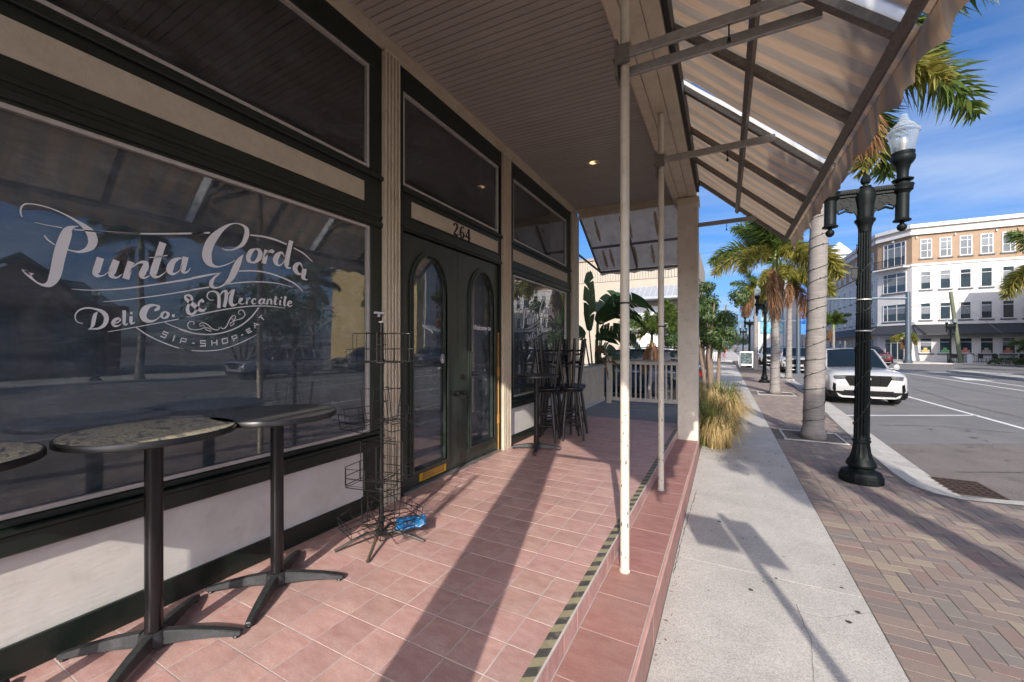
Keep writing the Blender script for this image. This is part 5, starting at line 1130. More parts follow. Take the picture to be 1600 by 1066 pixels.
# feather palm frond: leaflets in several ranks off an arching rachis
def frond_mesh(name, L, m, lw, llen, nper, droop, rise, rng, bushy=True, drop=.0):
    b = MB(); d = Vector((math.cos(rise), 0, math.sin(rise))); p = Vector(); n = 14; mid, dirs = [], []
    for i in range(n + 1): mid.append(p.copy()); dirs.append(d.copy()); p = p + d * (L / n); d = (d + Vector((0, 0, -droop / n * (0.5 + i / n)))).normalized()
    b.tube(mid, [.022 * (1 - .85 * i / n) * L / 2 + .003 for i in range(n + 1)], 5)
    side0 = Vector((0, 1, 0))
    for q in range(nper):
        f = .12 + .88 * (q + rng.random()) / nper; x = f * n; i = min(n - 1, int(x)); c = mid[i].lerp(mid[i + 1], x - i); dd = dirs[i]
        up = side0.cross(dd).normalized() * -1
        ang = rng.uniform(0, 2 * PI) if bushy else (rng.choice((0, PI)) + rng.uniform(-.35, .35))
        o = side0 * math.cos(ang) + up * math.sin(ang); l_ = llen * (math.sin(PI * min(1, .18 + .78 * f)) ** .7) * rng.uniform(.75, 1.1)
        ld_ = (o * 1.0 + dd * rng.uniform(.55, .95)).normalized(); w = lw * rng.uniform(.7, 1.15); wv = ld_.cross(dd if rng.random() < .5 else o.cross(dd)).normalized() * w / 2
        if wv.length < 1e-5: wv = side0 * w / 2
        e1 = c + ld_ * l_ * .5 + Vector((0, 0, -.04 - drop * .3)) * l_; e2 = c + ld_ * l_ * (1 - .25 * drop) + Vector((0, 0, -.28 - drop)) * l_
        b.add([c - wv * .6, c + wv * .6, e1 + wv, e1 - wv, e2], [(0, 1, 2, 3), (3, 2, 4)])
    return b.mesh(name, m)
M_pg = leaf_mat('palm_green', (.085, .15, .035), (.16, .19, .035), .45, .45, .6)
M_py = leaf_mat('palm_yellow', (.22, .235, .045), (.30, .23, .05), .5, .4, .6)
M_pb = leaf_mat('palm_brown', (.30, .16, .07), (.20, .10, .05), .7, .35, .6)
rg = random.Random(4)
FR_G = [frond_mesh('frond', L, M_pg, .042, .60, 320, dr_, ri, rg) for L, dr_, ri in ((2.1, 1.5, .9), (2.2, 1.9, .6), (2.0, 1.2, 1.15))]
FR_Y = [frond_mesh('frond', L, M_py, .042, .58, 320, dr_, ri, rg) for L, dr_, ri in ((2.0, 2.4, .35), (1.9, 2.7, .2))]
FR_B = [frond_mesh('dead_frond', L, M_pb, .034, .55, 240, dr_, ri, rg, True, .5) for L, dr_, ri in ((1.7, 3.6, -.1), (1.5, 3.4, -.4))]
M_trunk = mat('palm_trunk', (.27, .245, .225), .85, var=.4, scale=7, bump=.4, bscale=40, col2=(.15, .135, .125), dirt=(.10, .09, .085), dscale=3, damt=.65, stretch=(.6, .6, 9))
M_shaft = mat('crown_shaft', (.20, .25, .07), .4, var=.3, scale=5)
M_cable = mat('light_string_cable', (.012, .02, .016), .5)
def palm(x, y, z0, H, r0, r1, label, nf, seed, lights=True, scale=1.0, group='street palms', lean=(0, 0), mixy=.45, kind='palm_tree', extra=()):
    g_ = random.Random(seed); t = thing(kind, label, 'palm tree', (x, y, z0), 0, group)
    b = MB(); n = max(14, int(H / .11)); nk = 16; pts, rs = [], []
    for i in range(n + 1):
        f = i / n; z = H * f; r = r1 + (r0 - r1) * (1 - f) ** 1.3 + (r0 * .28 * max(0, 1 - z / .35) ** 2); r *= 1 + .012 * ((i % 2) * 2 - 1) + .02 * g_.uniform(-1, 1)
        pts.append((x + lean[0] * f, y + lean[1] * f, z0 + z)); rs.append(r)
    b.tube(pts, rs, nk); b.build('trunk', M_trunk, t, smooth='all')
    top = Vector((x + lean[0], y + lean[1], z0 + H))
    s = MB(); s.tube([top - Vector((0, 0, .03)), top + Vector((0, 0, .25 * scale)), top + Vector((0, 0, .75 * scale))], [r1 * 1.12, r1 * 1.0, r1 * .5], 14); s.build('crown_shaft', M_shaft, t, smooth=True)
    c = top + Vector((0, 0, .62 * scale)) - Vector((x, y, z0))
    for k in range(nf):
        a = 2 * PI * k / nf * 1.0 + g_.uniform(-.25, .25) + seed
        me = g_.choice(FR_Y) if g_.random() < mixy else g_.choice(FR_G)
        o = place(me, 'frond', t, c - Vector((0, 0, g_.uniform(0, .25) * scale)), (g_.uniform(-.25, .25), g_.uniform(-.25, .2), a)); o.scale = (scale * g_.uniform(.85, 1.1),) * 3
    for k in range(2):
        o = place(g_.choice(FR_B), 'dead_frond', t, c - Vector((0, 0, .45 * scale)), (g_.uniform(-.2, .2), g_.uniform(0, .2), g_.uniform(0, 6.28))); o.scale = (scale * g_.uniform(.8, 1.2), scale * g_.uniform(.45, .8), scale * g_.uniform(.9, 1.25))
    for me, a, ry, s_ in extra:
        o = place(me, 'frond', t, c, (0, ry, R(a))); o.scale = (s_,) * 3
    if lights:
        q = MB(); turns = int(H / .30); pts = []; N = turns * 16
        for i in range(N + 1):
            f = i / N; z = .12 + (H - .3) * f; ff = z / H; r = r1 + (r0 - r1) * (1 - ff) ** 1.3 + (r0 * .28 * max(0, 1 - z / .35) ** 2) + .008; a = 2 * PI * turns * f + .5 * math.sin(i * .09)
            pts.append((x + lean[0] * ff + r * math.cos(a), y + lean[1] * ff + r * math.sin(a), z0 + z + .05 * math.sin(i * .21)))
        q.tube(pts, .005, 5)
        for i in range(0, N, 5): q.lathe([(0, 0), (.008, .004), (.007, .02), (0, .024)], pts[i], 5)
        o = q.build('light_string', M_cable, t)
    return t
palm(1.475, 9.45, Z_WALK, 6.15, .172, .135, 'nearest smooth grey palm wrapped in light strings, behind the big lamp post', 10, 2, lean=(.15, .03), scale=.9, mixy=.15, extra=((FR_G[2], 24, -.05, 1.55), (FR_G[0], 38, .12, 1.45), (FR_G[1], 12, .35, 1.25), (FR_Y[0], 30, .75, 1.05), (FR_B[0], 20, .6, 1.0), (FR_G[0], 5, .0, 1.5), (FR_G[1], 50, .55, 1.3)))
palm(1.62, 17.6, Z_WALK, 4.35, .165, .105, 'second grey palm with yellow green crown and hanging brown fronds, beyond the nearest palm', 16, 5, scale=1.22)
palm(3.0, 25.95, Z_WALK, 4.9, .155, .11, 'slim grey palm standing by the white parked car with brown hanging fronds', 13, 8, lean=(.05, 0), scale=1.15)
palm(1.95, 34.0, Z_WALK, 5.3, .16, .11, 'grey palm far along the brick verge above the chalkboard sign', 10, 3, False, mixy=.6)
palm(2.4, 41.0, Z_WALK, 5.6, .16, .11, 'farthest grey palm on this verge before the crossing', 10, 12, False, mixy=.6)
# ones that stand at the street corner beside and behind the viewer; the shade and reflections on the paving are theirs
palm(3.35, -.35, Z_WALK, 4.6, .17, .13, 'leafy palm in the corner planter just outside the frame, shading the bricks', 13, 6, True, group='corner palms')
palm(14.9, 29.5, Z_ROAD + .15, 4.6, .2, .15, 'dark drooping palm on the median at the right edge of the photo', 9, 9, False, 1.7, group='corner palms', mixy=.15)
for i, (x, y, H, lb) in enumerate([(-2.25, 14.0, 1.9, 'small green feather palm growing behind the railing, left of the pair'), (-1.35, 14.6, 2.2, 'small green feather palm partly hidden by the square column')]):
    palm(x, y, -.45, H, .07, .05, lb, 10, 20 + i, False, .62, 'young palms behind the railing', mixy=.15, kind='young_palm', lean=(.1, 0))
# ------------------------------------------------------------------ street lamps
M_cast = mat('cast_iron_black_green', (.004, .006, .006), .5, metal=.0, spec=.15, var=.4, scale=12, col2=(.010, .014, .014), bump=.1, bscale=60, dirt=(.018, .02, .019), dscale=9, damt=.3)
def globe_glass():
    m = bpy.data.materials.new('lamp_globe_glass'); m.use_nodes = True; n, l = m.node_tree.nodes, m.node_tree.links; p = n['Principled BSDF']
    p.inputs['Base Color'].default_value = (.55, .60, .62, 1); p.inputs['Roughness'].default_value = .12; p.inputs['Transmission Weight'].default_value = .0
    tr = n.new('ShaderNodeBsdfTransparent'); tr.inputs[0].default_value = (.95, .98, 1, 1); tl_ = n.new('ShaderNodeBsdfTranslucent'); tl_.inputs[0].default_value = (.55, .6, .63, 1)
    m1 = n.new('ShaderNodeMixShader'); m1.inputs[0].default_value = .45; l.new(p.outputs[0], m1.inputs[1]); l.new(tl_.outputs[0], m1.inputs[2])
    lw = n.new('ShaderNodeLayerWeight'); lw.inputs[0].default_value = .35; mr = n.new('ShaderNodeMapRange'); mr.inputs['To Min'].default_value = .30; mr.inputs['To Max'].default_value = .92; l.new(lw.outputs['Facing'], mr.inputs[0])
    m2 = n.new('ShaderNodeMixShader'); l.new(mr.outputs[0], m2.inputs[0]); l.new(tr.outputs[0], m2.inputs[1]); l.new(m1.outputs[0], m2.inputs[2]); l.new(m2.outputs[0], n['Material Output'].inputs[0])
    return m
M_globe = globe_glass()
def street_lamp():
    t = thing('street_lamp', '', 'street lamp', (0, 0, 0), 0, 'black twin street lamps')
    b = MB(); n = 12
    prof = [(.225, 0), (.232, .02), (.232, .075), (.220, .09), (.222, .10), (.205, .135), (.14, .165), (.125, .18)]
    b.lathe(prof, (0, 0, 0), 12); b.build('base', M_cast, t, bev=.004)
    b = MB(); b.lathe([(.12, .18), (.15, .20), (.158, .225), (.15, .25), (.128, .29), (.108, .34), (.096, .40), (.088, .46), (.083, .50), (.095, .51), (.095, .535), (.083, .545)], (0, 0, 0), 32, 16, .008, (.26, .48)); b.build('base_flare', M_cast, t, smooth=True)
    b = MB(); b.lathe([(.083, .545), (.082, .60), (.074, 2.2), (.066, 3.20)], (0, 0, 0), 64, 16, .011, (.58, 3.21)); b.build('shaft', M_cast, t)
    b = MB(); b.lathe([(.066, 3.20), (.07, 3.26), (.085, 3.31), (.105, 3.34), (.108, 3.36), (.088, 3.38), (.092, 3.43), (.094, 3.50), (.10, 3.56), (.108, 3.66), (.10, 3.72), (.075, 3.76)], (0, 0, 0), 28, 10, .009, (3.38, 3.60)); b.build('capital', M_cast, t, smooth=True)
    A = .36
    b = MB(); b.box(-A, A, -.055, .055, 3.70, 3.735); b.box(-A + .02, A - .02, -.045, .045, 3.735, 3.76); b.box(-A + .02, A - .02, -.035, .035, 3.665, 3.70)
    for i in range(30): x = -A + .03 + i * (2 * A - .06) / 29; b.box(x - .006, x + .006, -.064, .064, 3.704, 3.73)
    ar = b.build('cross_arm', M_cast, t, bev=.002)
    # openwork brackets: scrolls and leaves under the arm
    b = MB()
    for s in (-1, 1):
        for (cx, cz, r0) in ((.19, 3.60, .075), (.12, 3.52, .03), (.255, 3.55, .04)):
            pts = []
            for i in range(26): a = i * .36; r = r0 * (1 - i / 32); pts.append((s * (cx + r * math.cos(a + 1.5)), 0, cz + r * math.sin(a + 1.5)))
            b.tube(pts, [.013 - .0003 * i for i in range(26)], 6)
        b.tube([(s * .05, 0, 3.42), (s * .09, 0, 3.5), (s * .13, 0, 3.47), (s * .20, 0, 3.50), (s * .27, 0, 3.47), (s * .30, 0, 3.52)], [.022, .02, .016, .018, .016, .012], 7)
        b.tube([(s * .07, 0, 3.66), (s * .12, 0, 3.57), (s * .19, 0, 3.59), (s * .26, 0, 3.64)], .014, 6)
        for k in range(7): a = k * .9; b.box(s * (.19 + .05 * math.cos(a)) - .014, s * (.19 + .05 * math.cos(a)) + .014, -.022, .022, 3.60 + .05 * math.sin(a) - .012, 3.60 + .05 * math.sin(a) + .012)
    b.build('scroll_bracket', M_cast, t, smooth=True)
    for s in (-1, 1):
        b = MB(); b.prism([(.05, 3.69), (.31, 3.69), (.31, 3.53), (.27, 3.50), (.235, 3.535), (.19, 3.52), (.15, 3.475), (.11, 3.465), (.085, 3.42), (.05, 3.40)], lambda u, v: (s * u, -.016, v), lambda u, v: (s * u, .016, v)); b.build('bracket_web', M_cast, t)
    b = MB(); b.lathe([(.04, 3.76), (.062, 3.775), (.06, 3.79), (.03, 3.80), (.028, 3.815), (.048, 3.83), (.056, 3.86), (.05, 3.895), (.03, 3.93), (.012, 3.95), (0, 3.965)], (0, 0, 0), 16, 8, .004, (3.82, 3.94)); b.build('finial', M_cast, t, smooth=True)
    for s in (-1, 1):
        c = (s * A, 0, 0)
        b = MB(); b.lathe([(.0, 3.175), (.02, 3.18), (.042, 3.20), (.050, 3.23), (.042, 3.255), (.022, 3.27), (.022, 3.285), (.085, 3.30), (.088, 3.315), (.068, 3.33), (.066, 3.335), (.066, 3.64), (.075, 3.65), (.082, 3.665), (.10, 3.68), (.102, 3.72), (.108, 3.735), (.108, 3.75), (.07, 3.765)], c, 24, 10, .008, (3.34, 3.63)); b.build('pendant', M_cast, t, smooth=True)
        b = MB(); b.lathe([(.07, 3.765), (.062, 3.79), (.10, 3.80), (.105, 3.815), (.06, 3.83), (.055, 3.86), (.058, 3.92), (.075, 3.99), (.10, 4.02), (.115, 4.05), (.118, 4.09), (.108, 4.11), (.112, 4.125), (.112, 4.15), (.10, 4.155)], c, 24); b.build('lamp_socket', M_cast, t, smooth=True)
        b = MB(); b.lathe([(.098, 4.155), (.104, 4.17), (.118, 4.24), (.132, 4.31), (.141, 4.36), (.143, 4.375), (.152, 4.38), (.158, 4.39), (.158, 4.41), (.150, 4.418), (.125, 4.424), (.122, 4.44), (.128, 4.446), (.115, 4.47), (.09, 4.50), (.062, 4.525), (.055, 4.535), (.058, 4.545), (.05, 4.555), (.042, 4.57), (.044, 4.595), (.035, 4.615), (.015, 4.627), (0, 4.63)], c, 32); g_ = b.build('globe', M_globe, t, smooth=True)
        b = MB(); b.lathe([(.03, 4.16), (.03, 4.20), (.045, 4.24), (.05, 4.28), (.035, 4.33), (0, 4.35)], c, 14); b.build('bulb', M_alu, g_, smooth=True)
    q = MB(); pts = []
    for i in range(260):
        f = i / 259; z = .55 + 2.5 * f; r = .083 - .012 * f + .004; a = 5.5 * 2 * PI * f + .4 * math.sin(i * .11); pts.append((r * math.cos(a), r * math.sin(a), z + .05 * math.sin(i * .17)))
    q.tube(pts, .005, 5)
    for i in range(0, 260, 6): q.lathe([(0, 0), (.008, .004), (.007, .02), (0, .024)], pts[i], 5)
    q.build('light_string', M_cable, t)
    return t
L0 = street_lamp(); L0.location = (1.546, 6.693, Z_WALK); L0.rotation_euler = (0, R(.7), R(2)); L0['label'] = 'tall black cast iron twin street lamp with clear globes, nearest the camera'
for (x, y, lb) in ((1.65, 22.6, 'second black twin street lamp, between the two middle palms on the brick verge'), (1.75, 38.5, 'third black twin street lamp near the chalkboard sign'), (2.1, 62, 'distant black street lamp across the intersection on this side'), (21.9, 7.9, 'black twin street lamp opposite, seen only mirrored in the big window'), (20.5, 57.8, 'black twin street lamp at the far corner in front of the white building')):
    dup(L0, (x, y, Z_WALK), .3, lb)
# small box and zip ties on the nearest lamp
b = MB(); b.box(-.13, -.075, -.03, .03, 2.62, 2.74); b.box(-.16, -.07, -.045, .045, 2.741, 2.75); o = b.build('timer_box', M_blk); o.parent = L0
for z in (1.93, 2.33):
    b = MB(); b.lathe([(.078, z), (.081, z), (.081, z + .014), (.078, z + .014)], (0, 0, 0), 24); o = b.build('cable_band', M_alu); o.parent = L0

# sign post at the corner beside the viewer: its shadow lies across the sidewalk
sp = thing('sign_post', 'two square road signs on a steel post at the street corner, just outside the frame', 'road sign', (1.46, -.55, Z_WALK))
MB().tube([(1.46, -.55, Z_WALK), (1.46, -.55, 2.72)], .035, 12).build('post', M_galv, sp)
MB().box(1.49, 1.70, -.62, -.6, 2.22, 2.70).build('sign_plate', M_alu, sp); MB().box(1.08, 1.42, -.62, -.6, 2.30, 2.68).build('sign_plate', M_alu, sp)

# ------------------------------------------------------------------ grasses and the leafy tree beside the porch
M_grass = leaf_mat('straw_grass', (.62, .47, .22), (.45, .33, .14), .7, .35, .6)
M_grassg = leaf_mat('green_grass', (.12, .19, .035), (.22, .22, .06), .6, .35, .6)
def grass(x, y, z, r, h, n, label, greenf=.25, seed=1):
    g_ = random.Random(seed); t = thing('ornamental_grass', label, 'grass clump', (x, y, z), 0, 'ornamental grasses along the sidewalk')
    for nm, m, cnt, hh in (('dry_blades', M_grass, int(n * (1 - greenf)), h), ('green_blades', M_grassg, int(n * greenf), h * 1.1)):
        b = MB(); tufts = []
        for q in range(13): ta, tr = g_.uniform(0, 6.28), r * .5 * math.sqrt(g_.random()); tufts.append((tr * math.cos(ta), tr * math.sin(ta), ta + g_.uniform(-.6, .6), g_.uniform(.65, 1.15)))
        for k in range(cnt):
            tu = tufts[k % len(tufts)]; a = tu[2] + g_.gauss(0, 1.1); rr = 0; d = Vector((math.cos(a), math.sin(a), 0)); d = (d + Vector((g_.uniform(-.4, .4), g_.uniform(-.4, .4), 0))).normalized()
            p = Vector((x + tu[0] + g_.gauss(0, .03), y + tu[1] + g_.gauss(0, .03), z)); L = tu[3] * hh * g_.uniform(.7, 1.2); out = r * g_.uniform(.25, 1.2) * (1.25 if g_.random() < .12 else 1); w = g_.uniform(.003, .0055); s = Vector((-d.y, d.x, 0)) * w
            sag = g_.uniform(.25, 1.0) if nm == 'dry_blades' else g_.uniform(0, .35)
            P = [p, p + d * out * .25 + Vector((0, 0, L * .55)), p + d * out * .65 + Vector((0, 0, L * (.85 - .25 * sag))), p + d * out * 1.05 + Vector((0, 0, L * (.95 - .95 * sag)))]
            b.add([P[0] - s, P[0] + s, P[1] - s, P[1] + s, P[2] - s * .8, P[2] + s * .8, P[3]], [(0, 1, 3, 2), (2, 3, 5, 4), (4, 5, 6)])
        b.build(nm, m, t)
    return t
grass(-.16, 7.85, Z_WALK, .40, .72, 2200, 'nearest straw coloured grass clump with green top, against the square column', .28, 1)
grass(-.08, 10.2, Z_WALK, .52, .80, 2000, 'second dry grass clump, behind the nearest clump', .12, 2)
grass(-.05, 12.3, Z_WALK, .55, .78, 900, 'third grass clump round the foot of the leafy tree', .4, 3)
grass(-.75, 13.9, Z_WALK, .6, .8, 700, 'farthest grass clump beyond the leafy tree', .5, 4)
M_tl = leaf_mat('tree_leaf', (.055, .105, .03), (.09, .13, .035), .42, .35, .7)
M_bark = mat('bark', (.22, .16, .12), .9, var=.4, scale=12, bump=.6, bscale=40)
def leafy_tree(x, y, z, h, cr, label, n, seed, leaf=.10, m=None, group=None, squash=1.0, trunk_h=.3):
    g_ = random.Random(seed); t = thing('leafy_tree', label, 'tree', (x, y, z), 0, group); o = Vector((x, y, z))
    b = MB(); tips = []
    for k in range(4):
        a = k * 1.6 + seed; p1 = o + Vector((.12 * math.cos(a), .12 * math.sin(a), 0)); p2 = o + Vector((cr * .3 * math.cos(a), cr * .3 * math.sin(a), h * trunk_h * 1.2)); p3 = o + Vector((cr * .55 * math.cos(a + .4), cr * .55 * math.sin(a + .4), h * .72))
        b.tube([p1, p1.lerp(p2, .5) + Vector((.04, -.03, 0)), p2, p3], [.085 * h / 5, .07 * h / 5, .055 * h / 5, .02], 8); tips.append(p3)
    b.build('trunk', M_bark, t, smooth=True)
    cl_ = []
    for k in range(26):
        u, v, w = g_.gauss(0, .42), g_.gauss(0, .42), g_.gauss(0, .45); cl_.append((o + Vector((cr * u * 1.3, cr * v * 1.3 , h * (.60 + .27 * w * squash))), cr * g_.uniform(.22, .42)))
    b = MB()
    for k in range(n):
        c, r = g_.choice(cl_); d = Vector((g_.gauss(0, 1), g_.gauss(0, 1), g_.gauss(0, .8))); d = d.normalized() * r * (g_.random() ** .4); p = c + d
        if p.z < z + h * .16: continue
        nn = (d.normalized() + Vector((g_.uniform(-.7, .7), g_.uniform(-.7, .7), g_.uniform(-.2, .8)))).normalized(); a = nn.cross(Vector((g_.uniform(-1, 1), g_.uniform(-1, 1), .3))).normalized(); q = nn.cross(a); L = leaf * g_.uniform(.7, 1.3); W = L * .36
        dz = Vector((0, 0, -.2 * L)); b.add([p - a * L * .5, p + q * W * .5, p + a * L * .5 + dz, p - q * W * .5], [(0, 1, 2, 3)])
    b.build('crown', m or M_tl, t)
    return t
leafy_tree(-.40, 13.3, Z_WALK, 4.1, .82, 'dense green leafy tree growing beside the sidewalk just past the square column', 9000, 3, .11, squash=1.15)
leafy_tree(-.9, 22.5, Z_WALK, 4.6, 1.1, 'second green tree farther along the storefront side, behind the first one', 3500, 6, .14, group='trees along the storefronts')
leafy_tree(-1.6, 33, Z_WALK, 4.3, 1.5, 'farther green tree along the storefronts near the flags', 2500, 8, .16, group='trees along the storefronts')
# ------------------------------------------------------------------ vehicles
def carpaint(name, c, flake=.0): return mat(name, c, .25, var=.05, scale=2, coat=1.0, spec=.5, metal=flake)
M_cglass = mat('car_glass', (.008, .013, .018), .03, var=.1, spec=.45)
M_tyre = mat('tyre_rubber', (.016, .016, .016), .8, var=.2)
M_trimb = mat('black_car_trim', (.004, .004, .0045), .45, var=.2, spec=.15)
M_chrome = mat('silver_trim', (.60, .61, .62), .25, metal=.9, var=.1)
M_hl = mat('headlight_lens', (.05, .055, .06), .06, var=.5, scale=30, col2=(.14, .145, .16), spec=.6)
M_rim_ = mat('wheel_rim', (.22, .22, .23), .3, metal=.8)
M_tail = mat('tail_light', (.35, .01, .01), .2)
def loft(rows, close=True):
    b = MB(); n = len(rows[0]); vs = [p for r in rows for p in r]; fs = []
    for i in range(len(rows) - 1):
        for j in range(n - 1): fs.append((i * n + j, i * n + j + 1, (i + 1) * n + j + 1, (i + 1) * n + j))
    if close: fs += [tuple(range(n)), tuple(range(len(rows) * n - 1, (len(rows) - 1) * n - 1, -1))]
    return b.add(vs, fs)
def make_suv(label, paint, x, y, z, rz=0.0, group='parked vehicles', L=5.0, W=1.99, H=1.80, detail=True, kind='suv', flip=False):
    """nose towards -y in its own space, origin under the front bumper"""
    t = thing(kind, label, 'suv', (0, 0, 0), 0, group); hw = W / 2
    def sec(yy, zb, zs, zt, w, wt):
        half = [(w * .80, zb), (w * .95, zb + .05), (w, zb + (zs - zb) * .45), (w * .995, zs - .10), (w * .96, zs), (wt, zt - .02), (wt * .6, zt), (0, zt + .012)]
        pts = [(px, yy, pz) for px, pz in half]; return [(-a, yy, c) for a, _, c in pts] + [(a, yy, c) for a, _, c in reversed(pts[:-1])]
    k = H / 1.8
    st = [(.00, .30, .62, .70, .80, .62), (.03, .24, .80, .92, .905, .70), (.12, .22, .92, 1.02, .955, .78), (.30, .22, .98, 1.07, .985, .82), (.9, .24, 1.0, 1.12, 1.0, .84), (1.45, .24, 1.02, 1.16, 1.0, .85), (2.2, .24, 1.03, 1.16, 1.0, .86), (3.6, .24, 1.05, 1.18, 1.0, .86), (4.5, .25, 1.06, 1.18, .99, .84), (4.85, .28, 1.05, 1.16, .95, .80), (5.0, .36, .95, 1.05, .86, .74)]
    rows = [sec(a * L / 5, b_ * k, c * k, d * k, e * hw, f * hw) for a, b_, c, d, e, f in st]
    body = loft(rows).build('body', paint, t, smooth='all')
    # greenhouse
    gh = [(1.30, 1.13, 1.15, .83, .80), (1.75, 1.13, 1.50, .85, .72), (2.10, 1.13, 1.73, .86, .66), (2.6, 1.13, 1.775, .86, .655), (3.6, 1.13, 1.765, .86, .65), (4.4, 1.13, 1.72, .84, .63), (4.85, 1.12, 1.20, .80, .76)]
    def gsec(yy, zb, zt, wb, wt): return [(-wb * hw, yy, zb * k), (-(wb * .55 + wt * .45) * hw, yy, (zb * .45 + zt * .55) * k), (-wt * hw, yy, (zt - .02) * k), (-wt * .55 * hw, yy, zt * k), (0, yy, (zt + .012) * k), (wt * .55 * hw, yy, zt * k), (wt * hw, yy, (zt - .02) * k), ((wb * .55 + wt * .45) * hw, yy, (zb * .45 + zt * .55) * k), (wb * hw, yy, zb * k)]
    grows = [gsec(a * L / 5, b_, c, d, e) for a, b_, c, d, e in gh]
    loft(grows).build('window_glass', M_cglass, t, smooth=True)
    # roof skin and pillars over the glass
    rf = MB(); rr = []
    for a, b_, c, d, e in gh[2:6]: rr.append([(f * e * hw * 1.01, a * L / 5, (c + .016 - (.022 if abs(f) == 1 else 0) + (.012 if f == 0 else 0)) * k) for f in (-1, -.55, 0, .55, 1)])
    loft(rr, False).build('roof', paint, t, smooth='all')
    pl = MB()
    for s in (-1, 1):
        def side(i, f): r = grows[i]; idx = 8 if s > 0 else 0; m_ = 7 if s > 0 else 1; tp_ = 6 if s > 0 else 2; a = Vector(r[idx]); c = Vector(r[tp_]); return a.lerp(c, f) + Vector((s * .012, 0, .0))
        pl.tube([side(0, .8), side(1, .98), side(2, 1.0), side(3, 1.0), side(4, 1.0), side(5, .98), side(6, .8)], .03, 6)
        for i, f in ((3, .5), (4, .5)): pl.tube([side(i, .05), side(i, .5), side(i, .97)], .03, 6)
        pl.tube([side(5, .02), side(5, .5), side(5, .97)], .07, 6)
    pl.build('pillar', paint, t, smooth=True)
    for s in (-1, 1):
        b = MB(); b.tube([(s * .60 * hw, 2.2 * L / 5, 1.80 * k), (s * .60 * hw, 3.3 * L / 5, 1.825 * k), (s * .59 * hw, 4.3 * L / 5, 1.775 * k)], .018, 6); b.build('roof_rail', M_trimb, t)
        b = MB(); b.lathe([(.0, -.09), (.05, -.08), (.075, 0), (.05, .08), (0, .09)], (0, 0, 0), 10); b.v = [(s * (hw + .10) + vx * 1.3, 1.55 * L / 5 + vy * .8, 1.16 * k + vz) for vx, vy, vz in b.v]; b.tube([(s * hw * .9, 1.55 * L / 5, 1.10 * k), (s * (hw + .06), 1.55 * L / 5, 1.12 * k)], .02, 6); b.build('door_mirror', paint, t, smooth=True)
        for yy in (.95 * L / 5, 3.85 * L / 5):
            w = thing('wheel', None, None); w.parent = t
            b = MB(); b.lathe([(.20, -.10), (.33, -.12), (.365, -.10), (.375, -.05), (.375, .05), (.365, .10), (.33, .12), (.20, .10)], (0, 0, 0), 28); b.v = [(s * (hw - .125) + vz, yy + vx, .375 + vy) for vx, vy, vz in b.v]; bpy.data.objects.remove(w)
            wo = b.build('wheel', M_tyre, t, smooth=True)
            b = MB(); b.lathe([(0, .02), (.06, .03), (.07, .0), (.22, .03), (.245, .045), (.245, .0)], (0, 0, 0), 24); b.v = [(s * (hw - .06 + vz), yy + vx, .375 + vy) for vx, vy, vz in b.v]
            for q in range(5):
                a = q * 2 * PI / 5; b.bar((s * (hw - .02), yy + .05 * math.cos(a), .375 + .05 * math.sin(a)), (s * (hw - .015), yy + .235 * math.cos(a), .375 + .235 * math.sin(a)), .06, .02, (1, 0, 0))
            b.build('rim', M_rim_, wo)
            b = MB(); pts = [(s * (hw * 1.003), yy + .43 * math.cos(a), .40 + .43 * math.sin(a)) for a in [PI * q / 12 for q in range(-1, 14)]]; b.tube(pts, .028, 6); b.build('wheel_arch', M_trimb, t)
        b = MB(); b.box(s * hw * .985 - .02, s * hw * .985 + .02, 1.3 * L / 5, 3.4 * L / 5, .25 * k, .38 * k); b.build('rocker_panel', M_trimb, t)
        b = MB(); b.prism([(-.34, .955), (.0, .945), (.06, .925), (.03, .82), (-.28, .835)], lambda u, v: (s * (hw * .80 + u * .78), .105 - .0 + .05 * abs(u + .3), v * k * .985), lambda u, v: (s * (hw * .80 + u * .78), -.018 + .17 * max(0, u + .16), v * k * .985)); b.build('headlight', M_hl, t)
        b = MB(); b.box(s * hw * .9 - .05, s * hw * .9 + .03, L - .16, L - .02, .9 * k, 1.1 * k); b.build('tail_light', M_tail, t)
        b = MB(); b.prism([(.80, .66), (.86, .70), (.885, .50), (.83, .40), (.80, .46)], lambda u, v: (s * hw * u, .10, v * k), lambda u, v: (s * hw * u, -.012 + .35 * max(0, u - .80), v * k)); b.build('air_curtain', M_trimb, t)
    gr = [(-.57, .94), (.57, .94), (.63, .86), (.49, .61), (-.49, .61), (-.63, .86)]
    b = MB(); b.prism(gr, lambda u, v: (u * hw * .92, .10, v * k), lambda u, v: (u * hw * .92, -.006 + .035 * max(0, v - .72) , v * k)); gro = b.build('grille', M_trimb, t)
    b = MB()
    for i in range(4):
        v = .675 + i * .062; w = (.49 + (v - .61) * .5) * hw * .88; b.box(-w, w, -.022 + .035 * max(0, v - .72), .0, v * k, (v + .016) * k)
    for i in range(3): b.box((-.30 + .3 * i) * hw - .006, (-.30 + .3 * i) * hw + .006, -.016, .0, .70 * k, .90 * k)
    b.build('grille_bar', M_trimb if paint.name != 'dark_red_paint' else M_chrome, gro)
    b = MB(); b.tube([(-.6 * hw, -.0, .945 * k), (0, -.012, .955 * k), (.6 * hw, -.0, .945 * k)], .012, 6); b.build('bonnet_edge', M_chrome if paint.name == 'dark_red_paint' else paint, t)
    b = MB(); b.box(-.075, .075, -.03, -.008, .80 * k, .87 * k); b.build('badge', M_chrome, t, bev=.02)
    b = MB(); cs = [(-.012, .80), (.022, .917), (.112, .967), (.30, .997)]
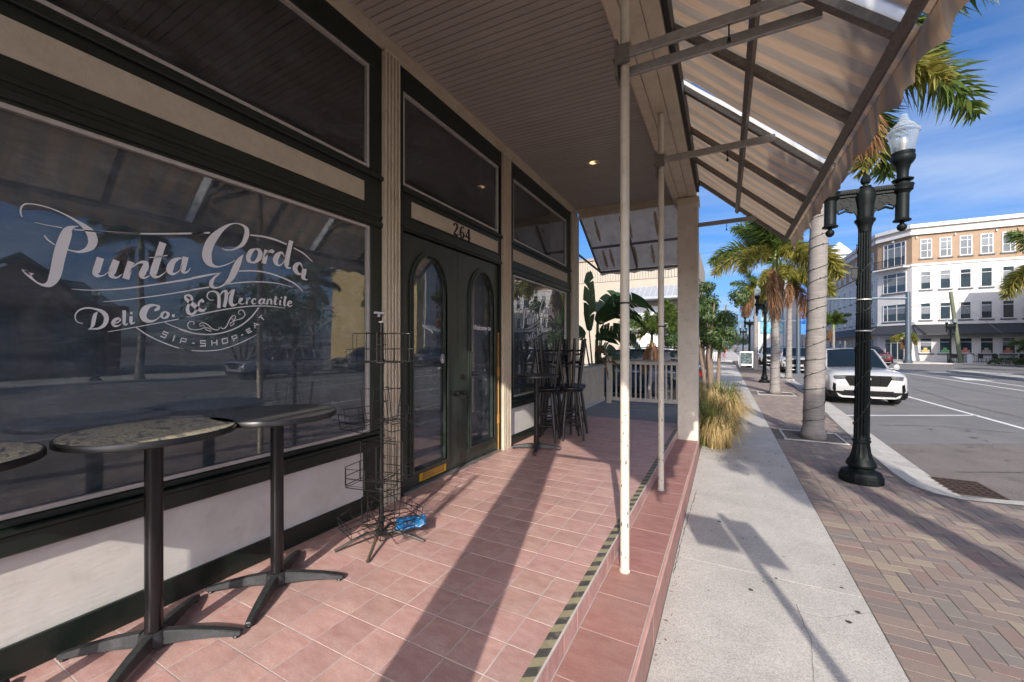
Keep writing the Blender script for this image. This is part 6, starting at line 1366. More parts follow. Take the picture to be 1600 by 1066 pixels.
    for s in (-1, 1):
        rows_ = [[(s * w * hw * kk, yy - .004, zz * k) for kk, zz in ((1.0, .44), (1.0, .38), (.985, .30), (.93, .235))] for yy, w in cs]; loft([[(p[0] , p[1], p[2]) for p in r] for r in rows_], False); lb = loft(rows_, False); b.add(lb.v, lb.f)
    b.add([(-.80 * hw, -.016, .44 * k), (.80 * hw, -.016, .44 * k), (.80 * hw, -.016, .30 * k), (.74 * hw, -.016, .235 * k), (-.74 * hw, -.016, .235 * k), (-.80 * hw, -.016, .30 * k)], [(0, 1, 2, 3, 4, 5)])
    b.build('lower_cladding', M_trimb, t)
    b = MB(); b.prism([(-.90, .44), (-.55, .50), (.55, .50), (.90, .44), (.88, .25), (-.88, .25)], lambda u, v: (u * hw, .25, v * k), lambda u, v: (u * hw, -.014 + .13 * abs(u) ** 5, v * k)); b.build('lower_bumper', M_trimb, t, bev=.01)
    b = MB(); b.prism([(-.64, .30), (.64, .30), (.78, .385), (.74, .29), (.64, .245), (-.64, .245), (-.74, .29), (-.78, .385)], lambda u, v: (u * hw, .10, v * k), lambda u, v: (u * hw, -.05 + .03 * abs(u), v * k)); b.build('skid_plate', M_chrome, t)
    b = MB(); b.box(-.6 * hw, .6 * hw, -.026, .0, .365 * k, .47 * k); b.build('lower_grille', M_trimb, t)
    b = MB(); b.bar((-.45, 1.36 * L / 5, 1.165 * k), (.2, 1.28 * L / 5, 1.16 * k), .02, .012); b.build('wiper', M_trimb, t)
    t.location = (x, y, z); t.rotation_euler = (0, 0, rz)
    return t
P_white = carpaint('white_car_paint', (.36, .36, .365)); P_red = carpaint('dark_red_paint', (.10, .008, .012)); P_silver = carpaint('silver_car_paint', (.40, .42, .45), .4); P_grey = carpaint('grey_blue_car_paint', (.10, .12, .15), .3); P_navy = carpaint('navy_car_paint', (.02, .03, .06), .2)
white_suv = make_suv('white suv with black grille parked at the kerb behind the lamp post, facing the camera', P_white, 3.93, 16.25, Z_ROAD, 0)
def car_copy(src, label, x, y, rz, paint=None):
    c = dup(src, (x, y, Z_ROAD), rz, label)
    return c
make_suv('dark red suv with chrome grille waiting beyond the white one', P_red, 13.3, 51.0, Z_ROAD, R(6))
far_white = dup(white_suv, (4.4, 33.2, Z_ROAD), 0, 'second white suv parked farther up the kerb, between the palm trunks')
dup(white_suv, (3.9, 43.8, Z_ROAD), 0, 'third white suv at the far end of the parking lane')
g1 = make_suv('dark grey suv parked beyond the blue banner', P_grey, 6.2, 62, Z_ROAD, 0)
dup(g1, (9.0, 78, Z_ROAD), 0, 'distant dark grey suv driving toward the intersection')
n1 = make_suv('dark navy suv in the side lot, seen through the railing pickets', P_navy, -5.6, 15.2, -.49, R(-90), 'cars in the side lot')
dup(n1, (-5.9, 19.0, -.49), R(-90), 'second dark suv in the side lot, behind the first', 'cars in the side lot')
s1 = make_suv('silver suv parked across the street, seen mirrored in the big window', P_silver, 18.6, 12.4, Z_ROAD, R(0), 'vehicles parked across the street')
dup(s1, (18.6, 19.4, Z_ROAD), 0, 'second silver suv across the street, seen mirrored beside the first', 'vehicles parked across the street')
dup(g1, (18.6, 27.0, Z_ROAD), 0, 'dark grey suv across the street, seen mirrored in the door glass', 'vehicles parked across the street')
# ------------------------------------------------------------------ buildings
M_bwhite = mat('white_stucco', (.60, .585, .565), .8, var=.15, scale=1.2, bump=.2, bscale=20)
M_btan = mat('tan_stucco', (.34, .235, .155), .85, var=.2, scale=1.2)
M_bcor = mat('cornice_white', (.62, .615, .605), .7, var=.1, scale=2)
M_bgrey = mat('grey_trim', (.10, .105, .115), .6)
M_pane = mat('far_window_pane', (.035, .055, .07), .06, var=.5, scale=.6, col2=(.015, .022, .03), spec=1.0)
M_wfr = mat('white_window_frame', (.58, .58, .58), .5)
M_dawn = mat('black_awning', (.035, .037, .042), .6, var=.3)
M_irn = mat('balcony_iron', (.02, .02, .022), .5)
M_blind = mat('window_blind_grey', (.16, .18, .20), .5, var=.3)
class Face:
    """a wall face: origin at ground, u along the wall, n outward"""
    def __init__(s, parent, o, u): s.p = parent; s.o = Vector(o); s.u = Vector(u).normalized(); s.n = s.u.cross(Vector((0, 0, 1))); s.cache = {}
    def at(s, a, z, d=0): v = s.o + s.u * a + s.n * d; return Vector((v.x, v.y, z))
    def slab(s, mb, a0, a1, z0, z1, d0, d1):
        vs = [s.at(a, z, d) for a in (a0, a1) for d in (d0, d1) for z in (z0, z1)]
        return mb.add(vs, [(0, 1, 3, 2), (4, 6, 7, 5), (0, 4, 5, 1), (2, 3, 7, 6), (0, 2, 6, 4), (1, 5, 7, 3)])
    def window(s, a0, a1, z0, z1, mv=(.0,), mh=(), fw=.09, sill=True, fm=None, name='window'):
        w, h = a1 - a0, z1 - z0; key = (round(w, 3), round(h, 3), tuple(mv), tuple(mh), sill)
        ang = math.atan2(s.u.y, s.u.x)
        base = s.at(a0, z0, 0); org = Vector(s.p.location)
        if key not in s.cache:
            f = MB(); frame_rect_local(f, w, h, fw)
            for q in mv:
                if q: f.box(w * q - .035, w * q + .035, -.05, .03, fw, h - fw)
            for q in mh: f.box(fw, w - fw, -.048, .028, h * q - .03, h * q + .03)
            g_ = MB().box(.02, w - .02, -.022, -.012, .02, h - .02)
            si = MB().box(-.12, w + .12, -.12, .0, -.14, -.005)
            s.cache[key] = (f.mesh('window', fm or M_wfr), g_.mesh('window_pane', M_pane), si.mesh('window_sill', M_bgrey), MB().box(fw, w - fw, -.0225, -.0222, h * .55, h - fw).mesh('window_blind', M_blind))
        me = s.cache[key]
        o = place(me[0], name, s.p, base - org, (0, 0, ang)); place(me[1], 'window_pane', o)
        if sill: place(me[2], 'window_sill', o)
        if len(me) > 3 and random.random() < .6: place(me[3], 'window_blind', o, (0, 0, h * random.uniform(-.25, .0)))
        return o
def frame_rect_local(f, w, h, fw):
    f.box(0, w, -.06, .04, 0, fw); f.box(0, w, -.06, .04, h - fw, h); f.box(0, fw, -.06, .04, fw, h - fw); f.box(w - fw, w, -.06, .04, fw, h - fw)

# white corner building across the intersection, tan top floor
cb_ = thing('corner_building', 'white four storey corner building with tan top floor and black awning across the intersection', 'building', (19.46, 64, Z_WALK))
def poly_block(poly, z0, z1, name, m, parent, grow=0.0):
    c = Vector((sum(p[0] for p in poly) / len(poly), sum(p[1] for p in poly) / len(poly))); pl = []
    for p in poly: d = (Vector(p) - c).normalized(); pl.append((p[0] + d.x * grow, p[1] + d.y * grow))
    return MB().prism(pl, lambda x, y: (x, y, z0), lambda x, y: (x, y, z1)).build(name, m, parent)
foot = [(19.46, 64), (48, 64), (48, 100), (17.2, 100), (17.2, 67.3)]
poly_block(foot, -.45, 10.88, 'wall', M_bwhite, cb_); poly_block(foot, 10.881, 14.55, 'top_floor_wall', M_btan, cb_)
poly_block(foot, 10.78, 11.02, 'band_course', M_bcor, cb_, .14)
poly_block(foot, 14.40, 14.78, 'cornice', M_bcor, cb_, .35); poly_block(foot, 14.781, 15.2, 'parapet', mat('parapet_grey', (.5, .47, .44), .8), cb_, .12); poly_block(foot, 15.201, 15.62, 'cornice_top', M_bcor, cb_, .45)
poly_block(foot, 3.9, 4.12, 'band_course', M_bcor, cb_, .1)
F1 = Face(cb_, (19.46, 64, 0), (1, 0, 0)); F2 = Face(cb_, (17.2, 67.3, 0), (2.26, -3.3, 0)); F3 = Face(cb_, (17.2, 100, 0), (0, -1, 0))
for i in range(10):
    a = .68 + i * 1.65
    F1.window(a, a + 1.02, 11.62, 13.85, (.62,), (.78, .40))
    F1.window(a, a + .96, 7.95, 10.12, (0,), (.76,)); F1.window(a, a + .96, 4.42, 6.42, (0,), (.76,))
    if i < 9: F1.window(a - .05, a + 1.05, .55, 2.35, (0,), (.72,))
Lc_ = math.hypot(2.26, 3.3)
F2.window(.75, 3.35, 11.1, 14.0, (.2, .5, .8), (.78,), sill=False); F2.window(.7, 3.4, 7.85, 10.3, (.2, .6), (.76,)); F2.window(.7, 3.4, 4.35, 6.5, (.2, .6), (.76,)); F2.window(.9, 3.2, -.34, 2.3, (.33, .66), (.8,), sill=False, name='shop_door')
for i in range(8):
    a = 31.5 - i * 3.4 - 1.6
    for z0, z1 in ((11.3, 13.6), (7.8, 10), (4.4, 6.4)): F3.window(a, a + 1.3, z0, z1, (.5,), (.7,))
    F3.window(a, a + 1.6, .2, 2.3, (.5,), ())
b = MB(); F2.slab(b, .2, 3.8, 10.72, 10.88, -.1, .95); bal = b.build('balcony', M_bcor, cb_)
b = MB(); F2.slab(b, .25, 3.75, 11.85, 11.9, .88, .93); F2.slab(b, .25, 3.75, 10.95, 10.99, .88, .93)
for i in range(22): F2.slab(b, .27 + i * .163, .30 + i * .163, 10.9, 11.86, .89, .92)
b.build('balcony_railing', M_irn, bal)
def shop_awning(F, a0, a1, z0, z1, d, m, parent):
    b = MB(); P = [F.at(a, z, dd) for a in (a0, a1) for z, dd in ((z1, .02), (z0, d), (z0 - .22, d), (z0 - .22, d - .03), (z1 - .2, .02))]; n = 5
    b.add(P, [tuple(range(n - 1, -1, -1)), tuple(range(n, 2 * n))] + [(i, (i + 1) % n, n + (i + 1) % n, n + i) for i in range(n)]); return b.build('shop_awning', m, parent)
shop_awning(F1, 0, 16.6, 2.85, 3.88, 1.3, M_dawn, cb_); shop_awning(F2, .1, Lc_ - .1, 2.85, 3.88, 1.3, M_dawn, cb_); shop_awning(F3, 8, 32.5, 2.85, 3.88, 1.3, M_dawn, cb_)
b = MB()
for i in range(6): F1.slab(b, .3 + i * 3.25, .42 + i * 3.25, 14.0, 14.2, .0, .16)
F2.slab(b, 1.9, 2.1, 14.05, 14.3, 0, .2); b.build('wall_lamp', M_bcor, cb_)
# window displays of the ground floor
for i, c in enumerate([(.5, .35, .08), (.10, .38, .12), (.5, .07, .06), (.35, .30, .25), (.5, .12, .06), (.12, .2, .4)]):
    b = MB(); a = .68 + i * 1.65; F1.slab(b, a + .12, a + .82, .62, .95, .042, .05); F1.slab(b, a + .3, a + .62, .96, 1.2, .042, .05); b.build('window_display', mat('display_%d' % i, c, .6, var=.5, scale=6, col2=(.3, .3, .3)), cb_)
# terrace fence, chairs and tables in front of it
tf = thing('terrace_fence', 'dark iron terrace fence in front of the white corner building', 'fence', (26, 59.6, Z_WALK))
b = MB(); 
for z in (.72, .12): b.box(20.9, 35, 59.58, 59.62, Z_WALK + z, Z_WALK + z + .05)
b.build('rail', M_irn, tf)
for i in range(9): x = 20.9 + i * 1.75; MB().box(x, x + .09, 59.55, 59.65, Z_WALK, Z_WALK + 1.0).build('post', M_irn, tf)
bb_ = MB()
for i in range(94): x = 21.0 + i * .15; bb_.box(x, x + .02, 59.59, 59.61, Z_WALK + .17, Z_WALK + .72)
tag(bb_.build('bars', M_irn, tf), kind='stuff')
ch0 = None
for i in range(12):
    x, y = 21.9 + i * 1.02, 60.7 + (i % 2) * .5; lb = 'one of the dark cafe chairs behind the terrace fence of the white corner building'
    if ch0 is None:
        ch0 = thing('cafe_chair', lb, 'chair', (x, y, Z_WALK), 0, 'dark cafe chairs on the corner terrace')
        MB().box(x - .22, x + .22, y - .22, y + .22, Z_WALK + .43, Z_WALK + .46).build('seat', M_irn, ch0); MB().box(x - .22, x + .22, y + .19, y + .23, Z_WALK + .47, Z_WALK + .9).build('backrest', M_irn, ch0)
        for sx in (-.2, .2):
            for sy in (-.2, .2): MB().box(x + sx - .015, x + sx + .015, y + sy - .015, y + sy + .015, Z_WALK, Z_WALK + .43).build('leg', M_irn, ch0)
    else: dup(ch0, (x, y, Z_WALK), i * 1.1)
# low hedge and small palm
def low_shrub(x, y, r, h, label, seed, n=1100, m=None, leaf=.14):
    g_ = random.Random(seed); b = MB(); t = thing('low_shrub', label, 'shrub', (x, y, Z_WALK), 0, 'clipped shrubs by the corner terrace')
    for k in range(n):
        a, el = g_.uniform(0, 6.28), math.asin(g_.uniform(0, 1)); q = r * (1 - .3 * g_.random() ** 2); p = Vector((x + q * math.cos(a) * math.cos(el) * 1.25, y + q * math.sin(a) * math.cos(el), Z_WALK + h * math.sin(el) * (1 - .3 * g_.random())))
        d = Vector((g_.uniform(-1, 1), g_.uniform(-1, 1), g_.uniform(-.5, 1))).normalized(); e = d.cross(Vector((.3, .5, .8))).normalized(); b.add([p - d * leaf / 2, p + e * leaf * .25, p + d * leaf / 2, p - e * leaf * .25], [(0, 1, 2, 3)])
    b.build('foliage', m or M_tl, t); MB().tube([(x, y, Z_WALK), (x, y, Z_WALK + h * .6)], .06, 6).build('stem', M_bark, t); return t
for i, (x, lb) in enumerate(((23.6, 'left one of the dark clipped shrubs before the terrace'), (25.4, 'middle dark clipped shrub before the terrace, under the little palm'), (27.3, 'right one of the dark clipped shrubs before the terrace'))): low_shrub(x, 55.4, 1.1, .75, lb, i)
palm(26.6, 57.4, Z_WALK, 1.3, .14, .12, 'short bushy palm in front of the terrace of the white corner building', 13, 31, False, .95, 'corner palms', mixy=.1, kind='young_palm')
palm(17.2, 58.6, Z_WALK, 2.4, .13, .1, 'small yellowish palm beside the traffic signal pole', 10, 33, False, .7, 'corner palms', mixy=.7, kind='young_palm')
palm(14.0, 74, Z_WALK, 4.2, .2, .16, 'dark drooping palm in front of the beige gabled building', 13, 36, False, 1.2, 'corner palms', mixy=.0)
palm(12.0, 78, Z_WALK, 3.4, .2, .16, 'second dark palm behind the nearest palm trunk, by the beige gabled building', 13, 39, False, 1.1, 'corner palms', mixy=.0)

# beige gabled building with balconies behind it
gb_ = thing('gabled_building', 'tall beige and white building with gables and balconies, left of the white corner building', 'building', (16.5, 104, Z_WALK))
M_beige = mat('beige_stucco', (.55, .44, .34), .85, var=.15, scale=.8); M_pale = mat('pale_blue_stucco', (.48, .50, .52), .85, var=.15, scale=.8)
MB().box(17.5, 40, 104, 125, -.45, 20).build('wall', M_bwhite, gb_)
MB().box(15.2, 20.5, 101.5, 103.99, -.45, 15).build('side_wing', M_beige, gb_); MB().box(13.6, 18.5, 126, 140, -.45, 19).build('rear_wing', M_pale, gb_)
for x0, x1, y, z in ((15.2, 20.5, 101.5, 15.001), (18, 23, 103.5, 20.001)): MB().prism([(x0, z), (x1, z), ((x0 + x1) / 2, z + 2.6)], lambda a, c: (a, y, c), lambda a, c: (a, y + 5, c)).build('gable', M_pale, gb_)
G1 = Face(gb_, (15.2, 101.5, 0), (1, 0, 0)); G2 = Face(gb_, (20.5, 104, 0), (1, 0, 0))
for k in range(4):
    for i in range(2): G1.window(.6 + i * 2.4, 2.0 + i * 2.4, 1.5 + k * 3.4, 3.7 + k * 3.4, (.5,), (.7,))
    for i in range(4): G2.window(.8 + i * 3.4, 2.6 + i * 3.4, 1.6 + k * 4.2, 4.2 + k * 4.2, (.5,), ())
    b = MB(); G2.slab(b, .3, 10.5, 1.2 + k * 4.2, 1.45 + k * 4.2, .1, 1.6); bo_ = b.build('balcony', M_bcor, gb_); b = MB(); G2.slab(b, .3, 10.5, 1.46 + k * 4.2, 2.45 + k * 4.2, 1.5, 1.56); b.build('balcony_railing', M_irn, bo_)

# blue building with a mural far down the street, banner on a grey pole in front
M_bblue = mat('bright_blue_wall', (.02, .17, .62), .6, var=.1); M_mur = mat('mural_paint', (.05, .35, .55), .6, var=.9, scale=.35, col2=(.75, .62, .35), dirt=(.8, .75, .6), dscale=.4, damt=.9)
bl = thing('blue_building', 'bright blue and white building with a beach mural far down the street', 'building', (13, 128, Z_WALK))
MB().box(7, 26, 128, 150, -.45, 8.2).build('wall', M_bwhite, bl); MB().box(14.6, 19, 127.6, 127.99, 6.6, 17).build('blue_tower', M_bblue, bl); MB().box(8.5, 14.4, 127.7, 127.99, 4.9, 13.0).build('mural', M_mur, bl); MB().box(13.9, 14.5, 127.5, 127.69, 10, 15).build('mural_edge', mat('mural_orange', (.6, .2, .04), .6), bl)
pb_ = thing('banner_pole', 'grey steel pole carrying a tall blue banner beside the white parked suv', 'pole', (4.34, 32.9, Z_ROAD))
M_steel = mat('painted_grey_steel', (.10, .13, .16), .45, metal=.4, var=.2)
MB().lathe([(.2, 0), (.2, .05), (.13, .08), (.12, 1.2), (.09, 8.6), (0, 8.62)], (4.34, 32.9, Z_ROAD), 14).build('pole', M_steel, pb_, smooth=True)
MB().box(4.48, 4.98, 32.88, 32.90, 2.2, 6.3).build('banner', M_bblue, pb_); b = MB(); b.box(4.34, 5.0, 32.87, 32.91, 6.31, 6.35); b.box(4.34, 5.0, 32.87, 32.91, 2.15, 2.19); b.build('banner_arm', M_steel, pb_)
tx = text('BOARD', .5, None, M_vinyl, 'banner_lettering', 0, 0, 0); tx.data.transform(Matrix(((0, 0, -1, 4.84), (0, 0, 0, 32.87), (0, 1, 0, 3.6), (0, 0, 0, 1))) @ Matrix(((0, 0, 0, 0), (1, 0, 0, 0), (0, 1, 0, 0), (0, 0, 0, 1))) if False else Matrix.Identity(4))
me = tx.data
for v in me.vertices: x_, y_, z_ = v.co; v.co = (4.86 - z_ - 4.34, 32.872 - 32.9, 3.7 + y_ - Z_ROAD)
tx.parent = pb_

# traffic signals
def signal(label, x, y, h, arm_to, heads, scale=1.0):
    t = thing('traffic_signal', label, 'traffic signal', (x, y, Z_WALK), 0, 'mast arm traffic signals')
    b = MB(); b.lathe([(.36, 0), (.36, .25), (.28, .3), (.24, .8), (.19, h), (0, h + .05)], (x, y, Z_WALK), 16); b.build('pole', M_steel, t, smooth=True)
    b = MB(); b.tube([(x, y, h - 1.0), ((x + arm_to) / 2, y, h - .8), (arm_to, y, h - .75)], [.14, .11, .07], 10); b.build('mast_arm', M_steel, t, smooth=True)
    for hx in heads:
        b = MB(); b.box(hx - .18, hx + .18, y - .22, y - .02, h - 1.3, h - .15); o = b.build('signal_head', M_trimb, t)
        for k, c in enumerate(((.3, .02, .02), (.3, .2, .02), (.02, .2, .05))): q = MB(); q.add([(hx + .11 * math.cos(a), y - .225, h - .34 - .36 * k + .11 * math.sin(a)) for a in [i * PI / 6 for i in range(12)]], [tuple(range(12))]); q.build('signal_lens', mat('lens_%d' % k, c, .2), o)
    return t
signal('dark grey traffic signal pole with mast arm in front of the white corner building', 16.6, 55.6, 7.3, 8.5, (12.9,))
signal('distant traffic signal hanging over the far intersection', 13.5, 92, 7.0, 2.5, (5.4, 8.5))
up_ = thing('utility_pole', 'leaning greenish wooden utility pole in front of the white corner building', 'utility pole', (21.7, 59, Z_WALK))
MB().tube([(21.7, 59, Z_WALK), (20.95, 59, 7.1)], [.19, .15], 12).build('pole', mat('treated_wood', (.14, .16, .10), .9, var=.4, scale=6, stretch=(1, 1, .2)), up_, smooth=True)
MB().tube([(21.0, 59, 6.6), (27.6, 59.2, -.3)], .018, 5).build('guy_wire', M_galv, up_)
MB().tube([(21.0, 59, 6.6), (20.7, 58.8, 6.4), (16.6, 55.6, 5.3)], .02, 5).build('cable', M_irn, up_)
MB().box(22.1, 22.5, 58.8, 59.2, Z_WALK, Z_WALK + .9).build('cabinet', M_pale, up_)
ds = thing('road_sign', 'red and white do not enter sign on a post beyond the white suv', 'road sign', (12.7, 54, Z_WALK))
MB().tube([(12.7, 54, Z_WALK), (12.7, 54, 2.4)], .035, 8).build('post', M_galv, ds); MB().box(12.3, 13.1, 53.93, 53.95, 1.65, 2.42).build('sign_plate', M_vinyl, ds)
b = MB(); b.add([(12.7 + .36 * math.cos(t), 53.925, 2.035 + .36 * math.sin(t)) for t in [i * PI / 12 for i in range(24)]], [tuple(range(24))]); b.build('red_disc', mat('sign_red', (.55, .03, .03), .5), ds); MB().box(12.45, 12.95, 53.915, 53.92, 1.98, 2.09).build('white_bar', M_vinyl, ds)
b = MB().box(14.0, 15.2, 26, 40, Z_ROAD - .1, Z_ROAD + .15); structure(b.build('median_kerb', M_kerb))

# cream building across the side lot, grey metal awning and pale mural
al = thing('side_lot_building', 'cream building with a grey metal awning and pale mural across the side lot', 'building', (-8, 31, -.49))
M_crm = mat('cream_stucco', (.40, .345, .275), .85, var=.12, scale=.7, bump=.2, bscale=9)
MB().box(-22, -2.0, 31, 44, -.49, 6.35).build('wall', M_crm, al)
b = MB()
for i in range(100): x = -22 + i * .2; b.box(x + .012, x + .188, 30.95, 31.05, 6.36, 8.05)
tag(b.build('board_siding', mat('cream_siding', (.39, .34, .275), .8, var=.1), al), kind='stuff'); MB().box(-22, -2.0, 31.06, 44, 6.351, 8.0).build('upper_wall', M_crm, al)
MB().box(-22.1, -1.9, 30.85, 31.2, 8.051, 8.25).build('coping', mat('coping_brown', (.28, .22, .17), .7), al)
MB().box(-2.0, -1.75, 30.9, 44, -.49, 8.7).build('end_pier', M_crm, al)
b = MB(); b.prism([(0, 5.75), (-1.5, 4.85), (-1.5, 4.7), (0, 4.7)], lambda d, z: (-7.1, 30.949 + d, z), lambda d, z: (-2.3, 30.949 + d, z)); b.build('metal_awning', mat('standing_seam_grey', (.34, .37, .42), .45, metal=.3), al)
b = MB()
for i in range(13): x = -7.0 + i * .38; b.prism([(0, 5.75), (-1.5, 4.85), (-1.5, 4.91), (0, 5.81)], lambda d, z: (x, 30.949 + d, z), lambda d, z: (x + .03, 30.949 + d, z))
tag(b.build('awning_seams', M_pale, al), kind='stuff')
MB().box(-6.8, -3.2, 30.93, 30.999, .6, 4.3).build('mural', mat('pastel_mural', (.72, .74, .75), .7, var=.9, scale=.9, col2=(.42, .58, .62), dirt=(.7, .45, .42), dscale=.9, damt=.8), al)
MB().prism([(-9, 8.26), (-2, 8.26), (-4, 10.0), (-8, 10.0)], lambda x, z: (x, 36, z), lambda x, z: (x, 46, z)).build('hip_roof', mat('slate_roof', (.15, .16, .18), .7), al)
# white storefront with flags farther up this side
wsf = thing('flag_storefront', 'low white storefront hung with flags far up this side of the street', 'building', (-3, 58, Z_WALK))
MB().box(-16, -1.9, 58, 80, -.45, 5.2).build('wall', M_bwhite, wsf); MB().box(-16, -1.2, 57.9, 80, 3.3, 3.6).build('canopy', M_bgrey, wsf)
for i in range(5): MB().box(-1.89, -1.84, 59 + i * 3.5, 61.2 + i * 3.5, .2, 2.8).build('window', M_pane, wsf)
for i, (x, y) in enumerate(((-1.0, 56), (-.8, 58.5), (-.9, 61), (-.7, 64), (-.4, 50))):
    ft = thing('flag', 'one of the small red white and blue flags on slanted staffs by the far storefront', 'flag', (x, y, 2.0), 0, 'flags by the far storefront')
    MB().tube([(x - .8, y, 2.0), (x + .2, y, 3.3)], .025, 6).build('staff', M_galv, ft)
    for k, c in enumerate(((.5, .03, .04), (.75, .75, .75), (.5, .03, .04), (.75, .75, .75), (.03, .05, .25))):
        b = MB(); b.quad((x - .1 + .18 * k * .5, y, 3.0 - .28 * k + .05), (x + .35 + .1 * k, y + .1, 2.9 - .28 * k), (x + .35 + .1 * k, y + .1, 2.62 - .28 * k), (x - .1 + .18 * k * .5, y, 2.75 - .28 * k)); b.build('flag_stripe', mat('flag_%d' % (k if k > 3 else k % 2), c, .7), ft)
wf = thing('white_gate', 'white picket gate in front of the far flag hung storefront', 'gate', (-.9, 52, Z_WALK))
for i in range(9): MB().box(-1.7 + i * .2, -1.6 + i * .2, 52, 52.03, Z_WALK, Z_WALK + 1.2).build('picket', M_wfr, wf)
MB().box(-1.75, .05, 52.031, 52.06, Z_WALK + .9, Z_WALK + 1.0).build('rail', M_wfr, wf)
# chalkboard sign on the far sidewalk
af = thing('chalkboard_sign', 'white framed chalkboard sandwich board standing on the far sidewalk verge', 'sandwich board', (1.55, 37.5, Z_WALK))
for s in (-1, 1):
    rot = Matrix.Rotation(s * -.16, 3, 'X'); b = MB(); b.box(1.0, 1.1, 37.48, 37.52, Z_WALK, .95); b.box(1.9, 2.0, 37.48, 37.52, Z_WALK, .95); b.box(1.1, 1.9, 37.48, 37.52, .83, .95); b.box(1.1, 1.9, 37.48, 37.52, -.2, -.06)
    b.v = [tuple(rot @ (Vector(v) - Vector((1.5, 37.5, .95))) + Vector((1.5, 37.5, .95))) for v in b.v]; b.build('frame', M_wfr, af)
    b = MB().box(1.1, 1.9, 37.49, 37.51, -.06, .83); b.v = [tuple(rot @ (Vector(v) - Vector((1.5, 37.5, .95))) + Vector((1.5, 37.5, .95))) for v in b.v]; b.build('chalkboard', mat('chalkboard', (.03, .05, .05), .8, var=.8, scale=7, col2=(.25, .32, .33)), af)
pp = thing('planter_box', 'white painted planter box behind the chalkboard sign', 'planter', (1.3, 43.5, Z_WALK)); MB().box(1.1, 1.6, 43.2, 43.8, Z_WALK, .4).build('box', M_wfr, pp)
pr = thing('person', 'person in red top and dark trousers walking far up the sidewalk', 'person', (-.1, 70, Z_WALK))
b = MB(); 
b.lathe([(.0, .80), (.16, .82), (.17, 1.0), (.20, 1.3), (.19, 1.45), (.07, 1.5), (.06, 1.56), (.09, 1.62), (.105, 1.7), (.08, 1.8), (0, 1.83)], (-.1, 70, Z_WALK), 14); 
for s in (-1, 1):
    b.tube([(-.1 + s * .09, 70, Z_WALK + .85), (-.1 + s * .1, 70 + s * .08, Z_WALK + .45), (-.1 + s * .1, 70 + s * .2, Z_WALK + .02)], [.09, .065, .045], 8); b.tube([(-.1 + s * .2, 70, Z_WALK + 1.42), (-.1 + s * .25, 70, Z_WALK + 1.1), (-.1 + s * .25, 70 - .1, Z_WALK + .85)], [.055, .045, .035], 8)
b.build('figure', mat('red_shirt', (.5, .04, .05), .8), pr, smooth=True)

# ------------------------------------------------------------------ the other side of the street (seen mirrored in the glass)
M_brick = mat('red_brick_wall', (.26, .10, .07), .85, var=.4, scale=5, col2=(.17, .07, .05)); M_groof = mat('green_metal_roof', (.05, .09, .09), .4, metal=.4)
br = thing('brick_building', 'red brick building with gabled green metal roof across the street, mirrored in the big window', 'building', (29, 8, Z_WALK))
MB().box(31, 44, -3, 11.5, -.45, 3.9).build('wall', M_brick, br)
for y in (4.6, 7.0, 10.6): MB().box(29.2, 29.9, y, y + .6, -.4, 3.5).build('brick_pier', M_brick, br)
MB().box(28.9, 31, -3, 11.5, 3.501, 3.9).build('porch_beam', M_brick, br); MB().prism([(30.5, 3.91), (43, 3.91), (37, 6.2)], lambda x, z: (x, -3, z), lambda x, z: (x, 11.6, z)).build('roof', M_groof, br)
MB().prism([(4.4, 3.92), (9.4, 3.92), (6.9, 6.0)], lambda y, z: (28.7, y, z), lambda y, z: (31.48, y, z)).build('gable', M_brick, br)
MB().prism([(4.0, 3.85), (6.9, 6.25), (9.8, 3.85), (9.8, 4.05), (6.9, 6.5), (4.0, 4.05)], lambda y, z: (28.5, y, z), lambda y, z: (31.7, y, z)).build('gable_roof', M_groof, br)
HB = Face(br, (31, 11.5, 0), (0, -1, 0))
for i in range(4): HB.window(1.0 + i * 3.4, 2.8 + i * 3.4, .3, 3.2, (.5,), (.7,), fm=M_bgrey)
yb_ = thing('yellow_apartment_building', 'yellow and white three storey building across the street, mirrored in the door glass', 'building', (27, 36, Z_WALK)); M_yel = mat('yellow_stucco', (.52, .40, .18), .85, var=.15)
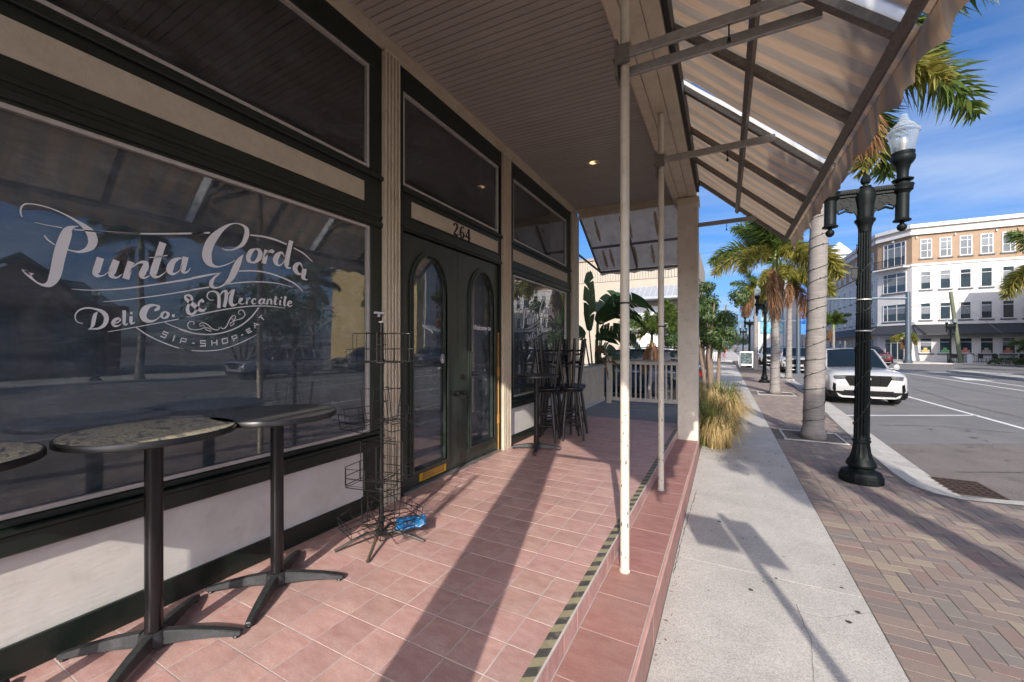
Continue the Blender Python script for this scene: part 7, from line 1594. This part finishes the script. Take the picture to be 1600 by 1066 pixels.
MB().box(27, 42, 37, 56, -.45, 11.5).build('wall', M_yel, yb_); MB().box(26.6, 26.99, 38, 41.5, -.45, 12.2).build('white_bay', M_bwhite, yb_); MB().box(26.6, 26.99, 48, 51.5, -.45, 12.2).build('white_bay', M_bwhite, yb_); MB().box(26.5, 42, 36.9, 56.1, 11.501, 12.0).build('cornice', M_bcor, yb_)
YB = Face(yb_, (26.58, 56, 0), (0, -1, 0)); 
for k in range(3):
    for i in range(5): YB.window(1.0 + i * 3.4, 2.4 + i * 3.4, .6 + k * 3.7, 2.9 + k * 3.7, (.5,), (.7,))
shop_awning(YB, .5, 18.5, 3.1, 4.0, 1.6, M_pale, yb_)
for i, (x, y, H, lb) in enumerate(((21.8, 9.6, 6.8, 'tall palm across the street, mirrored in the middle of the big window'), (21.9, 19.6, 5.6, 'palm across the street beside the mirrored silver cars'), (22.0, 27.5, 5.0, 'palm across the street, mirrored in the left door pane'), (22.0, 36, 5.2, 'palm across the street, mirrored in the right door pane'))): palm(x, y, Z_WALK, H, .18, .14, lb, 12, 50 + i, False, 1.15, 'palms across the street', mixy=.1)
for i, (x, y, h, cr_, lb) in enumerate(((26, 17.0, 6.6, 3.6, 'broad dark tree across the street between the brick and yellow buildings'), (25, -6, 8.0, 3.5, 'broad dark tree across the street, left of the brick building'), (25.0, 19.5, 8.0, 3.6, 'bushy tree across the street behind the parked cars'))): leafy_tree(x, y, Z_WALK, h, cr_, lb, 3600, 40 + i, .38, group='trees across the street')
rs = thing('letterboard_sign', 'white letterboard sign on the kerb across the street, mirrored low in the big window', 'sign', (21.0, 3.6, Z_WALK)); MB().box(21.0, 21.06, 3.2, 4.2, .2, 1.4).build('sign_face', M_wfr, rs); MB().box(21.0, 21.06, 3.3, 3.36, Z_WALK, .199).build('post', M_galv, rs)
# distant trees closing the street
for i, (x, y, h) in enumerate(((3, 150, 6), (24, 118, 9), (-6, 110, 8), (-12, 95, 9), (9, 165, 7))):
    leafy_tree(x, y, -.4, h, h * .5, ('low distant tree over the end of the street', 'distant tree right of the blue building', 'distant tree behind the flag storefront', 'large distant tree left of the flag storefront', 'low distant tree beside the mural building')[i], 1500, 60 + i, .5, group='distant trees')
